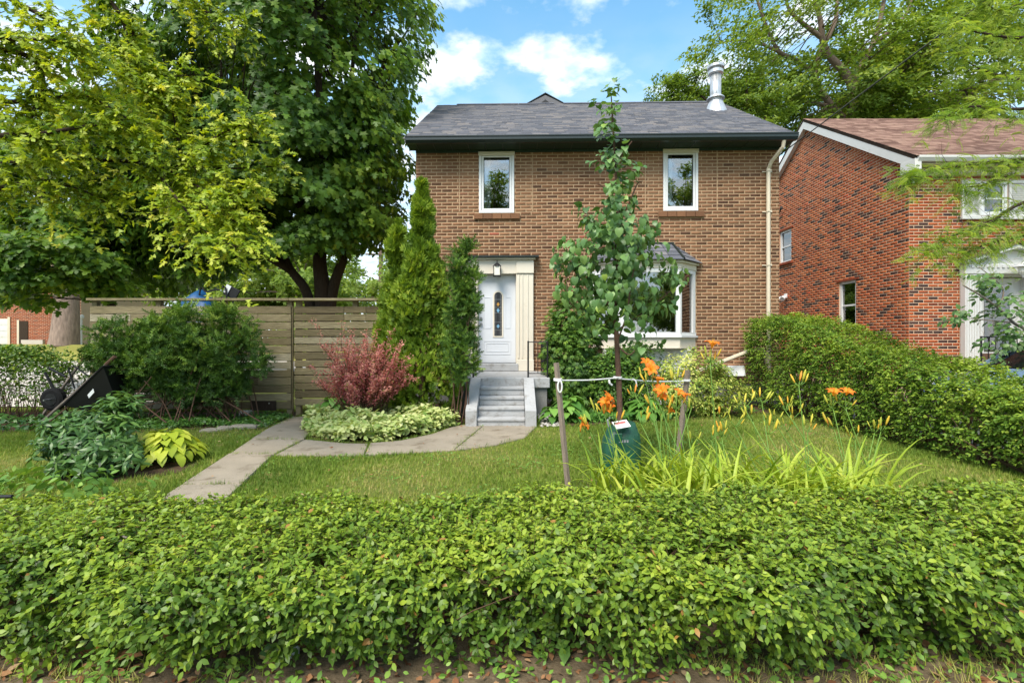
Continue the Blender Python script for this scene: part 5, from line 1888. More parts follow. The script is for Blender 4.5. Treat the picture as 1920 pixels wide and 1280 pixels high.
def right_keep(q):
    px = 960 + q[:, 0] / q[:, 1] * FPX
    py = 640 - (q[:, 2] - CAMZ) / q[:, 1] * FPX
    lim = np.interp(py, [-200, 0, 60, 110, 140, 190, 260], [1290, 1300, 1305, 1285, 1245, 1225, 1260])
    n = vnoise(q, .55, 5)
    hole = (np.abs(px - 1500) < 60) & (py < 100) & (py > 20)
    return (px > lim) & (n > -.25) & (~hole | (RNG.uniform(size=len(q)) < .3))


cen = np.concatenate([ell_points(430, (18.0, 26, 16.2), (9.5, 4.5, 5.5), .1, right_keep), ell_points(130, (24, 25, 14.5), (7, 4, 5), .1, right_keep), ell_points(190, (15.5, 26, 13.6), (7.5, 3.5, 1.9), .1, right_keep), ell_points(110, (21.0, 26.5, 13.0), (6, 3, 1.6), .1, right_keep)])
make_tree('locust_tree', 'tall airy tree with forking grey limbs behind both brick houses', limbs, cen, 22, (.8, .75, .40), FAR_BUNCH, .25, 'far_leaf', 'bark_grey', (18, 26, 13), twig_r=.018, droop=.5, up=.8)
cen = np.concatenate([ell_points(46, (7.6, 22.5, 12.9), (1.35, 1.0, 1.25), .1), ell_points(40, (9.4, 22.5, 12.8), (1.2, 1.0, 1.6), .1), ell_points(50, (11.2, 22.5, 12.0), (1.8, 1.2, 1.8), .1)])
make_tree('broadleaf_tree', 'dark leafy tree peeping over the ridge left of the metal flue', [('trunk', [(11.2, 22.5, -.05), (11.1, 22.5, 5), (10.9, 22.5, 13.5)], .3, .05), ('limb', [(11.05, 22.5, 9), (9.8, 22.4, 11.6), (8.6, 22.3, 12.8), (7.2, 22.3, 13.6)], .09, .015), ('limb', [(11, 22.5, 10), (12.2, 22.4, 12.8)], .09, .02), ('limb', [(9.8, 22.4, 11.6), (8.2, 22.3, 12.0), (6.8, 22.3, 12.2)], .05, .012)], cen, 22, (.42, .40, .22), FAR_BUNCH, .17, 'far_leaf', 'bark_dark', (10.9, 22.5, 11.5), twig_r=.010, tint_fn=lambda p: -.15, group='background trees')

# honey locust branches hanging in from the right edge
rb2 = [limb_px([(2250, -60, 6.6), (2050, 30, 6.6), (1930, 70, 6.5), (1830, 60, 6.5), (1790, 45, 6.4)]),
       limb_px([(2250, 60, 6.4), (2030, 130, 6.4), (1920, 150, 6.4), (1840, 130, 6.4), (1800, 105, 6.4)]),
       limb_px([(2250, 120, 6.2), (2030, 190, 6.2), (1900, 205, 6.2), (1820, 200, 6.1), (1770, 220, 6.0)]),
       limb_px([(2250, 240, 6.2), (2030, 290, 6.2), (1900, 300, 6.2), (1810, 310, 6.1), (1745, 320, 6.0), (1705, 328, 6.0)]),
       limb_px([(2250, 300, 6.4), (2030, 370, 6.3), (1920, 380, 6.3), (1850, 420, 6.1), (1780, 445, 6.0), (1738, 468, 5.9)]),
       limb_px([(2250, 360, 6.4), (2030, 420, 6.3), (1930, 440, 6.3), (1860, 455, 6.2), (1808, 475, 6.1)]),
       limb_px([(1900, 300, 6.2), (1850, 345, 6.2), (1800, 350, 6.1)]),
       limb_px([(1930, 0, 6.8), (1870, 20, 6.8), (1840, -10, 6.8)])]
high = [[np.array([11.3, 6.5, 5.5]), np.array([10.6, 7.4 + .5 * k, 6.6 + .45 * (k % 3)]), np.array([9.9 + .9 * (k % 3), 8.0 + .55 * k, 7.4 + .5 * (k % 3)]), np.array([9.6 + 1.5 * (k % 3), 8.6 + .6 * k, 7.9 + .4 * (k % 2)])] for k in range(6)]
rb2 = rb2 + high
loc_b, loc_e, loc_leaves = branch_shoots(rb2, 3, lambda px: px < 2500, (.14, .34), 3, .17, .5, .40, .04, step=7, side=.6)
limbs = [('trunk', [(11.5, 6.5, -.05), (11.4, 6.5, 3), (11.2, 6.5, 6.5)], .3, .15)]
for i, b in enumerate(rb2):
    limbs.append(('branch', ([np.array([11.3, 6.5, max(2.5, b[0][2] - .4)])] if i < 6 else []) + b, .04 if (i < 6 or i > 7) else .014, .005))
make_tree('honey_locust', 'feathery light green locust branches hanging in at the right edge', limbs, loc_e, 1, (.1, .1, .1), LOCUST_LEAF, .2, 'locust_leaf', 'bark_dark', (11, 6.5, 5), twig_r=.006, n_obj=300, leaves=loc_leaves)

# ------------------------------------------------------------------ sapling with stakes, rope and watering bag
SY = 5.3
sp = lambda px, py, Y=SY: P(px, py, Y)
stem = [np.array([sp(1163, 860)[0], SY, -.03]), sp(1162, 760), sp(1157, 650), sp(1153, 560), sp(1156, 470), sp(1160, 400), sp(1155, 330), sp(1150, 250), sp(1146, 180)]
sb2 = [[sp(1157, 640), sp(1175, 590, 5.2), sp(1185, 520, 5.1), sp(1200, 470, 5.05)], [sp(1156, 600), sp(1120, 540, 5.3), sp(1080, 500, 5.3), sp(1045, 475, 5.3)],
       [sp(1156, 620), sp(1200, 590, 5.5), sp(1240, 560, 5.6), sp(1285, 520, 5.6)], [sp(1155, 560), sp(1110, 580, 5.2), sp(1070, 570, 5.1), sp(1062, 520, 5.1)],
       [sp(1156, 500), sp(1190, 450, 5.3), sp(1215, 425, 5.3), sp(1238, 430, 5.3)], [sp(1157, 480), sp(1125, 430, 5.3), sp(1100, 405, 5.3), sp(1085, 410, 5.3)],
       [sp(1160, 420), sp(1180, 380, 5.3), sp(1195, 345, 5.3), sp(1205, 340, 5.3)], [sp(1157, 380), sp(1130, 350, 5.3), sp(1118, 345, 5.3)],
       [sp(1153, 310), sp(1170, 285, 5.3), sp(1185, 265, 5.3)], [sp(1160, 650), sp(1182, 665, 5.15), sp(1200, 640, 5.1)]]
ctr = []
for px0, py0, n, sx, sy in ((1143, 165, 3, 12, 8), (1143, 200, 5, 18, 14), (1140, 235, 7, 20, 16), (1145, 275, 8, 22, 16), (1150, 310, 12, 34, 16), (1160, 345, 10, 34, 16), (1152, 385, 15, 40, 16), (1158, 420, 18, 52, 18), (1120, 440, 14, 44, 18),
                            (1195, 430, 12, 40, 16), (1130, 480, 36, 70, 26), (1200, 480, 26, 50, 26), (1130, 530, 42, 80, 30), (1215, 530, 20, 60, 26), (1095, 560, 18, 40, 26), (1180, 570, 20, 70, 26), (1240, 560, 7, 40, 20),
                            (1130, 600, 14, 60, 20), (1190, 625, 6, 50, 14), (1265, 520, 6, 22, 14), (1050, 475, 4, 14, 14), (1180, 655, 3, 20, 8), (1100, 410, 6, 26, 10)):
    for k in range(n):
        Yj = SY + RNG.normal() * min(.28, .004 * sx + .06)
        ctr.append(P(px0 + np.clip(RNG.normal(), -1.6, 1.6) * sx * .6, py0 + RNG.normal() * sy * .7, Yj))
make_tree('linden_sapling', 'young tree with heart-shaped leaves staked on the front lawn', [('trunk', stem, .036, .006)] + [('branch', b, .011, .004) for b in sb2], np.array(ctr), 6, (.10, .13, .08), LEAF_HEART, .086, 'linden_leaf', 'bark_brown',
          (1.15, SY + .2, 2.3), droop=2.0, out=1.0, up=.35, jitter=.9, twig_r=.003, n_obj=300, max_twig=1.0)


def stake(label, top, bot, r=.027):
    t = thing('wooden_stake', label, 'stake', bot, group='tree stakes')
    b = MB()
    d = Vector(top) - Vector(bot)
    b.tube([tuple(bot), tuple(Vector(bot) + d * .5), tuple(top)], [r, r * 1.02, r * .96], n=4)
    part('pole', b, 'stake_wood', t)
    return t


s1t, s1b = P(1043, 680, 4.6), np.array([.535, 4.58, -.03])
s2t, s2b = P(1290, 694, 5.9), np.array([2.03, 5.92, -.03])
stake('grey wooden stake left of the sapling, leaning left', s1t, s1b)
stake('grey wooden stake right of the sapling, among the daylilies', s2t, s2b, .036)
ra, rm_, rc = P(1046, 713, 4.6), sp(1158, 709), P(1288, 714, 5.88)
rope = thing('white_rope', 'white rope tied from stake to stake round the sapling trunk', 'rope', ra)
part('strand', MB().tube(smooth_path([ra, (ra + rm_) / 2 + [0, 0, -.008], rm_ + [0, -.045, .01]], 6), .0085, n=6), 'rope_white', rope, smooth=True)
part('strand', MB().tube(smooth_path([rm_ + [0, -.045, .0], (rm_ + rc) / 2 + [0, 0, -.02], rc], 6), .0085, n=6), 'rope_white', rope, smooth=True)
for c, r in ((ra, .036), (rm_, .045), (rc, .036)):
    for dz2 in (0, .014):
        part('wrap', MB().tube([tuple(c + np.array([r * math.cos(a), r * math.sin(a), dz2])) for a in np.linspace(0, 2 * math.pi, 13)], .0075, n=5), 'rope_white', rope, smooth=True)
part('loop', MB().tube([tuple(ra + np.array([.015 + .018 * math.sin(a) * 1.1, -.045, -.055 + .055 * math.cos(a)])) for a in np.linspace(0, 2 * math.pi, 14)], .008, n=5), 'rope_white', rope, smooth=True)
part('tail', MB().tube([tuple(sp(1142, 712, 5.24)), tuple(sp(1143, 718, 5.22)), tuple(sp(1148, 722, 5.22))], .012, n=5), 'rope_white', rope)
part('tail', MB().tube(smooth_path([sp(1186, 710, 5.3), sp(1192, 714, 5.27), sp(1194, 724, 5.27)], 4), .008, n=5), 'rope_white', rope)
cxb = stem[0][0] + .005
bag = thing('watering_bag', 'dark green watering bag round the foot of the sapling', 'watering bag', (cxb, SY, 0))
vs_, fs = [], []
n, rings = 28, 9
for j in range(rings + 1):
    t = j / rings
    w = (.215 - .035 * t - .055 * max(0, t - .75) * 4 * .6)
    for i in range(n):
        a = 2 * math.pi * i / n
        k = 1 + .05 * math.sin(5 * a + 2 * t) + .03 * math.sin(9 * a - 3 * t)
        bulge = 1 + .10 * math.sin(math.pi * min(1, t * 1.1))
        top_dip = -.05 * (1 - math.cos(a - .6)) * t
        vs_.append((cxb + w * k * bulge * math.cos(a), SY + w * .72 * k * bulge * math.sin(a), .005 + .52 * t + top_dip))
for j in range(rings):
    for i in range(n):
        a = j * n + i
        b = j * n + (i + 1) % n
        fs.append((a, b, b + n, a + n))
fs.append(tuple(rings * n + i for i in range(n)))
part('bag_body', MB().add(vs_, fs), 'bag_green', bag, smooth=True)
part('zip_flap', MB().box(cxb - .10, cxb - .02, SY - .19, SY - .172, .12, .43, .004, rot=(.09, -.06, 0)), 'bag_green', bag)
tgp = sp(1166, 796, 5.12)
tagp = part('label_tag', MB().box(tgp[0] - .085, tgp[0] + .085, 5.09, 5.20, tgp[2] - .003, tgp[2] + .003, rot=(.55, -.12, .25)), 'paper_white', bag)
part('print_bar', MB().box(tgp[0] - .068, tgp[0] + .060, 5.150, 5.182, tgp[2] + .0035, tgp[2] + .0042, rot=(.55, -.12, .25), piv=(tgp[0], 5.145, tgp[2])), 'red_print', tagp)
for k in range(3):
    part('print_line', MB().box(tgp[0] - .064, tgp[0] + .05 - .02 * k, 5.135 - k * .016, 5.142 - k * .016, tgp[2] + .0035, tgp[2] + .0042, rot=(.55, -.12, .25), piv=(tgp[0], 5.145, tgp[2])), 'grey_print', tagp)
for k in range(4):
    x = cxb - .055 + k * .028
    part('printed_letter', MB().box(x - .009, x + .009, SY - .196, SY - .192, .335, .36), 'grey_print', bag)
part('strap', MB().tube([tuple(sp(1141, 800, 5.13)), tuple(sp(1139, 788, 5.13)), tuple(sp(1143, 782, 5.16))], .011, n=5), 'grey_print', bag)

for (b, r, h, lb) in (((-3.2, -22, 0), 2.6, 17.0, 'street tree reflected in the upper left window pane'), ((14.0, -22, 0), 2.8, 17.2, 'street tree reflected in the upper right window pane'), ((11.8, -19, 0), 5.0, 9.5, 'street tree reflected in the bay window')):
    cen = ell_points(70, (b[0], b[1], b[2] + h * .6), (r, r, h * .40), .4)
    make_tree('broadleaf_tree', lb, [('trunk', [b, (b[0] + .1, b[1], b[2] + h * .3), (b[0], b[1], b[2] + h * .7)], .3, .1)], cen, 40, (.95, .95, .65), FAR_BUNCH, .36, 'far_leaf', 'bark_grey', (b[0], b[1], b[2] + h * .5), group='street trees', twig_r=.03)

# ------------------------------------------------------------------ hedges
def hedge_leaves(p, nr, T, size, m, parent, n_obj, L=(.06, .13), pairs=4, deep=.05, up=.5, warm=.0, foot=.0):
    """leafy shoots springing from points p on the hedge surface with outward normals nr"""
    n = len(p)
    depth = np.minimum(RNG.exponential(deep, n), .30)
    ln = RNG.uniform(*L, n)
    base = p - nr * (depth + ln * .55)[:, None]
    flat = np.abs(nr[:, 2]) < .6
    d = nr * .7 + np.array([0, 0, .35]) + RNG.normal(size=(n, 3)) * .5
    d[flat, 2] -= .25
    nv = nr * .5 + np.array([0, 0, up])
    pos, R, s, idx, tt = shoots(base, d, ln, pairs, size, droop=.25, up=nv, jit=.42, side_k=.9, fwd=.45, tip=.75)
    N = len(pos)
    tint = .27 + .22 * tt + .24 * np.clip(nr[idx, 2], 0, 1) - 1.1 * depth[idx] + RNG.normal(0, .10, N) + (RNG.normal(0, .12, n) + .14 * vnoise(p, 2.4, 3))[idx] + warm  # new growth lighter; lit tops and shade deeper in are also put into tint
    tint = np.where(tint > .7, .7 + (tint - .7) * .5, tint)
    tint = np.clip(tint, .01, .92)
    old = RNG.uniform(size=N) < .008
    tint[old] = .995
    dist = np.linalg.norm(pos - np.array([0, 0, CAMZ]), axis=1)
    split_leaves(T, pos, R, s, tint, m, parent, n_obj, score=np.where((depth[idx] < .03) & (tt > .5), s / dist, 0))
    V, F = twigs(base, base + unit(d) * ln[:, None] * .9, np.full(n, .0013))
    np_part('twigwork', V, F, 'twig_brown', parent, kind='stuff')


def front_hedge_pts(n):
    # cross-section: foot, bulging front face, rounded shoulder, flat top, back; run along x
    sec = np.array([(2.12, -.02), (2.06, .07), (2.01, .20), (1.97, .34), (1.99, .42), (2.05, .475), (2.15, .495), (2.5, .50), (2.9, .495), (3.08, .47), (3.16, .40), (3.2, .25)])
    seg = np.linalg.norm(np.diff(sec, axis=0), axis=1)
    w = seg * np.array([.75, 1.0, 1.25, 1.3, 1.3, 1.2, 1.1, 1.0, 1.0, .8, .45])
    k = RNG.choice(len(seg), n, p=w / w.sum())
    t = RNG.uniform(size=n)
    q = sec[k] + (sec[k + 1] - sec[k]) * t[:, None]
    dq = unit(sec[k + 1] - sec[k])
    nr = np.stack([np.zeros(n), -dq[:, 1], dq[:, 0]], 1)
    x = RNG.uniform(-4.0, 4.2, n)
    lump = -.02 + .018 * np.sin(x * 2.3 + .5) + .016 * np.sin(x * 5.1 + 1) + .018 * np.sin(x * 9.7 + q[:, 0] * 4)
    z = q[:, 1] * (1 + .0 * x) + lump * np.clip(q[:, 1] / .4, 0, 1) + .016 * np.clip(x, -2, 4) * np.clip(q[:, 1] / .4, 0, 1)
    y = q[:, 0] + .10 * np.sin(x * 3.1 + 2) * (q[:, 0] < 2.3) * np.clip(q[:, 1] / .3, .3, 1) + .06 * np.sin(x * 7.3 + q[:, 1] * 9) * (q[:, 0] < 2.3) + .05 * np.sin(x * 4 + 1) * (q[:, 0] > 3)
    p = np.stack([x, y, z], 1)
    # ragged hollows low in the front face, where twigs and shade show
    hollow = (q[:, 1] < .34) & (q[:, 0] < 2.3) & (vnoise(p * np.array([1, .3, 1.6]), 4.2, 11) > .38)
    near_foot = (q[:, 1] < .16) & (q[:, 0] < 2.4) & (RNG.uniform(size=n) < .30)
    # leaves sit in sprays: gaps between them open up towards the foot of the face
    clump = vnoise(p * np.array([1, .6, 1.1]), 9.0, 17) + .5 * vnoise(p, 22.0, 18)
    face = np.clip((.46 - q[:, 1]) / .40, 0, 1) * (q[:, 0] < 2.3)
    gap = RNG.uniform(size=n) < np.clip((.30 + 1.1 * clump) * face * 1.4, 0, .96)
    keep = ~(hollow | near_foot | gap)
    return p, nr, keep


fhg = thing('low_hedge', 'low clipped privet hedge across the whole foreground', 'hedge', (0, 2.6, 0))
nf_ = 21000
p, nr, keep = front_hedge_pts(nf_)
p, nr = p[keep], nr[keep]
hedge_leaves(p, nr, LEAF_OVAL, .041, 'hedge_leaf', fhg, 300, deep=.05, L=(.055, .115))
# inner stems
ns = 150
x = RNG.uniform(-3.6, 3.8, ns)
a = np.stack([x, RNG.uniform(2.35, 2.95, ns), np.full(ns, -.04)], 1)
b = a + np.stack([RNG.normal(0, .16, ns), RNG.uniform(-.42, .25, ns), RNG.uniform(.2, .46, ns)], 1)
V, F = twigs(a, b, RNG.uniform(.005, .014, ns), sides=5)
np_part('stems', V, F, 'twig_brown', fhg, kind='stuff')
ns = 700
k = RNG.integers(0, 150, ns)
a2 = a[k] + (b[k] - a[k]) * RNG.uniform(.3, 1, ns)[:, None]
b2 = a2 + RNG.normal(size=(ns, 3)) * np.array([.14, .10, .09])
b2[:, 1] = np.maximum(b2[:, 1], 2.02)
V, F = twigs(a2, b2, RNG.uniform(.0015, .004, ns))
np_part('dead_twigs', V, F, 'twig_brown', fhg, kind='stuff')


def box_hedge(path_fn, n, foot=0.03, wob=.06, sides=(1, 1, 1, 1), seed=0):
    """path_fn(u) -> (y, x_inner, x_outer, ztop); hedge runs along y"""
    u = RNG.uniform(size=n)
    y, xi, xo, zt = path_fn(u)
    w = np.stack([np.maximum(zt, .1) * sides[0], (xo - xi) * sides[1], np.maximum(zt, .1) * sides[2]], 1)
    c = w / w.sum(1, keepdims=True)
    r = RNG.uniform(size=n)
    f = (r > c[:, 0]).astype(int) + (r > c[:, 0] + c[:, 1]).astype(int)
    t = RNG.uniform(size=n)
    P_ = np.zeros((n, 3))
    N_ = np.zeros((n, 3))
    P_[:, 1] = y
    for kk in (0, 1, 2):
        m_ = f == kk
        if kk == 0:
            P_[m_, 0], P_[m_, 2] = xi[m_], foot + (zt[m_] - foot) * t[m_] ** .8
            N_[m_] = (-1, 0, .12)
        elif kk == 1:
            P_[m_, 0], P_[m_, 2] = xi[m_] + (xo[m_] - xi[m_]) * t[m_], zt[m_]
            N_[m_] = (0, 0, 1)
        else:
            P_[m_, 0], P_[m_, 2] = xo[m_], foot + (zt[m_] - foot) * t[m_]
            N_[m_] = (1, 0, .1)
    # round the shoulders
    mid = (xi + xo) / 2
    hw = (xo - xi) / 2
    e = np.abs(P_[:, 0] - mid) / hw
    P_[:, 2] -= np.where(f == 1, .12 * np.clip(e - .55, 0, 1) ** 1.5 * 3, 0) * zt / 1.5
    near = np.clip(1 - (zt - P_[:, 2]) / .25, 0, 1)
    P_[:, 0] += np.where(f != 1, np.sign(mid - P_[:, 0]) * .12 * near ** 2, 0)
    N_ = unit(N_)
    P_ += N_ * (wob * vnoise(P_, 2.6, seed) + wob * .7 * vnoise(P_, 6.0, seed + 1))[:, None]
    return P_, N_


def right_path(u):
    y = 4.3 + 6.3 * u
    zt = np.interp(y, [4.0, 4.9, 6.0, 7.7, 8.9, 9.8, 10.6], [.66, .82, 1.0, 1.42, 1.80, 1.93, 1.93])
    xi = np.interp(y, [4.0, 5.3, 10.6], [5.25, 5.15, 5.08])
    return y, xi, xi + 1.2, zt


rh = thing('tall_hedge', 'tall clipped hedge along the right side, sloping down towards the street', 'hedge', (5.7, 7.5, 0))
P1, N1 = box_hedge(right_path, 9500, wob=.085, sides=(1.35, 1, .5), seed=21)
ne = 900                        # the far end that faces the street and the near end
Pe = np.stack([RNG.uniform(5.08, 6.28, ne), np.full(ne, 10.62), RNG.uniform(.05, 1.93, ne)], 1)
Pn = np.stack([RNG.uniform(5.2, 6.45, ne), np.full(ne, 4.3), RNG.uniform(.05, .70, ne)], 1)
P1 = np.concatenate([P1, Pn])
N1 = np.concatenate([N1, np.tile([0, -1, .1], (ne, 1))])
low = (P1[:, 2] < .22) & (RNG.uniform(size=len(P1)) < .6)
P1, N1 = P1[~low], N1[~low]
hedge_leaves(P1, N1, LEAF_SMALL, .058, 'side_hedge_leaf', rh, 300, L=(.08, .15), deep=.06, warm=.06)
ns = 260
a = np.stack([RNG.uniform(5.4, 6.1, ns), RNG.uniform(4.4, 10.5, ns), np.full(ns, -.03)], 1)
zt = right_path((a[:, 1] - 4.3) / 6.3)[3]
b = a + np.stack([RNG.uniform(-.45, .4, ns), RNG.normal(0, .2, ns), zt * RNG.uniform(.4, .92, ns)], 1)
V, F = twigs(a, b, RNG.uniform(.008, .02, ns), sides=5)
np_part('stems', V, F, 'twig_brown', rh, kind='stuff')

lh = thing('thin_hedge', 'open privet hedge with bare lower stems at the left edge', 'hedge', (-8.7, 8.6, 0))
nl = 8500
pos = np.stack([RNG.uniform(-10.4, -7.95, nl), RNG.normal(8.75, .22, nl), 1.32 - RNG.exponential(.40, nl)], 1)
pos[:, 2] -= np.clip((pos[:, 0] + 8.6) * .55, 0, .6)
pos = pos[pos[:, 2] > .25]
nl = len(pos)
leaf_cloud('foliage', LEAF_OVAL, pos, frames(np.array([0, -.3, .6]) + RNG.normal(size=(nl, 3)) * .5, RNG.normal(size=(nl, 3))), RNG.uniform(.04, .075, nl), np.clip(RNG.normal(.35, .18, nl), 0, .9), 'hedge_leaf', lh)
ns = 170
a = np.stack([RNG.uniform(-10.3, -7.95, ns), RNG.normal(8.75, .15, ns), np.full(ns, -.03)], 1)
b = a + np.stack([RNG.normal(0, .12, ns), RNG.normal(0, .1, ns), RNG.uniform(.5, 1.1, ns)], 1)
V, F = twigs(a, b, RNG.uniform(.004, .009, ns))
np_part('stems', V, F, 'twig_brown', lh, kind='stuff')


# ------------------------------------------------------------------ shrubs
def shrub(name, label, cat, base, centers, n_leaf, crad, T, size, m, stems_n=14, stem_m='twig_brown', stem_r=.012, crown_c=None, group=None, up=.5, out=.7, droop=.1, jit=.6, spread=.25, tint_fn=None, lift=0.0, stem_top=.75):
    base = np.array(base, float)
    t = thing(name, label, cat, base, group=group)
    centers = np.asarray(centers)
    m_ = len(centers)
    k = np.repeat(np.arange(m_), n_leaf)
    n = len(k)
    off = rand_dirs(n) * (RNG.uniform(0, 1, n) ** .5)[:, None] * np.asarray(crad)
    pos = centers[k] + off
    pos[:, 2] = np.maximum(pos[:, 2], .02)
    cc = np.asarray(crown_c if crown_c is not None else centers.mean(0))
    o = unit(pos - cc)
    nrm = o * out + np.array([0, 0, up]) + RNG.normal(size=(n, 3)) * jit * .6
    d = o * .7 + unit(off) * .4 + np.array([0, 0, lift - droop]) + RNG.normal(size=(n, 3)) * .4
    s = size * RNG.uniform(.65, 1.15, n)
    tint = np.clip(RNG.normal(.45, .2, n) + np.repeat(RNG.normal(0, .12, m_), n_leaf), .01, .99)
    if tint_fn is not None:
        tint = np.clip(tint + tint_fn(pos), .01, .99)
    leaf_cloud('foliage', T, pos, frames(nrm, d), s, tint, m, t)
    if stems_n:
        idx = RNG.choice(m_, min(stems_n, m_), replace=False)
        st = base + np.stack([RNG.normal(0, spread, len(idx)), RNG.normal(0, spread * .4, len(idx)), np.full(len(idx), -.05)], 1)
        en = st + (centers[idx] - st) * stem_top
        for q0, q1 in zip(st, en):
            mid = (q0 + q1) / 2 + np.array([RNG.normal(0, .04), RNG.normal(0, .03), .05])
            part('stem', MB().tube(smooth_path([q0, mid, q1], 3), stem_r, stem_r * .4, n=5), stem_m, t, smooth=True)
    return t, pos


# spreading yew in front of the fence
def yew_keep(q):
    px = 960 + q[:, 0] / q[:, 1] * FPX
    py = 640 - (q[:, 2] - CAMZ) / q[:, 1] * FPX
    top = np.interp(px, [160, 185, 230, 300, 340, 380, 420, 445, 470, 492], [690, 610, 588, 598, 575, 598, 572, 590, 600, 640])
    bot = np.interp(px, [160, 200, 260, 420, 450, 492], [690, 725, 740, 755, 778, 700])
    return (py > top) & (py < bot) & (px > 160) & (px < 492)


cen = ell_points(370, (-5.75, 8.35, 1.2), (1.75, .42, 1.0), .15, yew_keep)
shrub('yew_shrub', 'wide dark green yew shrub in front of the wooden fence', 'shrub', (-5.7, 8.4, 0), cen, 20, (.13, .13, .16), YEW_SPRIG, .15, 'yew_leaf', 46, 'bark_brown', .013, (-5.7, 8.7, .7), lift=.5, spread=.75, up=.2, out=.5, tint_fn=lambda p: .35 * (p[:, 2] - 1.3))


def cone_points(n, cx, cy, h, r, z0=.05, fill=.86):
    t = RNG.uniform(size=n) ** .75
    z = z0 + (h - z0) * (1 - np.sqrt(np.clip(1 - t, 0, 1)) if False else t)
    prof = np.where(t < .12, .80 + t / .12 * .2, np.clip(1 - ((t - .12) / .88) ** 1.12, 0, 1))
    a = RNG.uniform(0, 2 * math.pi, n)
    rr = r * prof * (fill + (1 - fill) * RNG.uniform(size=n))
    p = np.stack([cx + rr * np.cos(a), cy + rr * np.sin(a), z], 1)
    return p, a


def cedar(label, cx, cy, h, r, n):
    t = thing('cedar', label, 'cedar', (cx, cy, 0), group='cedars by the steps')
    part('trunk', MB().tube([(cx, cy, -.03), (cx, cy, h * .9)], .06, .01, n=7), 'bark_brown', t)
    p, a = cone_points(n, cx, cy, h, r)
    o = np.stack([np.cos(a), np.sin(a), np.full(n, .25)], 1)
    p += o * (.10 * vnoise(p, 5.5, 31) + .05 * vnoise(p, 12, 32))[:, None]
    tang = np.stack([-np.sin(a), np.cos(a), np.zeros(n)], 1)
    nrm = tang * RNG.choice([-1, 1], n)[:, None] + o * .5 + RNG.normal(size=(n, 3)) * .5
    d = o * .5 + np.array([0, 0, 1.0]) + RNG.normal(size=(n, 3)) * .35
    tint = np.clip(RNG.normal(.45, .2, n) + .25 * vnoise(p, 5.5, 31), .01, .99)
    leaf_cloud('foliage', CEDAR_FROND, p, frames(nrm, d), .13 * RNG.uniform(.6, 1.2, n), tint, 'cedar_leaf', t)


cedar('taller of two pointed green cedars left of the door', -1.63, 8.75, 4.25, .70, 10500)
cedar('shorter pointed cedar behind and left of the taller one', -2.14, 9.15, 3.66, .56, 6200)
# slim yew beside the steps
def slim_keep(q):
    px = 960 + q[:, 0] / q[:, 1] * FPX
    py = 640 - (q[:, 2] - CAMZ) / q[:, 1] * FPX
    w = np.interp(py, [440, 480, 520, 560, 640, 700, 760], [14, 20, 24, 22, 32, 24, 10])
    return (np.abs(px - 867) < w) & (py > 446) & (py < 735)


cen = ell_points(120, (-.82, 8.05, 1.9), (.42, .25, 1.4), .05, slim_keep)
shrub('slim_yew', 'narrow upright dark yew beside the left cheek of the steps', 'shrub', (-.86, 8.05, 0), cen, 17, (.09, .09, .13), YEW_SPRIG, .14, 'yew_leaf', 12, 'bark_brown', .012, (-.82, 8.2, 1.2), lift=.9, spread=.08, up=.1, out=.5)


# red barberry
def bar_keep(q):
    px = 960 + q[:, 0] / q[:, 1] * FPX
    py = 640 - (q[:, 2] - CAMZ) / q[:, 1] * FPX
    return (((px - 680) / 95) ** 2 + ((py - 705) / 82) ** 2 < 1) & (py < 778)


cb0 = np.array([-2.45, 8.0, 0])
bt = thing('barberry_shrub', 'round red barberry shrub with arching shoots in front of the gate', 'shrub', cb0)
nsh = 150
tipd = rand_dirs(nsh)
tipd[:, 2] = np.abs(tipd[:, 2]) * .9 + .08
tips = cb0 + np.array([0, -.05, .55]) + tipd * np.array([.94, .62, 1.12]) * RNG.uniform(.55, 1.08, nsh)[:, None]
extra = np.array([P(585, 600, 7.9), P(640, 603, 7.9), P(590, 712, 7.8), P(755, 640, 7.9), P(770, 670, 7.8)])
tips[:5] = extra
LP, LD, LT = [], [], []
starts = cb0 + np.stack([RNG.normal(0, .12, nsh), RNG.normal(0, .1, nsh), np.full(nsh, .0)], 1)
for s_, e_ in zip(starts, tips):
    mid = s_ * .35 + e_ * .65 + np.array([0, 0, .22])
    for t in np.linspace(.35, 1, 34):
        q = s_ * (1 - t) ** 2 + 2 * mid * t * (1 - t) + e_ * t * t
        LP.append(q)
        LD.append(e_ - s_)
        LT.append(t)
LP, LD, LT = np.array(LP), unit(np.array(LD)), np.array(LT)
LP = np.repeat(LP, 3, 0) + RNG.normal(size=(len(LP) * 3, 3)) * .022
LD = np.repeat(LD, 3, 0)
LT = np.repeat(LT, 3)
n = len(LP)
tint = np.clip(.40 + .45 * LT ** 1.5 + RNG.normal(0, .16, n) + .12 * vnoise(LP, 3, 8), .01, .88)
gr = RNG.uniform(size=n) < .05
tint[gr] = .99
leaf_cloud('foliage', LEAF_SMALL, LP, frames(LD * .3 + np.array([0, -.2, .5]) + RNG.normal(size=(n, 3)) * .6, LD + RNG.normal(size=(n, 3)) * .9), RNG.uniform(.028, .048, n), tint, 'barberry_leaf', bt)
V, F = twigs(starts, tips, np.full(nsh, .006), sag=.25)
np_part('twigwork', V, F, 'twig_brown', bt, kind='stuff')

# right of the steps: dark cedar bush, boxwood, variegated euonymus
def px_keep(poly):
    poly = [tuple(q) for q in poly]

    def f(q):
        px = 960 + q[:, 0] / q[:, 1] * FPX
        py = 640 - (q[:, 2] - CAMZ) / q[:, 1] * FPX
        return in_poly(np.stack([px, py], 1), poly)
    return f


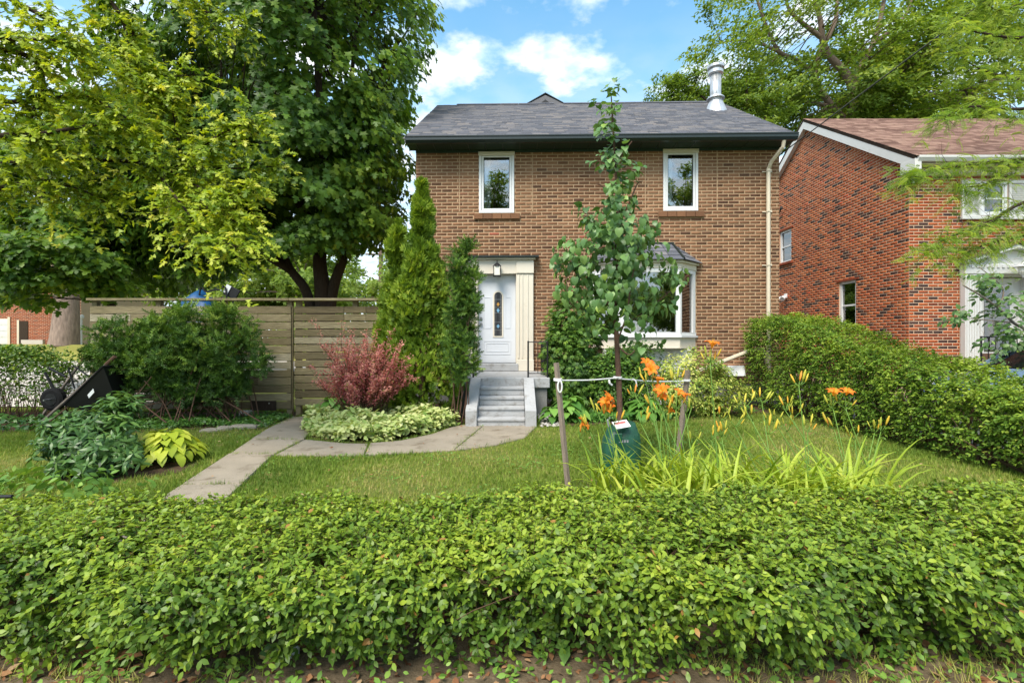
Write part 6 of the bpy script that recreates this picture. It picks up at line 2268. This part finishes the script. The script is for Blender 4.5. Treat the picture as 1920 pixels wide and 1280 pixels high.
cen = ell_points(150, (1.05, 9.5, 1.05), (.75, .5, 1.2), .3, px_keep([(1030, 750), (1026, 640), (1034, 590), (1060, 556), (1090, 548), (1125, 570), (1150, 640), (1160, 750)]))
shrub('dark_cedar_bush', 'dark green rounded evergreen bush right of the steps, behind the sapling', 'shrub', (1.2, 9.5, 0), cen, 48, (.19, .19, .16), CEDAR_FROND, .115, 'boxwood_leaf', 8, crown_c=(1.2, 9.7, .9), tint_fn=lambda p: -.02)
cen = ell_points(260, (2.05, 9.3, .8), (1.0, .45, .75), .2, px_keep([(1110, 770), (1105, 690), (1150, 655), (1200, 640), (1260, 655), (1275, 700), (1260, 770)]))
shrub('boxwood_shrub', 'low green leafy shrub under the bay window', 'shrub', (2.1, 9.3, 0), cen, 75, (.18, .16, .15), LEAF_OVAL, .062, 'boxwood_leaf', 8, crown_c=(2.1, 9.5, .4))
cen = ell_points(150, (3.45, 9.1, .55), (1.05, .5, .75), .3, px_keep([(1240, 780), (1235, 700), (1260, 665), (1310, 652), (1360, 690), (1395, 720), (1412, 760), (1380, 780)]))
shrub('euonymus_shrub', 'yellow-green variegated shrub right of the bay window', 'shrub', (3.4, 9.1, 0), cen, 80, (.17, .16, .14), LEAF_OVAL, .058, 'euonymus_leaf', 8, crown_c=(3.4, 9.3, .35), tint_fn=lambda p: .1)


# ground covers
def cover_patch(name, label, poly, n, h, T, size, m, tint0=.45, edge=.12, lumps=True):
    poly = [np.array(q[:2], float) for q in poly]
    lo_, hi_ = np.min(poly, 0), np.max(poly, 0)
    p = RNG.uniform(size=(n * 3, 2)) * (hi_ - lo_) + lo_
    p = p[in_poly(p, poly)][:n]
    n = len(p)
    c = np.mean(poly, 0)
    q3 = np.stack([p[:, 0], p[:, 1], np.zeros(n)], 1)
    hh = h * (.62 + .38 * vnoise(q3, 4.0, 5)) if lumps else np.full(n, h)
    z = hh * RNG.uniform(.25, 1.05, n)
    pos = np.stack([p[:, 0], p[:, 1], np.maximum(z, .015)], 1)
    nrm = np.array([0, -.25, 1.0]) + RNG.normal(size=(n, 3)) * .45
    d = RNG.normal(size=(n, 3)) * np.array([1, 1, .3]) + np.array([0, -.3, -.1])
    tint = np.clip(RNG.normal(tint0, .2, n), .01, .99)
    o = leaf_cloud(name, T, pos, frames(nrm, d), size * RNG.uniform(.6, 1.2, n), tint, m, None, label=label)
    return o


cover_patch('goutweed', 'creamy variegated ground cover beside the path, under the barberry', [G(588, 818), G(640, 831), G(740, 828), G(800, 815), G(848, 801), (-.86, 8.05), (-1.2, 8.35), (-2.2, 8.5), (-3.2, 8.35), (-3.3, 7.6)], 9500, .38, LEAF_OVAL, .10, 'variegated_leaf', .6)
cover_patch('vinca_cover', 'dark green creeping ground cover along the fence foot', [G(250, 808), G(340, 803), G(440, 801), G(500, 802), G(548, 784), (-4.1, 8.9), (-6.5, 8.9), (-7.6, 8.2)], 7000, .13, LEAF_SMALL, .065, 'vinca_leaf')
cover_patch('shade_weeds', 'dark leafy weeds under the thin hedge at left', [(-11.0, 7.4), (-6.7, 7.4), (-6.2, 8.3), (-11.0, 8.8)], 1500, .22, LEAF_OVAL, .10, 'vinca_leaf', .25)
cover_patch('bed_plants', 'low green leaves filling the bed below the evergreen bushes', [G(1030, 796), G(1120, 793), G(1240, 788), G(1400, 772), (4.8, 9.4), (.9, 9.3)], 2600, .16, LEAF_OVAL, .09, 'green_hosta_leaf', .3)

for i, (px0, py0, w, d, h) in enumerate(((455, 803, .22, .12, .07), (420, 806, .13, .10, .07), (395, 808, .16, .1, .05), (490, 800, .12, .08, .05))):
    c = G(px0, py0)
    b = MB()
    n = 10
    vs_ = []
    for (zz_, k) in ((0, 1.0), (h * .7, .95), (h, .72)):
        for j in range(n):
            a = 2 * math.pi * j / n
            rr = 1 + .15 * math.sin(3 * a + i) + .08 * math.sin(5 * a)
            vs_.append((c[0] + w * k * rr * math.cos(a), c[1] + d * k * rr * math.sin(a), zz_ - .01))
    fs = []
    for r in range(2):
        for j in range(n):
            fs.append((r * n + j, r * n + (j + 1) % n, (r + 1) * n + (j + 1) % n, (r + 1) * n + j))
    fs.append(tuple(2 * n + j for j in range(n)))
    b.add(vs_, fs)
    part('edging_stone', b, 'stone', None, label=('long flat pale stone edging the bed by the fence', 'small grey stone left of the long flat edging stone', 'leftmost flat stone of the row edging the bed', 'small stone at the path end of the bed edging')[i], category='stone', group='bed edging stones') if False else set_props(part('edging_stone', b, 'stone', None), ('long flat pale stone edging the bed by the fence', 'small grey stone left of the long flat edging stone', 'leftmost flat stone of the row edging the bed', 'small stone at the path end of the bed edging')[i], 'stone', 'bed edging stones')
npb = 260
pb = np.stack([RNG.uniform(.48, .85, npb), RNG.uniform(7.9, 9.2, npb), RNG.uniform(.0, .05, npb)], 1)
PEB = tri([(0, 0, .35), (.5, 0, 0), (.15, .5, 0), (-.5, .2, 0), (-.3, -.45, 0), (.3, -.4, 0)], [(0, 1, 2), (0, 2, 3), (0, 3, 4), (0, 4, 5), (0, 5, 1)])
leaf_cloud('gravel', PEB, pb, frames(np.array([0, 0, 1.0]) + RNG.normal(size=(npb, 3)) * .3, RNG.normal(size=(npb, 3))), RNG.uniform(.04, .09, npb), np.zeros(npb), 'pebble', None, label='pale gravel beside the right cheek of the steps')


# hostas and peony
def hosta(label, c, n, r, h, m, size, seed=0, group='hosta plants'):
    t = thing('hosta', label, 'plant', c, group=group)
    T = outline_leaf([(.26, .10), (.36, .35), (.27, .68)], fold=.18, droop=.35)
    ms = piece_meshes('leaf', T, m, 8)
    for k in range(n):
        f = (k + .5) / n
        a = k * 2.4 + RNG.uniform(-.2, .2)
        rr = r * (.15 + .6 * f)
        z = h * (1 - .75 * f) + .03
        o = np.array([math.cos(a), math.sin(a), 0])
        p = np.array(c) + o * rr * .8 + np.array([0, 0, z])
        nrm = o * .45 * f + np.array([0, 0, 1]) + RNG.normal(size=3) * .12
        d = o + np.array([0, 0, .45 - .75 * f]) + RNG.normal(size=3) * .12
        leaf_objects('leaf', ms, p[None], frames(nrm[None], d[None]), [size * RNG.uniform(.75, 1.15)], [RNG.uniform(.1, .95)], t)
        part('stalk', MB().tube([(c[0], c[1], 0), tuple((np.array(c) + p) / 2 + np.array([0, 0, .02])), tuple(p)], .006, n=4), 'lily_stem', t, tint=.5)
    return t


hosta('bright lime-yellow hosta beside the dark peony', G(312, 866), 95, .58, .33, 'lime_hosta_leaf', .17)
hosta('green hosta left of the sapling, near the gravel', G(1068, 790), 34, .34, .40, 'green_hosta_leaf', .26)
hosta('green hosta right behind the sapling trunk', G(1210, 786), 30, .36, .34, 'green_hosta_leaf', .26)
hosta('small green hosta between the left stake and the gravel', G(1035, 795), 20, .22, .26, 'green_hosta_leaf', .2)
hosta('dark green hosta by the gate foot beside the barberry', G(628, 782), 20, .28, .36, 'green_hosta_leaf', .24)

pc_ = np.array([-4.55, 5.15, 0])
cen = np.concatenate([ell_points(60, (-4.46, 5.15, .32), (.40, .36, .32), .35), ell_points(14, (-4.42, 5.45, .66), (.16, .2, .12), .2), ell_points(12, (-4.66, 5.1, .50), (.16, .2, .10), .2), ell_points(14, (-4.12, 4.95, .25), (.24, .2, .2), .3)])
cen = cen[cen[:, 2] > .05]
PEONY = bunch(outline_leaf([(.13, .3), (.12, .65)], fold=.12, droop=.2), 5, .05, 4)
shrub('peony', 'dark green bushy peony with pointed leaves on the left lawn', 'plant', pc_, cen, 9, (.12, .12, .10), PEONY, .115, 'peony_leaf', 26, 'lily_stem', .006, (-4.55, 5.3, .2), spread=.18)
cen = ell_points(26, (-3.95, 4.25, .16), (.9, .4, .14), .2)
shrub('weed_patch', 'pale leafy weeds between the peony and the low hedge', 'plant', (-3.9, 4.25, 0), cen, 9, (.12, .12, .08), LEAF_OVAL, .085, 'weed_leaf', 12, 'lily_stem', .004)

# shrub with woody shoots in front of the neighbour's porch
rs = lambda px, py, Y=8.9: P(px, py, Y)
limbs = [('trunk', [(9.55, 8.9, -.05) if False else (9.9, 9.9, -.05), tuple(P(1930, 640, 9.8)), tuple(P(1900, 605, 9.6)), tuple(P(1872, 578, 9.4)), tuple(P(1842, 556, 9.2)), tuple(P(1806, 535, 9.1))], .035, .012),
         ('branch', [tuple(P(1872, 578, 9.4)), tuple(P(1880, 540, 9.4)), tuple(P(1835, 500, 9.3))], .016, .006),
         ('branch', [tuple(P(1900, 605, 9.6)), tuple(P(1850, 600, 9.4)), tuple(P(1800, 595, 9.3))], .014, .005)]
cen = np.concatenate([np.array([P(px0 + RNG.normal() * sx, py0 + RNG.normal() * sy, 9.4 + RNG.normal() * .15) for _ in range(k)]) for px0, py0, sx, sy, k in
                      ((1838, 510, 8, 14, 5), (1855, 530, 22, 10, 9), (1810, 594, 18, 8, 8), (1880, 585, 26, 20, 12), (1890, 630, 24, 22, 20), (1905, 565, 20, 12, 8), (1900, 670, 18, 16, 12), (1925, 620, 20, 30, 14))])
make_tree('flowering_shrub', 'leafy shrub with bare woody shoots in front of the white porch door', limbs, cen, 9, (.13, .13, .10), LEAF_OVAL, .13, 'linden_leaf', 'stake_wood', (9.9, 9.6, 1.2), cat='shrub', twig_r=.004, droop=.5, max_twig=1.2)


# ------------------------------------------------------------------ daylilies
def strap_leaf(base, az, length, arch, width, m, parent, tint):
    n = 7
    o = np.array([math.cos(az), math.sin(az), 0])
    s_ = np.array([-math.sin(az), math.cos(az), 0])
    vs_, fs = [], []
    el = 1.35
    p = np.array(base, float)
    for i in range(n + 1):
        t = i / n
        w = width * (1 - t ** 2.2) * (.75 + .5 * min(1, t * 3)) * .5
        vs_ += [tuple(p - s_ * w + np.array([0, 0, w * .5])), tuple(p), tuple(p + s_ * w + np.array([0, 0, w * .5]))]
        e = el - arch * t ** 1.4
        p = p + (o * math.cos(e) + np.array([0, 0, 1]) * math.sin(e)) * length / n
        p[2] = max(p[2], .015)
    for i in range(n):
        a = i * 3
        fs += [(a, a + 1, a + 4, a + 3), (a + 1, a + 2, a + 5, a + 4)]
    part('leaf', MB().add(vs_, fs), m, parent, tint=tint, smooth=True, recalc=False)


def flower_mesh(mb_v, c, d, r, tw=0.0):
    """six recurved petals round direction d"""
    d = unit(np.array(d, float))
    ref = np.array([0, 0, 1.0]) if abs(d[2]) < .9 else np.array([1.0, 0, 0])
    u = unit(np.cross(d, ref))
    w = np.cross(d, u)
    vs_, fs, tt = [], [], []
    for k in range(6):
        a = k * math.pi / 3 + tw
        o = u * math.cos(a) + w * math.sin(a)
        s_ = -u * math.sin(a) + w * math.cos(a)
        wid = (.30 if k % 2 else .22) * r
        b = len(vs_)
        for (rad, h, ww) in ((.03, -.55, .15), (.16, -.15, .5), (.42, .16, 1.0), (.74, .26, .9), (1.0, .14, .12)):
            q = c + o * rad * r + d * h * r
            vs_ += [q - s_ * wid * ww + d * .05 * r * ww, q - d * .02 * r, q + s_ * wid * ww + d * .05 * r * ww]
            tt += [1 - rad * .9 + (-.1 if k % 2 else .05)] * 3
        for i in range(4):
            e = b + i * 3
            fs += [(e, e + 1, e + 4, e + 3), (e + 1, e + 2, e + 5, e + 4)]
    for k in range(5):                                   # stamens
        a = k * 1.26
        o = u * math.cos(a) + w * math.sin(a)
        b = len(vs_)
        q0, q1 = c - d * .2 * r, c + d * .75 * r + o * .16 * r
        vs_ += [q0 + u * .006, q0 - u * .006, q1]
        fs.append((b, b + 1, b + 2))
        tt += [.9] * 3
    return vs_, fs, np.clip(tt, 0, 1)


def bud_mesh(c, d, L):
    d = unit(np.array(d, float))
    pts = [c + d * L * t for t in (0, .3, .65, .9, 1)]
    return MB().tube([tuple(p) for p in pts], [.004, L * .085, L * .11, L * .06, .003], n=6)


def lily(label, base, leaves, scapes, spread=.16, ll=(.5, .85)):
    """scapes: list of (px, py, Y, kind) for the heads; kind: 'f' flower, 'b' buds, 'm' both"""
    t = thing('daylily', label, 'daylily', base, group='orange daylilies')
    for k in range(leaves):
        az = RNG.uniform(0, 2 * math.pi)
        b = np.array(base) + np.array([RNG.normal() * spread, RNG.normal() * spread * .7, 0])
        strap_leaf(b, az, RNG.uniform(*ll), RNG.uniform(.8, 2.4), RNG.uniform(.020, .036), 'lily_leaf', t, float(np.clip(RNG.normal(.5, .22), .02, .98)))
    for (px, py, Y, kind) in scapes:
        h = P(px, py, Y)
        b = np.array(base) + np.array([RNG.normal() * spread * .6, RNG.normal() * spread * .5, 0])
        mid = b * .45 + h * .55 + np.array([RNG.normal() * .02, 0, .04])
        fork = h + np.array([RNG.normal() * .01, 0, -.10 if kind != 'b' else -.085])
        mb = MB().tube(smooth_path([b, b * .6 + fork * .4 + np.array([0, 0, .03]), fork], 5), .0052, .0035, n=5)
        heads = []
        if kind in 'fm':
            heads.append(('f', h))
        nb_ = {'f': 2, 'b': 4, 'm': 5}[kind]
        for k in range(nb_):
            a = RNG.uniform(0, 2 * math.pi)
            rr = RNG.uniform(.025, .07)
            heads.append(('b', fork + np.array([math.cos(a) * rr, math.sin(a) * rr * .7, RNG.uniform(.015, .07)])))
        for _, q in heads:
            mb.tube([tuple(fork), tuple((fork + q) / 2 + np.array([0, 0, -.008])), tuple(q)], .0035, .0028, n=4)
        sc = part('scape', mb, 'lily_stem', t, tint=float(RNG.uniform(.2, .9)), smooth=True)
        for kd, q in heads:
            if kd == 'f':
                dirn = np.array([RNG.normal() * .55, -.35 + RNG.normal() * .2, .7 + RNG.normal() * .15])
                vs_, fs, tt = flower_mesh(None, q + unit(dirn) * .05, dirn, .066 * RNG.uniform(.85, 1.15), RNG.uniform(0, 1))
                mbf = MB().add(vs_, fs)
                part('flower', mbf, 'lily_petal', sc, tint=tt, smooth=True, recalc=False)
            else:
                dirn = unit(q - fork) * .6 + np.array([0, 0, .9]) + RNG.normal(size=3) * .15
                part('bud', bud_mesh(q, dirn, RNG.uniform(.05, .10)), 'lily_bud', sc, tint=float(RNG.uniform(.05, 1)), smooth=True)
    return t


lily('daylily clump behind the left stake with two open flowers over the green bag', (.92, 3.9, 0), 50, [(1085, 800, 4.0, 'f'), (1140, 762, 4.0, 'm'), (1150, 772, 4.02, 'f'), (1132, 752, 4.0, 'f'), (1103, 790, 4.0, 'b'), (1122, 758, 4.1, 'b')])
lily('densest daylily clump, its cluster of orange flowers before the right stake', (1.32, 3.7, 0), 90, [(1220, 698, 4.0, 'm'), (1242, 738, 4.0, 'm'), (1268, 745, 3.95, 'm'), (1250, 778, 4.1, 'f'), (1232, 722, 4.05, 'f'), (1282, 752, 4.0, 'f'), (1210, 690, 4.05, 'f'), (1236, 752, 4.0, 'f'), (1195, 725, 4.1, 'b'), (1268, 700, 4.1, 'b'), (1228, 745, 4.1, 'b'), (1206, 775, 4.05, 'b'), (1296, 742, 4.0, 'b')], spread=.2)
lily('daylily clump under the tallest single flower, below the downspout', (1.78, 3.7, 0), 80, [(1334, 656, 3.85, 'm'), (1330, 805, 4.1, 'b'), (1355, 800, 4.1, 'b'), (1300, 815, 4.1, 'b')], spread=.2)
lily('daylily clump with yellow buds in front of the variegated shrub', (2.15, 3.75, 0), 66, [(1378, 780, 4.0, 'b'), (1395, 745, 4.05, 'b'), (1410, 770, 4.0, 'b'), (1440, 795, 4.0, 'b'), (1430, 735, 4.1, 'b'), (1350, 770, 4.15, 'b')], spread=.2)
lily('daylily clump with one tall budded stem before the tall hedge', (2.45, 3.6, 0), 60, [(1500, 702, 3.8, 'b'), (1470, 750, 4.0, 'b'), (1485, 765, 4.0, 'b'), (1475, 790, 4.05, 'b'), (1448, 770, 4.05, 'b'), (1512, 790, 4.1, 'b')], spread=.2)
lily('rightmost daylily clump with a pair of open flowers against the hedge', (2.75, 3.85, 0), 22, [(1562, 745, 4.1, 'f'), (1585, 744, 4.1, 'f'), (1560, 785, 4.2, 'b'), (1605, 805, 4.2, 'b'), (1642, 792, 4.2, 'b'), (1655, 790, 4.2, 'b')], spread=.16)
lily('daylily leaves without flowers leaning over the low hedge', (1.45, 3.32, 0), 60, [], spread=.26, ll=(.5, .85))
lily('flowerless daylily tuft at the right end of the bed', (2.2, 3.35, 0), 46, [], spread=.26, ll=(.45, .75))
lily('flowerless daylily tuft beside the foot of the left stake', (.85, 3.45, 0), 34, [], spread=.18, ll=(.4, .7))

# ------------------------------------------------------------------ grass
excl = [[tuple(q[:2]) for q in pl_] for pl_ in PATH_POLYS] + [[tuple(np.array(q)[:2]) for q in b] for b in (BED_A, BED_B, BED_C, BED_D)]
ng = 160000
yy = 3.0 + 7.2 * RNG.uniform(size=ng) ** 1.25
xx = RNG.uniform(-1, 1, ng) * (1.08 * yy + 1.7)
pt = np.stack([xx, yy], 1)
ok = (xx < 5.35) & (xx > -11)
for pl_ in excl:
    ok &= ~in_poly(pt, pl_)
pt = pt[ok]
n = len(pt)
q3 = np.stack([pt[:, 0], pt[:, 1], np.zeros(n)], 1)
dry = vnoise(q3, 1.1, 41)
keep = RNG.uniform(size=n) < np.clip(.95 - .45 * np.clip(dry, -.2, 1), .25, 1)
pt, q3, dry = pt[keep], q3[keep], dry[keep]
n = len(pt)
hgt = RNG.uniform(.034, .070, n) * (1 - .25 * np.clip(dry, -.5, .8))
tint = np.clip(.48 + .42 * dry + RNG.normal(0, .2, n), .01, .99)
for i, sd in enumerate((1, 2)):
    m_ = np.arange(n) % 2 == i
    k = m_.sum()
    a = RNG.uniform(0, 2 * math.pi, k)
    R = frames(np.tile([0, 0, 1.0], (k, 1)) + RNG.normal(size=(k, 3)) * .08, np.stack([np.cos(a), np.sin(a), np.zeros(k)], 1))
    leaf_cloud('lawn_grass', tuft(4, sd), q3[m_], R, hgt[m_], tint[m_], 'grass_blade', None, label=('short mown lawn grass, greener blades', 'short mown lawn grass, drier blades')[i])
# longer grass at the bed and path edges
edge = []
for pi_, poly in enumerate(excl):
    for a, b in zip(poly, poly[1:] + poly[:1]):
        L = math.hypot(b[0] - a[0], b[1] - a[1])
        for k in range(int(L * (16 if pi_ < len(PATH_POLYS) else 55))):
            t = RNG.uniform()
            edge.append((a[0] + (b[0] - a[0]) * t + RNG.normal() * .03, a[1] + (b[1] - a[1]) * t + RNG.normal() * .03))
edge = np.array(edge)
ne = len(edge)
a = RNG.uniform(0, 2 * math.pi, ne)
leaf_cloud('edge_grass', tuft(6, 3), np.stack([edge[:, 0], edge[:, 1], np.zeros(ne)], 1), frames(np.tile([0, 0, 1.0], (ne, 1)) + RNG.normal(size=(ne, 3)) * .15, np.stack([np.cos(a), np.sin(a), np.zeros(ne)], 1)),
           RNG.uniform(.04, .085, ne), np.clip(RNG.normal(.4, .2, ne), 0, 1), 'grass_blade', None, label='longer grass along the path and bed edges')

# clover and fallen leaves in the lawn
ncl = 5200
cc_ = np.stack([RNG.uniform(-5.5, 4.8, 60), RNG.uniform(3.3, 8.3, 60)], 1)
p2 = cc_[RNG.integers(0, 60, ncl)] + RNG.normal(size=(ncl, 2)) * .16
okc = (p2[:, 0] < 5.0) & (p2[:, 1] > 3.15)
for pl_ in excl:
    okc &= ~in_poly(p2, pl_)
p2 = p2[okc]
ncl = len(p2)
leaf_cloud('clover', LEAF_OVAL, np.stack([p2[:, 0], p2[:, 1], RNG.uniform(.02, .05, ncl)], 1), frames(np.array([0, -.2, 1.0]) + RNG.normal(size=(ncl, 3)) * .3, RNG.normal(size=(ncl, 3)) * np.array([1, 1, .2])),
           RNG.uniform(.02, .034, ncl), np.clip(RNG.normal(.35, .2, ncl), 0, 1), 'weed_leaf', None, label='clover patches scattered through the front lawn')
nfl = 150
p2 = np.stack([RNG.uniform(-5, 4.8, nfl), RNG.uniform(3.3, 8.3, nfl)], 1)
leaf_cloud('fallen_leaves', LEAF_OVAL, np.stack([p2[:, 0], p2[:, 1], np.full(nfl, .05)], 1), frames(np.array([0, 0, 1.0]) + RNG.normal(size=(nfl, 3)) * .3, RNG.normal(size=(nfl, 3)) * np.array([1, 1, .2])),
           RNG.uniform(.025, .05, nfl), RNG.uniform(.3, 1, nfl), 'dead_leaf', None, label='a few brown leaves lying on the front lawn')

# ------------------------------------------------------------------ foreground strip: litter, weeds, dry grass
nd_ = 3800
p = np.stack([RNG.uniform(-3.2, 3.4, nd_), RNG.uniform(1.0, 2.75, nd_), RNG.uniform(-.028, -.012, nd_)], 1)
leaf_cloud('leaf_litter', LEAF_OVAL, p, frames(np.array([0, 0, 1.0]) + RNG.normal(size=(nd_, 3)) * .35, RNG.normal(size=(nd_, 3)) * np.array([1, 1, .15])), RNG.uniform(.02, .06, nd_), RNG.uniform(0, 1, nd_), 'dead_leaf', None, label='brown fallen leaves littering the soil under the low hedge')
nw = 1500
cw = np.stack([RNG.uniform(-2.9, 3.1, 170), RNG.uniform(1.9, 2.32, 170), np.zeros(170)], 1)
k = RNG.integers(0, 170, nw)
p = cw[k] + RNG.normal(size=(nw, 3)) * np.array([.05, .045, 0])
p[:, 2] = -.025 + RNG.uniform(0, .075, nw)
leaf_cloud('weeds', LEAF_OVAL, p, frames(np.array([0, -.2, 1.0]) + RNG.normal(size=(nw, 3)) * .4, RNG.normal(size=(nw, 3)) * np.array([1, 1, .3])), RNG.uniform(.018, .045, nw), np.clip(RNG.normal(.5, .2, nw), 0, 1), 'weed_leaf', None, label='small green weeds at the foot of the low hedge')
nb2 = 260
c2 = np.stack([RNG.uniform(-2.9, 3.1, 45), RNG.uniform(2.12, 2.4, 45), np.zeros(45)], 1)
k = RNG.integers(0, 45, nb2)
p = c2[k] + RNG.normal(size=(nb2, 3)) * np.array([.05, .04, 0])
p[:, 2] = RNG.uniform(.0, .17, nb2)
leaf_cloud('broad_weeds', LEAF_OVAL, p, frames(np.array([0, -.55, .6]) + RNG.normal(size=(nb2, 3)) * .4, np.array([0, -.2, .5]) + RNG.normal(size=(nb2, 3)) * .6), RNG.uniform(.06, .105, nb2), np.clip(RNG.normal(.3, .2, nb2), 0, 1), 'weed_leaf', None, label='broad-leaved weeds growing under the low hedge')
ngd = 4200
p = np.stack([RNG.uniform(-3.0, 3.3, ngd), RNG.uniform(1.1, 2.25, ngd), np.full(ngd, -.03)], 1)
keep = (vnoise(p, 2.4, 51) + .45 * (p[:, 0] > .8)) > .1
p = p[keep]
ngd = len(p)
a = RNG.uniform(0, 2 * math.pi, ngd)
leaf_cloud('dry_grass', tuft(5, 9), p, frames(np.tile([0, 0, 1.0], (ngd, 1)) + RNG.normal(size=(ngd, 3)) * .5, np.stack([np.cos(a), np.sin(a), np.zeros(ngd)], 1)), RNG.uniform(.03, .075, ngd), np.clip(RNG.normal(.85, .15, ngd), 0, 1), 'grass_blade', None, label='straw-coloured dry grass on the soil strip')

# fallen oak leaf, food packet, pipe end
oc = G(248, 1238, -.02)
oak = outline_leaf([(.10, .08), (.26, .20), (.12, .32), (.40, .46), (.16, .58), (.34, .74), (.12, .82)], fold=.12, droop=.1)
ol = bpy.data.objects.new('oak_leaf', np_mesh('oak_leaf', oak[0], oak[1], 'dead_leaf', tint=np.full(len(oak[0]), .75)))
attach(ol, None, (oc[0] + .05, oc[1], .005))
ol.rotation_euler = (.15, .1, 1.9)
ol.scale = (.17, .17, .17)
set_props(ol, 'large brown lobed dead leaf on the soil at lower left', 'leaf')
kc = G(512, 1226, -.01)
pk = thing('food_packet', 'small crumpled yellow packet on the soil under the hedge', 'packet', (kc[0], kc[1], -.03))
part('wrapper', MB().box(kc[0] - .05, kc[0] + .045, kc[1] - .03, kc[1] + .03, -.02, .012, .006, rot=(.35, .08, -.25)), 'packet_yellow', pk)
part('printed_band', MB().box(kc[0] - .045, kc[0] + .04, kc[1] - .032, kc[1] + .022, .0135, .0150, rot=(.35, .08, -.25), piv=(kc[0], kc[1], -.004)), 'packet_green', pk)
part('window', MB().box(kc[0] - .03, kc[0] + .028, kc[1] - .016, kc[1] + .008, .0155, .0165, rot=(.35, .08, -.25), piv=(kc[0], kc[1], -.004)), 'packet_yellow', pk)
part('film', MB().box(kc[0] + .05, kc[0] + .115, kc[1] - .02, kc[1] + .03, -.02, .0, .004, rot=(.2, -.3, .3)), 'clear_film', pk)
rc_ = P(1895, 1190, 2.35)
st_ = MB()
n = 9
vs_ = []
for (zz_, k2) in ((-.04, 1), (.05, 1.05), (.10, .6)):
    for j in range(n):
        a = 2 * math.pi * j / n
        vs_.append((rc_[0] - .02 + .10 * k2 * (1 + .15 * math.sin(3 * a)) * math.cos(a), 2.42 + .08 * k2 * math.sin(a), zz_))
fs = [(r * n + j, r * n + (j + 1) % n, (r + 1) * n + (j + 1) % n, (r + 1) * n + j) for r in range(2) for j in range(n)] + [tuple(2 * n + j for j in range(n))]
set_props(part('field_stone', st_.add(vs_, fs), 'stone', None), 'grey stone half hidden under the right end of the low hedge', 'stone')
pe = P(0, 930, 3.3)
pipe = thing('iron_bracket', 'short dark iron bar with bent end at the left edge above the low hedge', 'bracket', (pe[0] - .2, 3.3, 0))
part('bar', MB().tube([tuple(P(-60, 932, 3.3)), tuple(P(23, 930, 3.3))], .012, n=6), 'black_iron', pipe)
part('bent_end', MB().tube([tuple(P(23, 930, 3.3)), tuple(P(22, 944, 3.3))], .012, n=6), 'black_iron', pipe)
part('upright', MB().tube([tuple(P(-58, 932, 3.3)), (P(-58, 932, 3.3)[0], 3.3, -.05)], .012, n=6), 'black_iron', pipe)
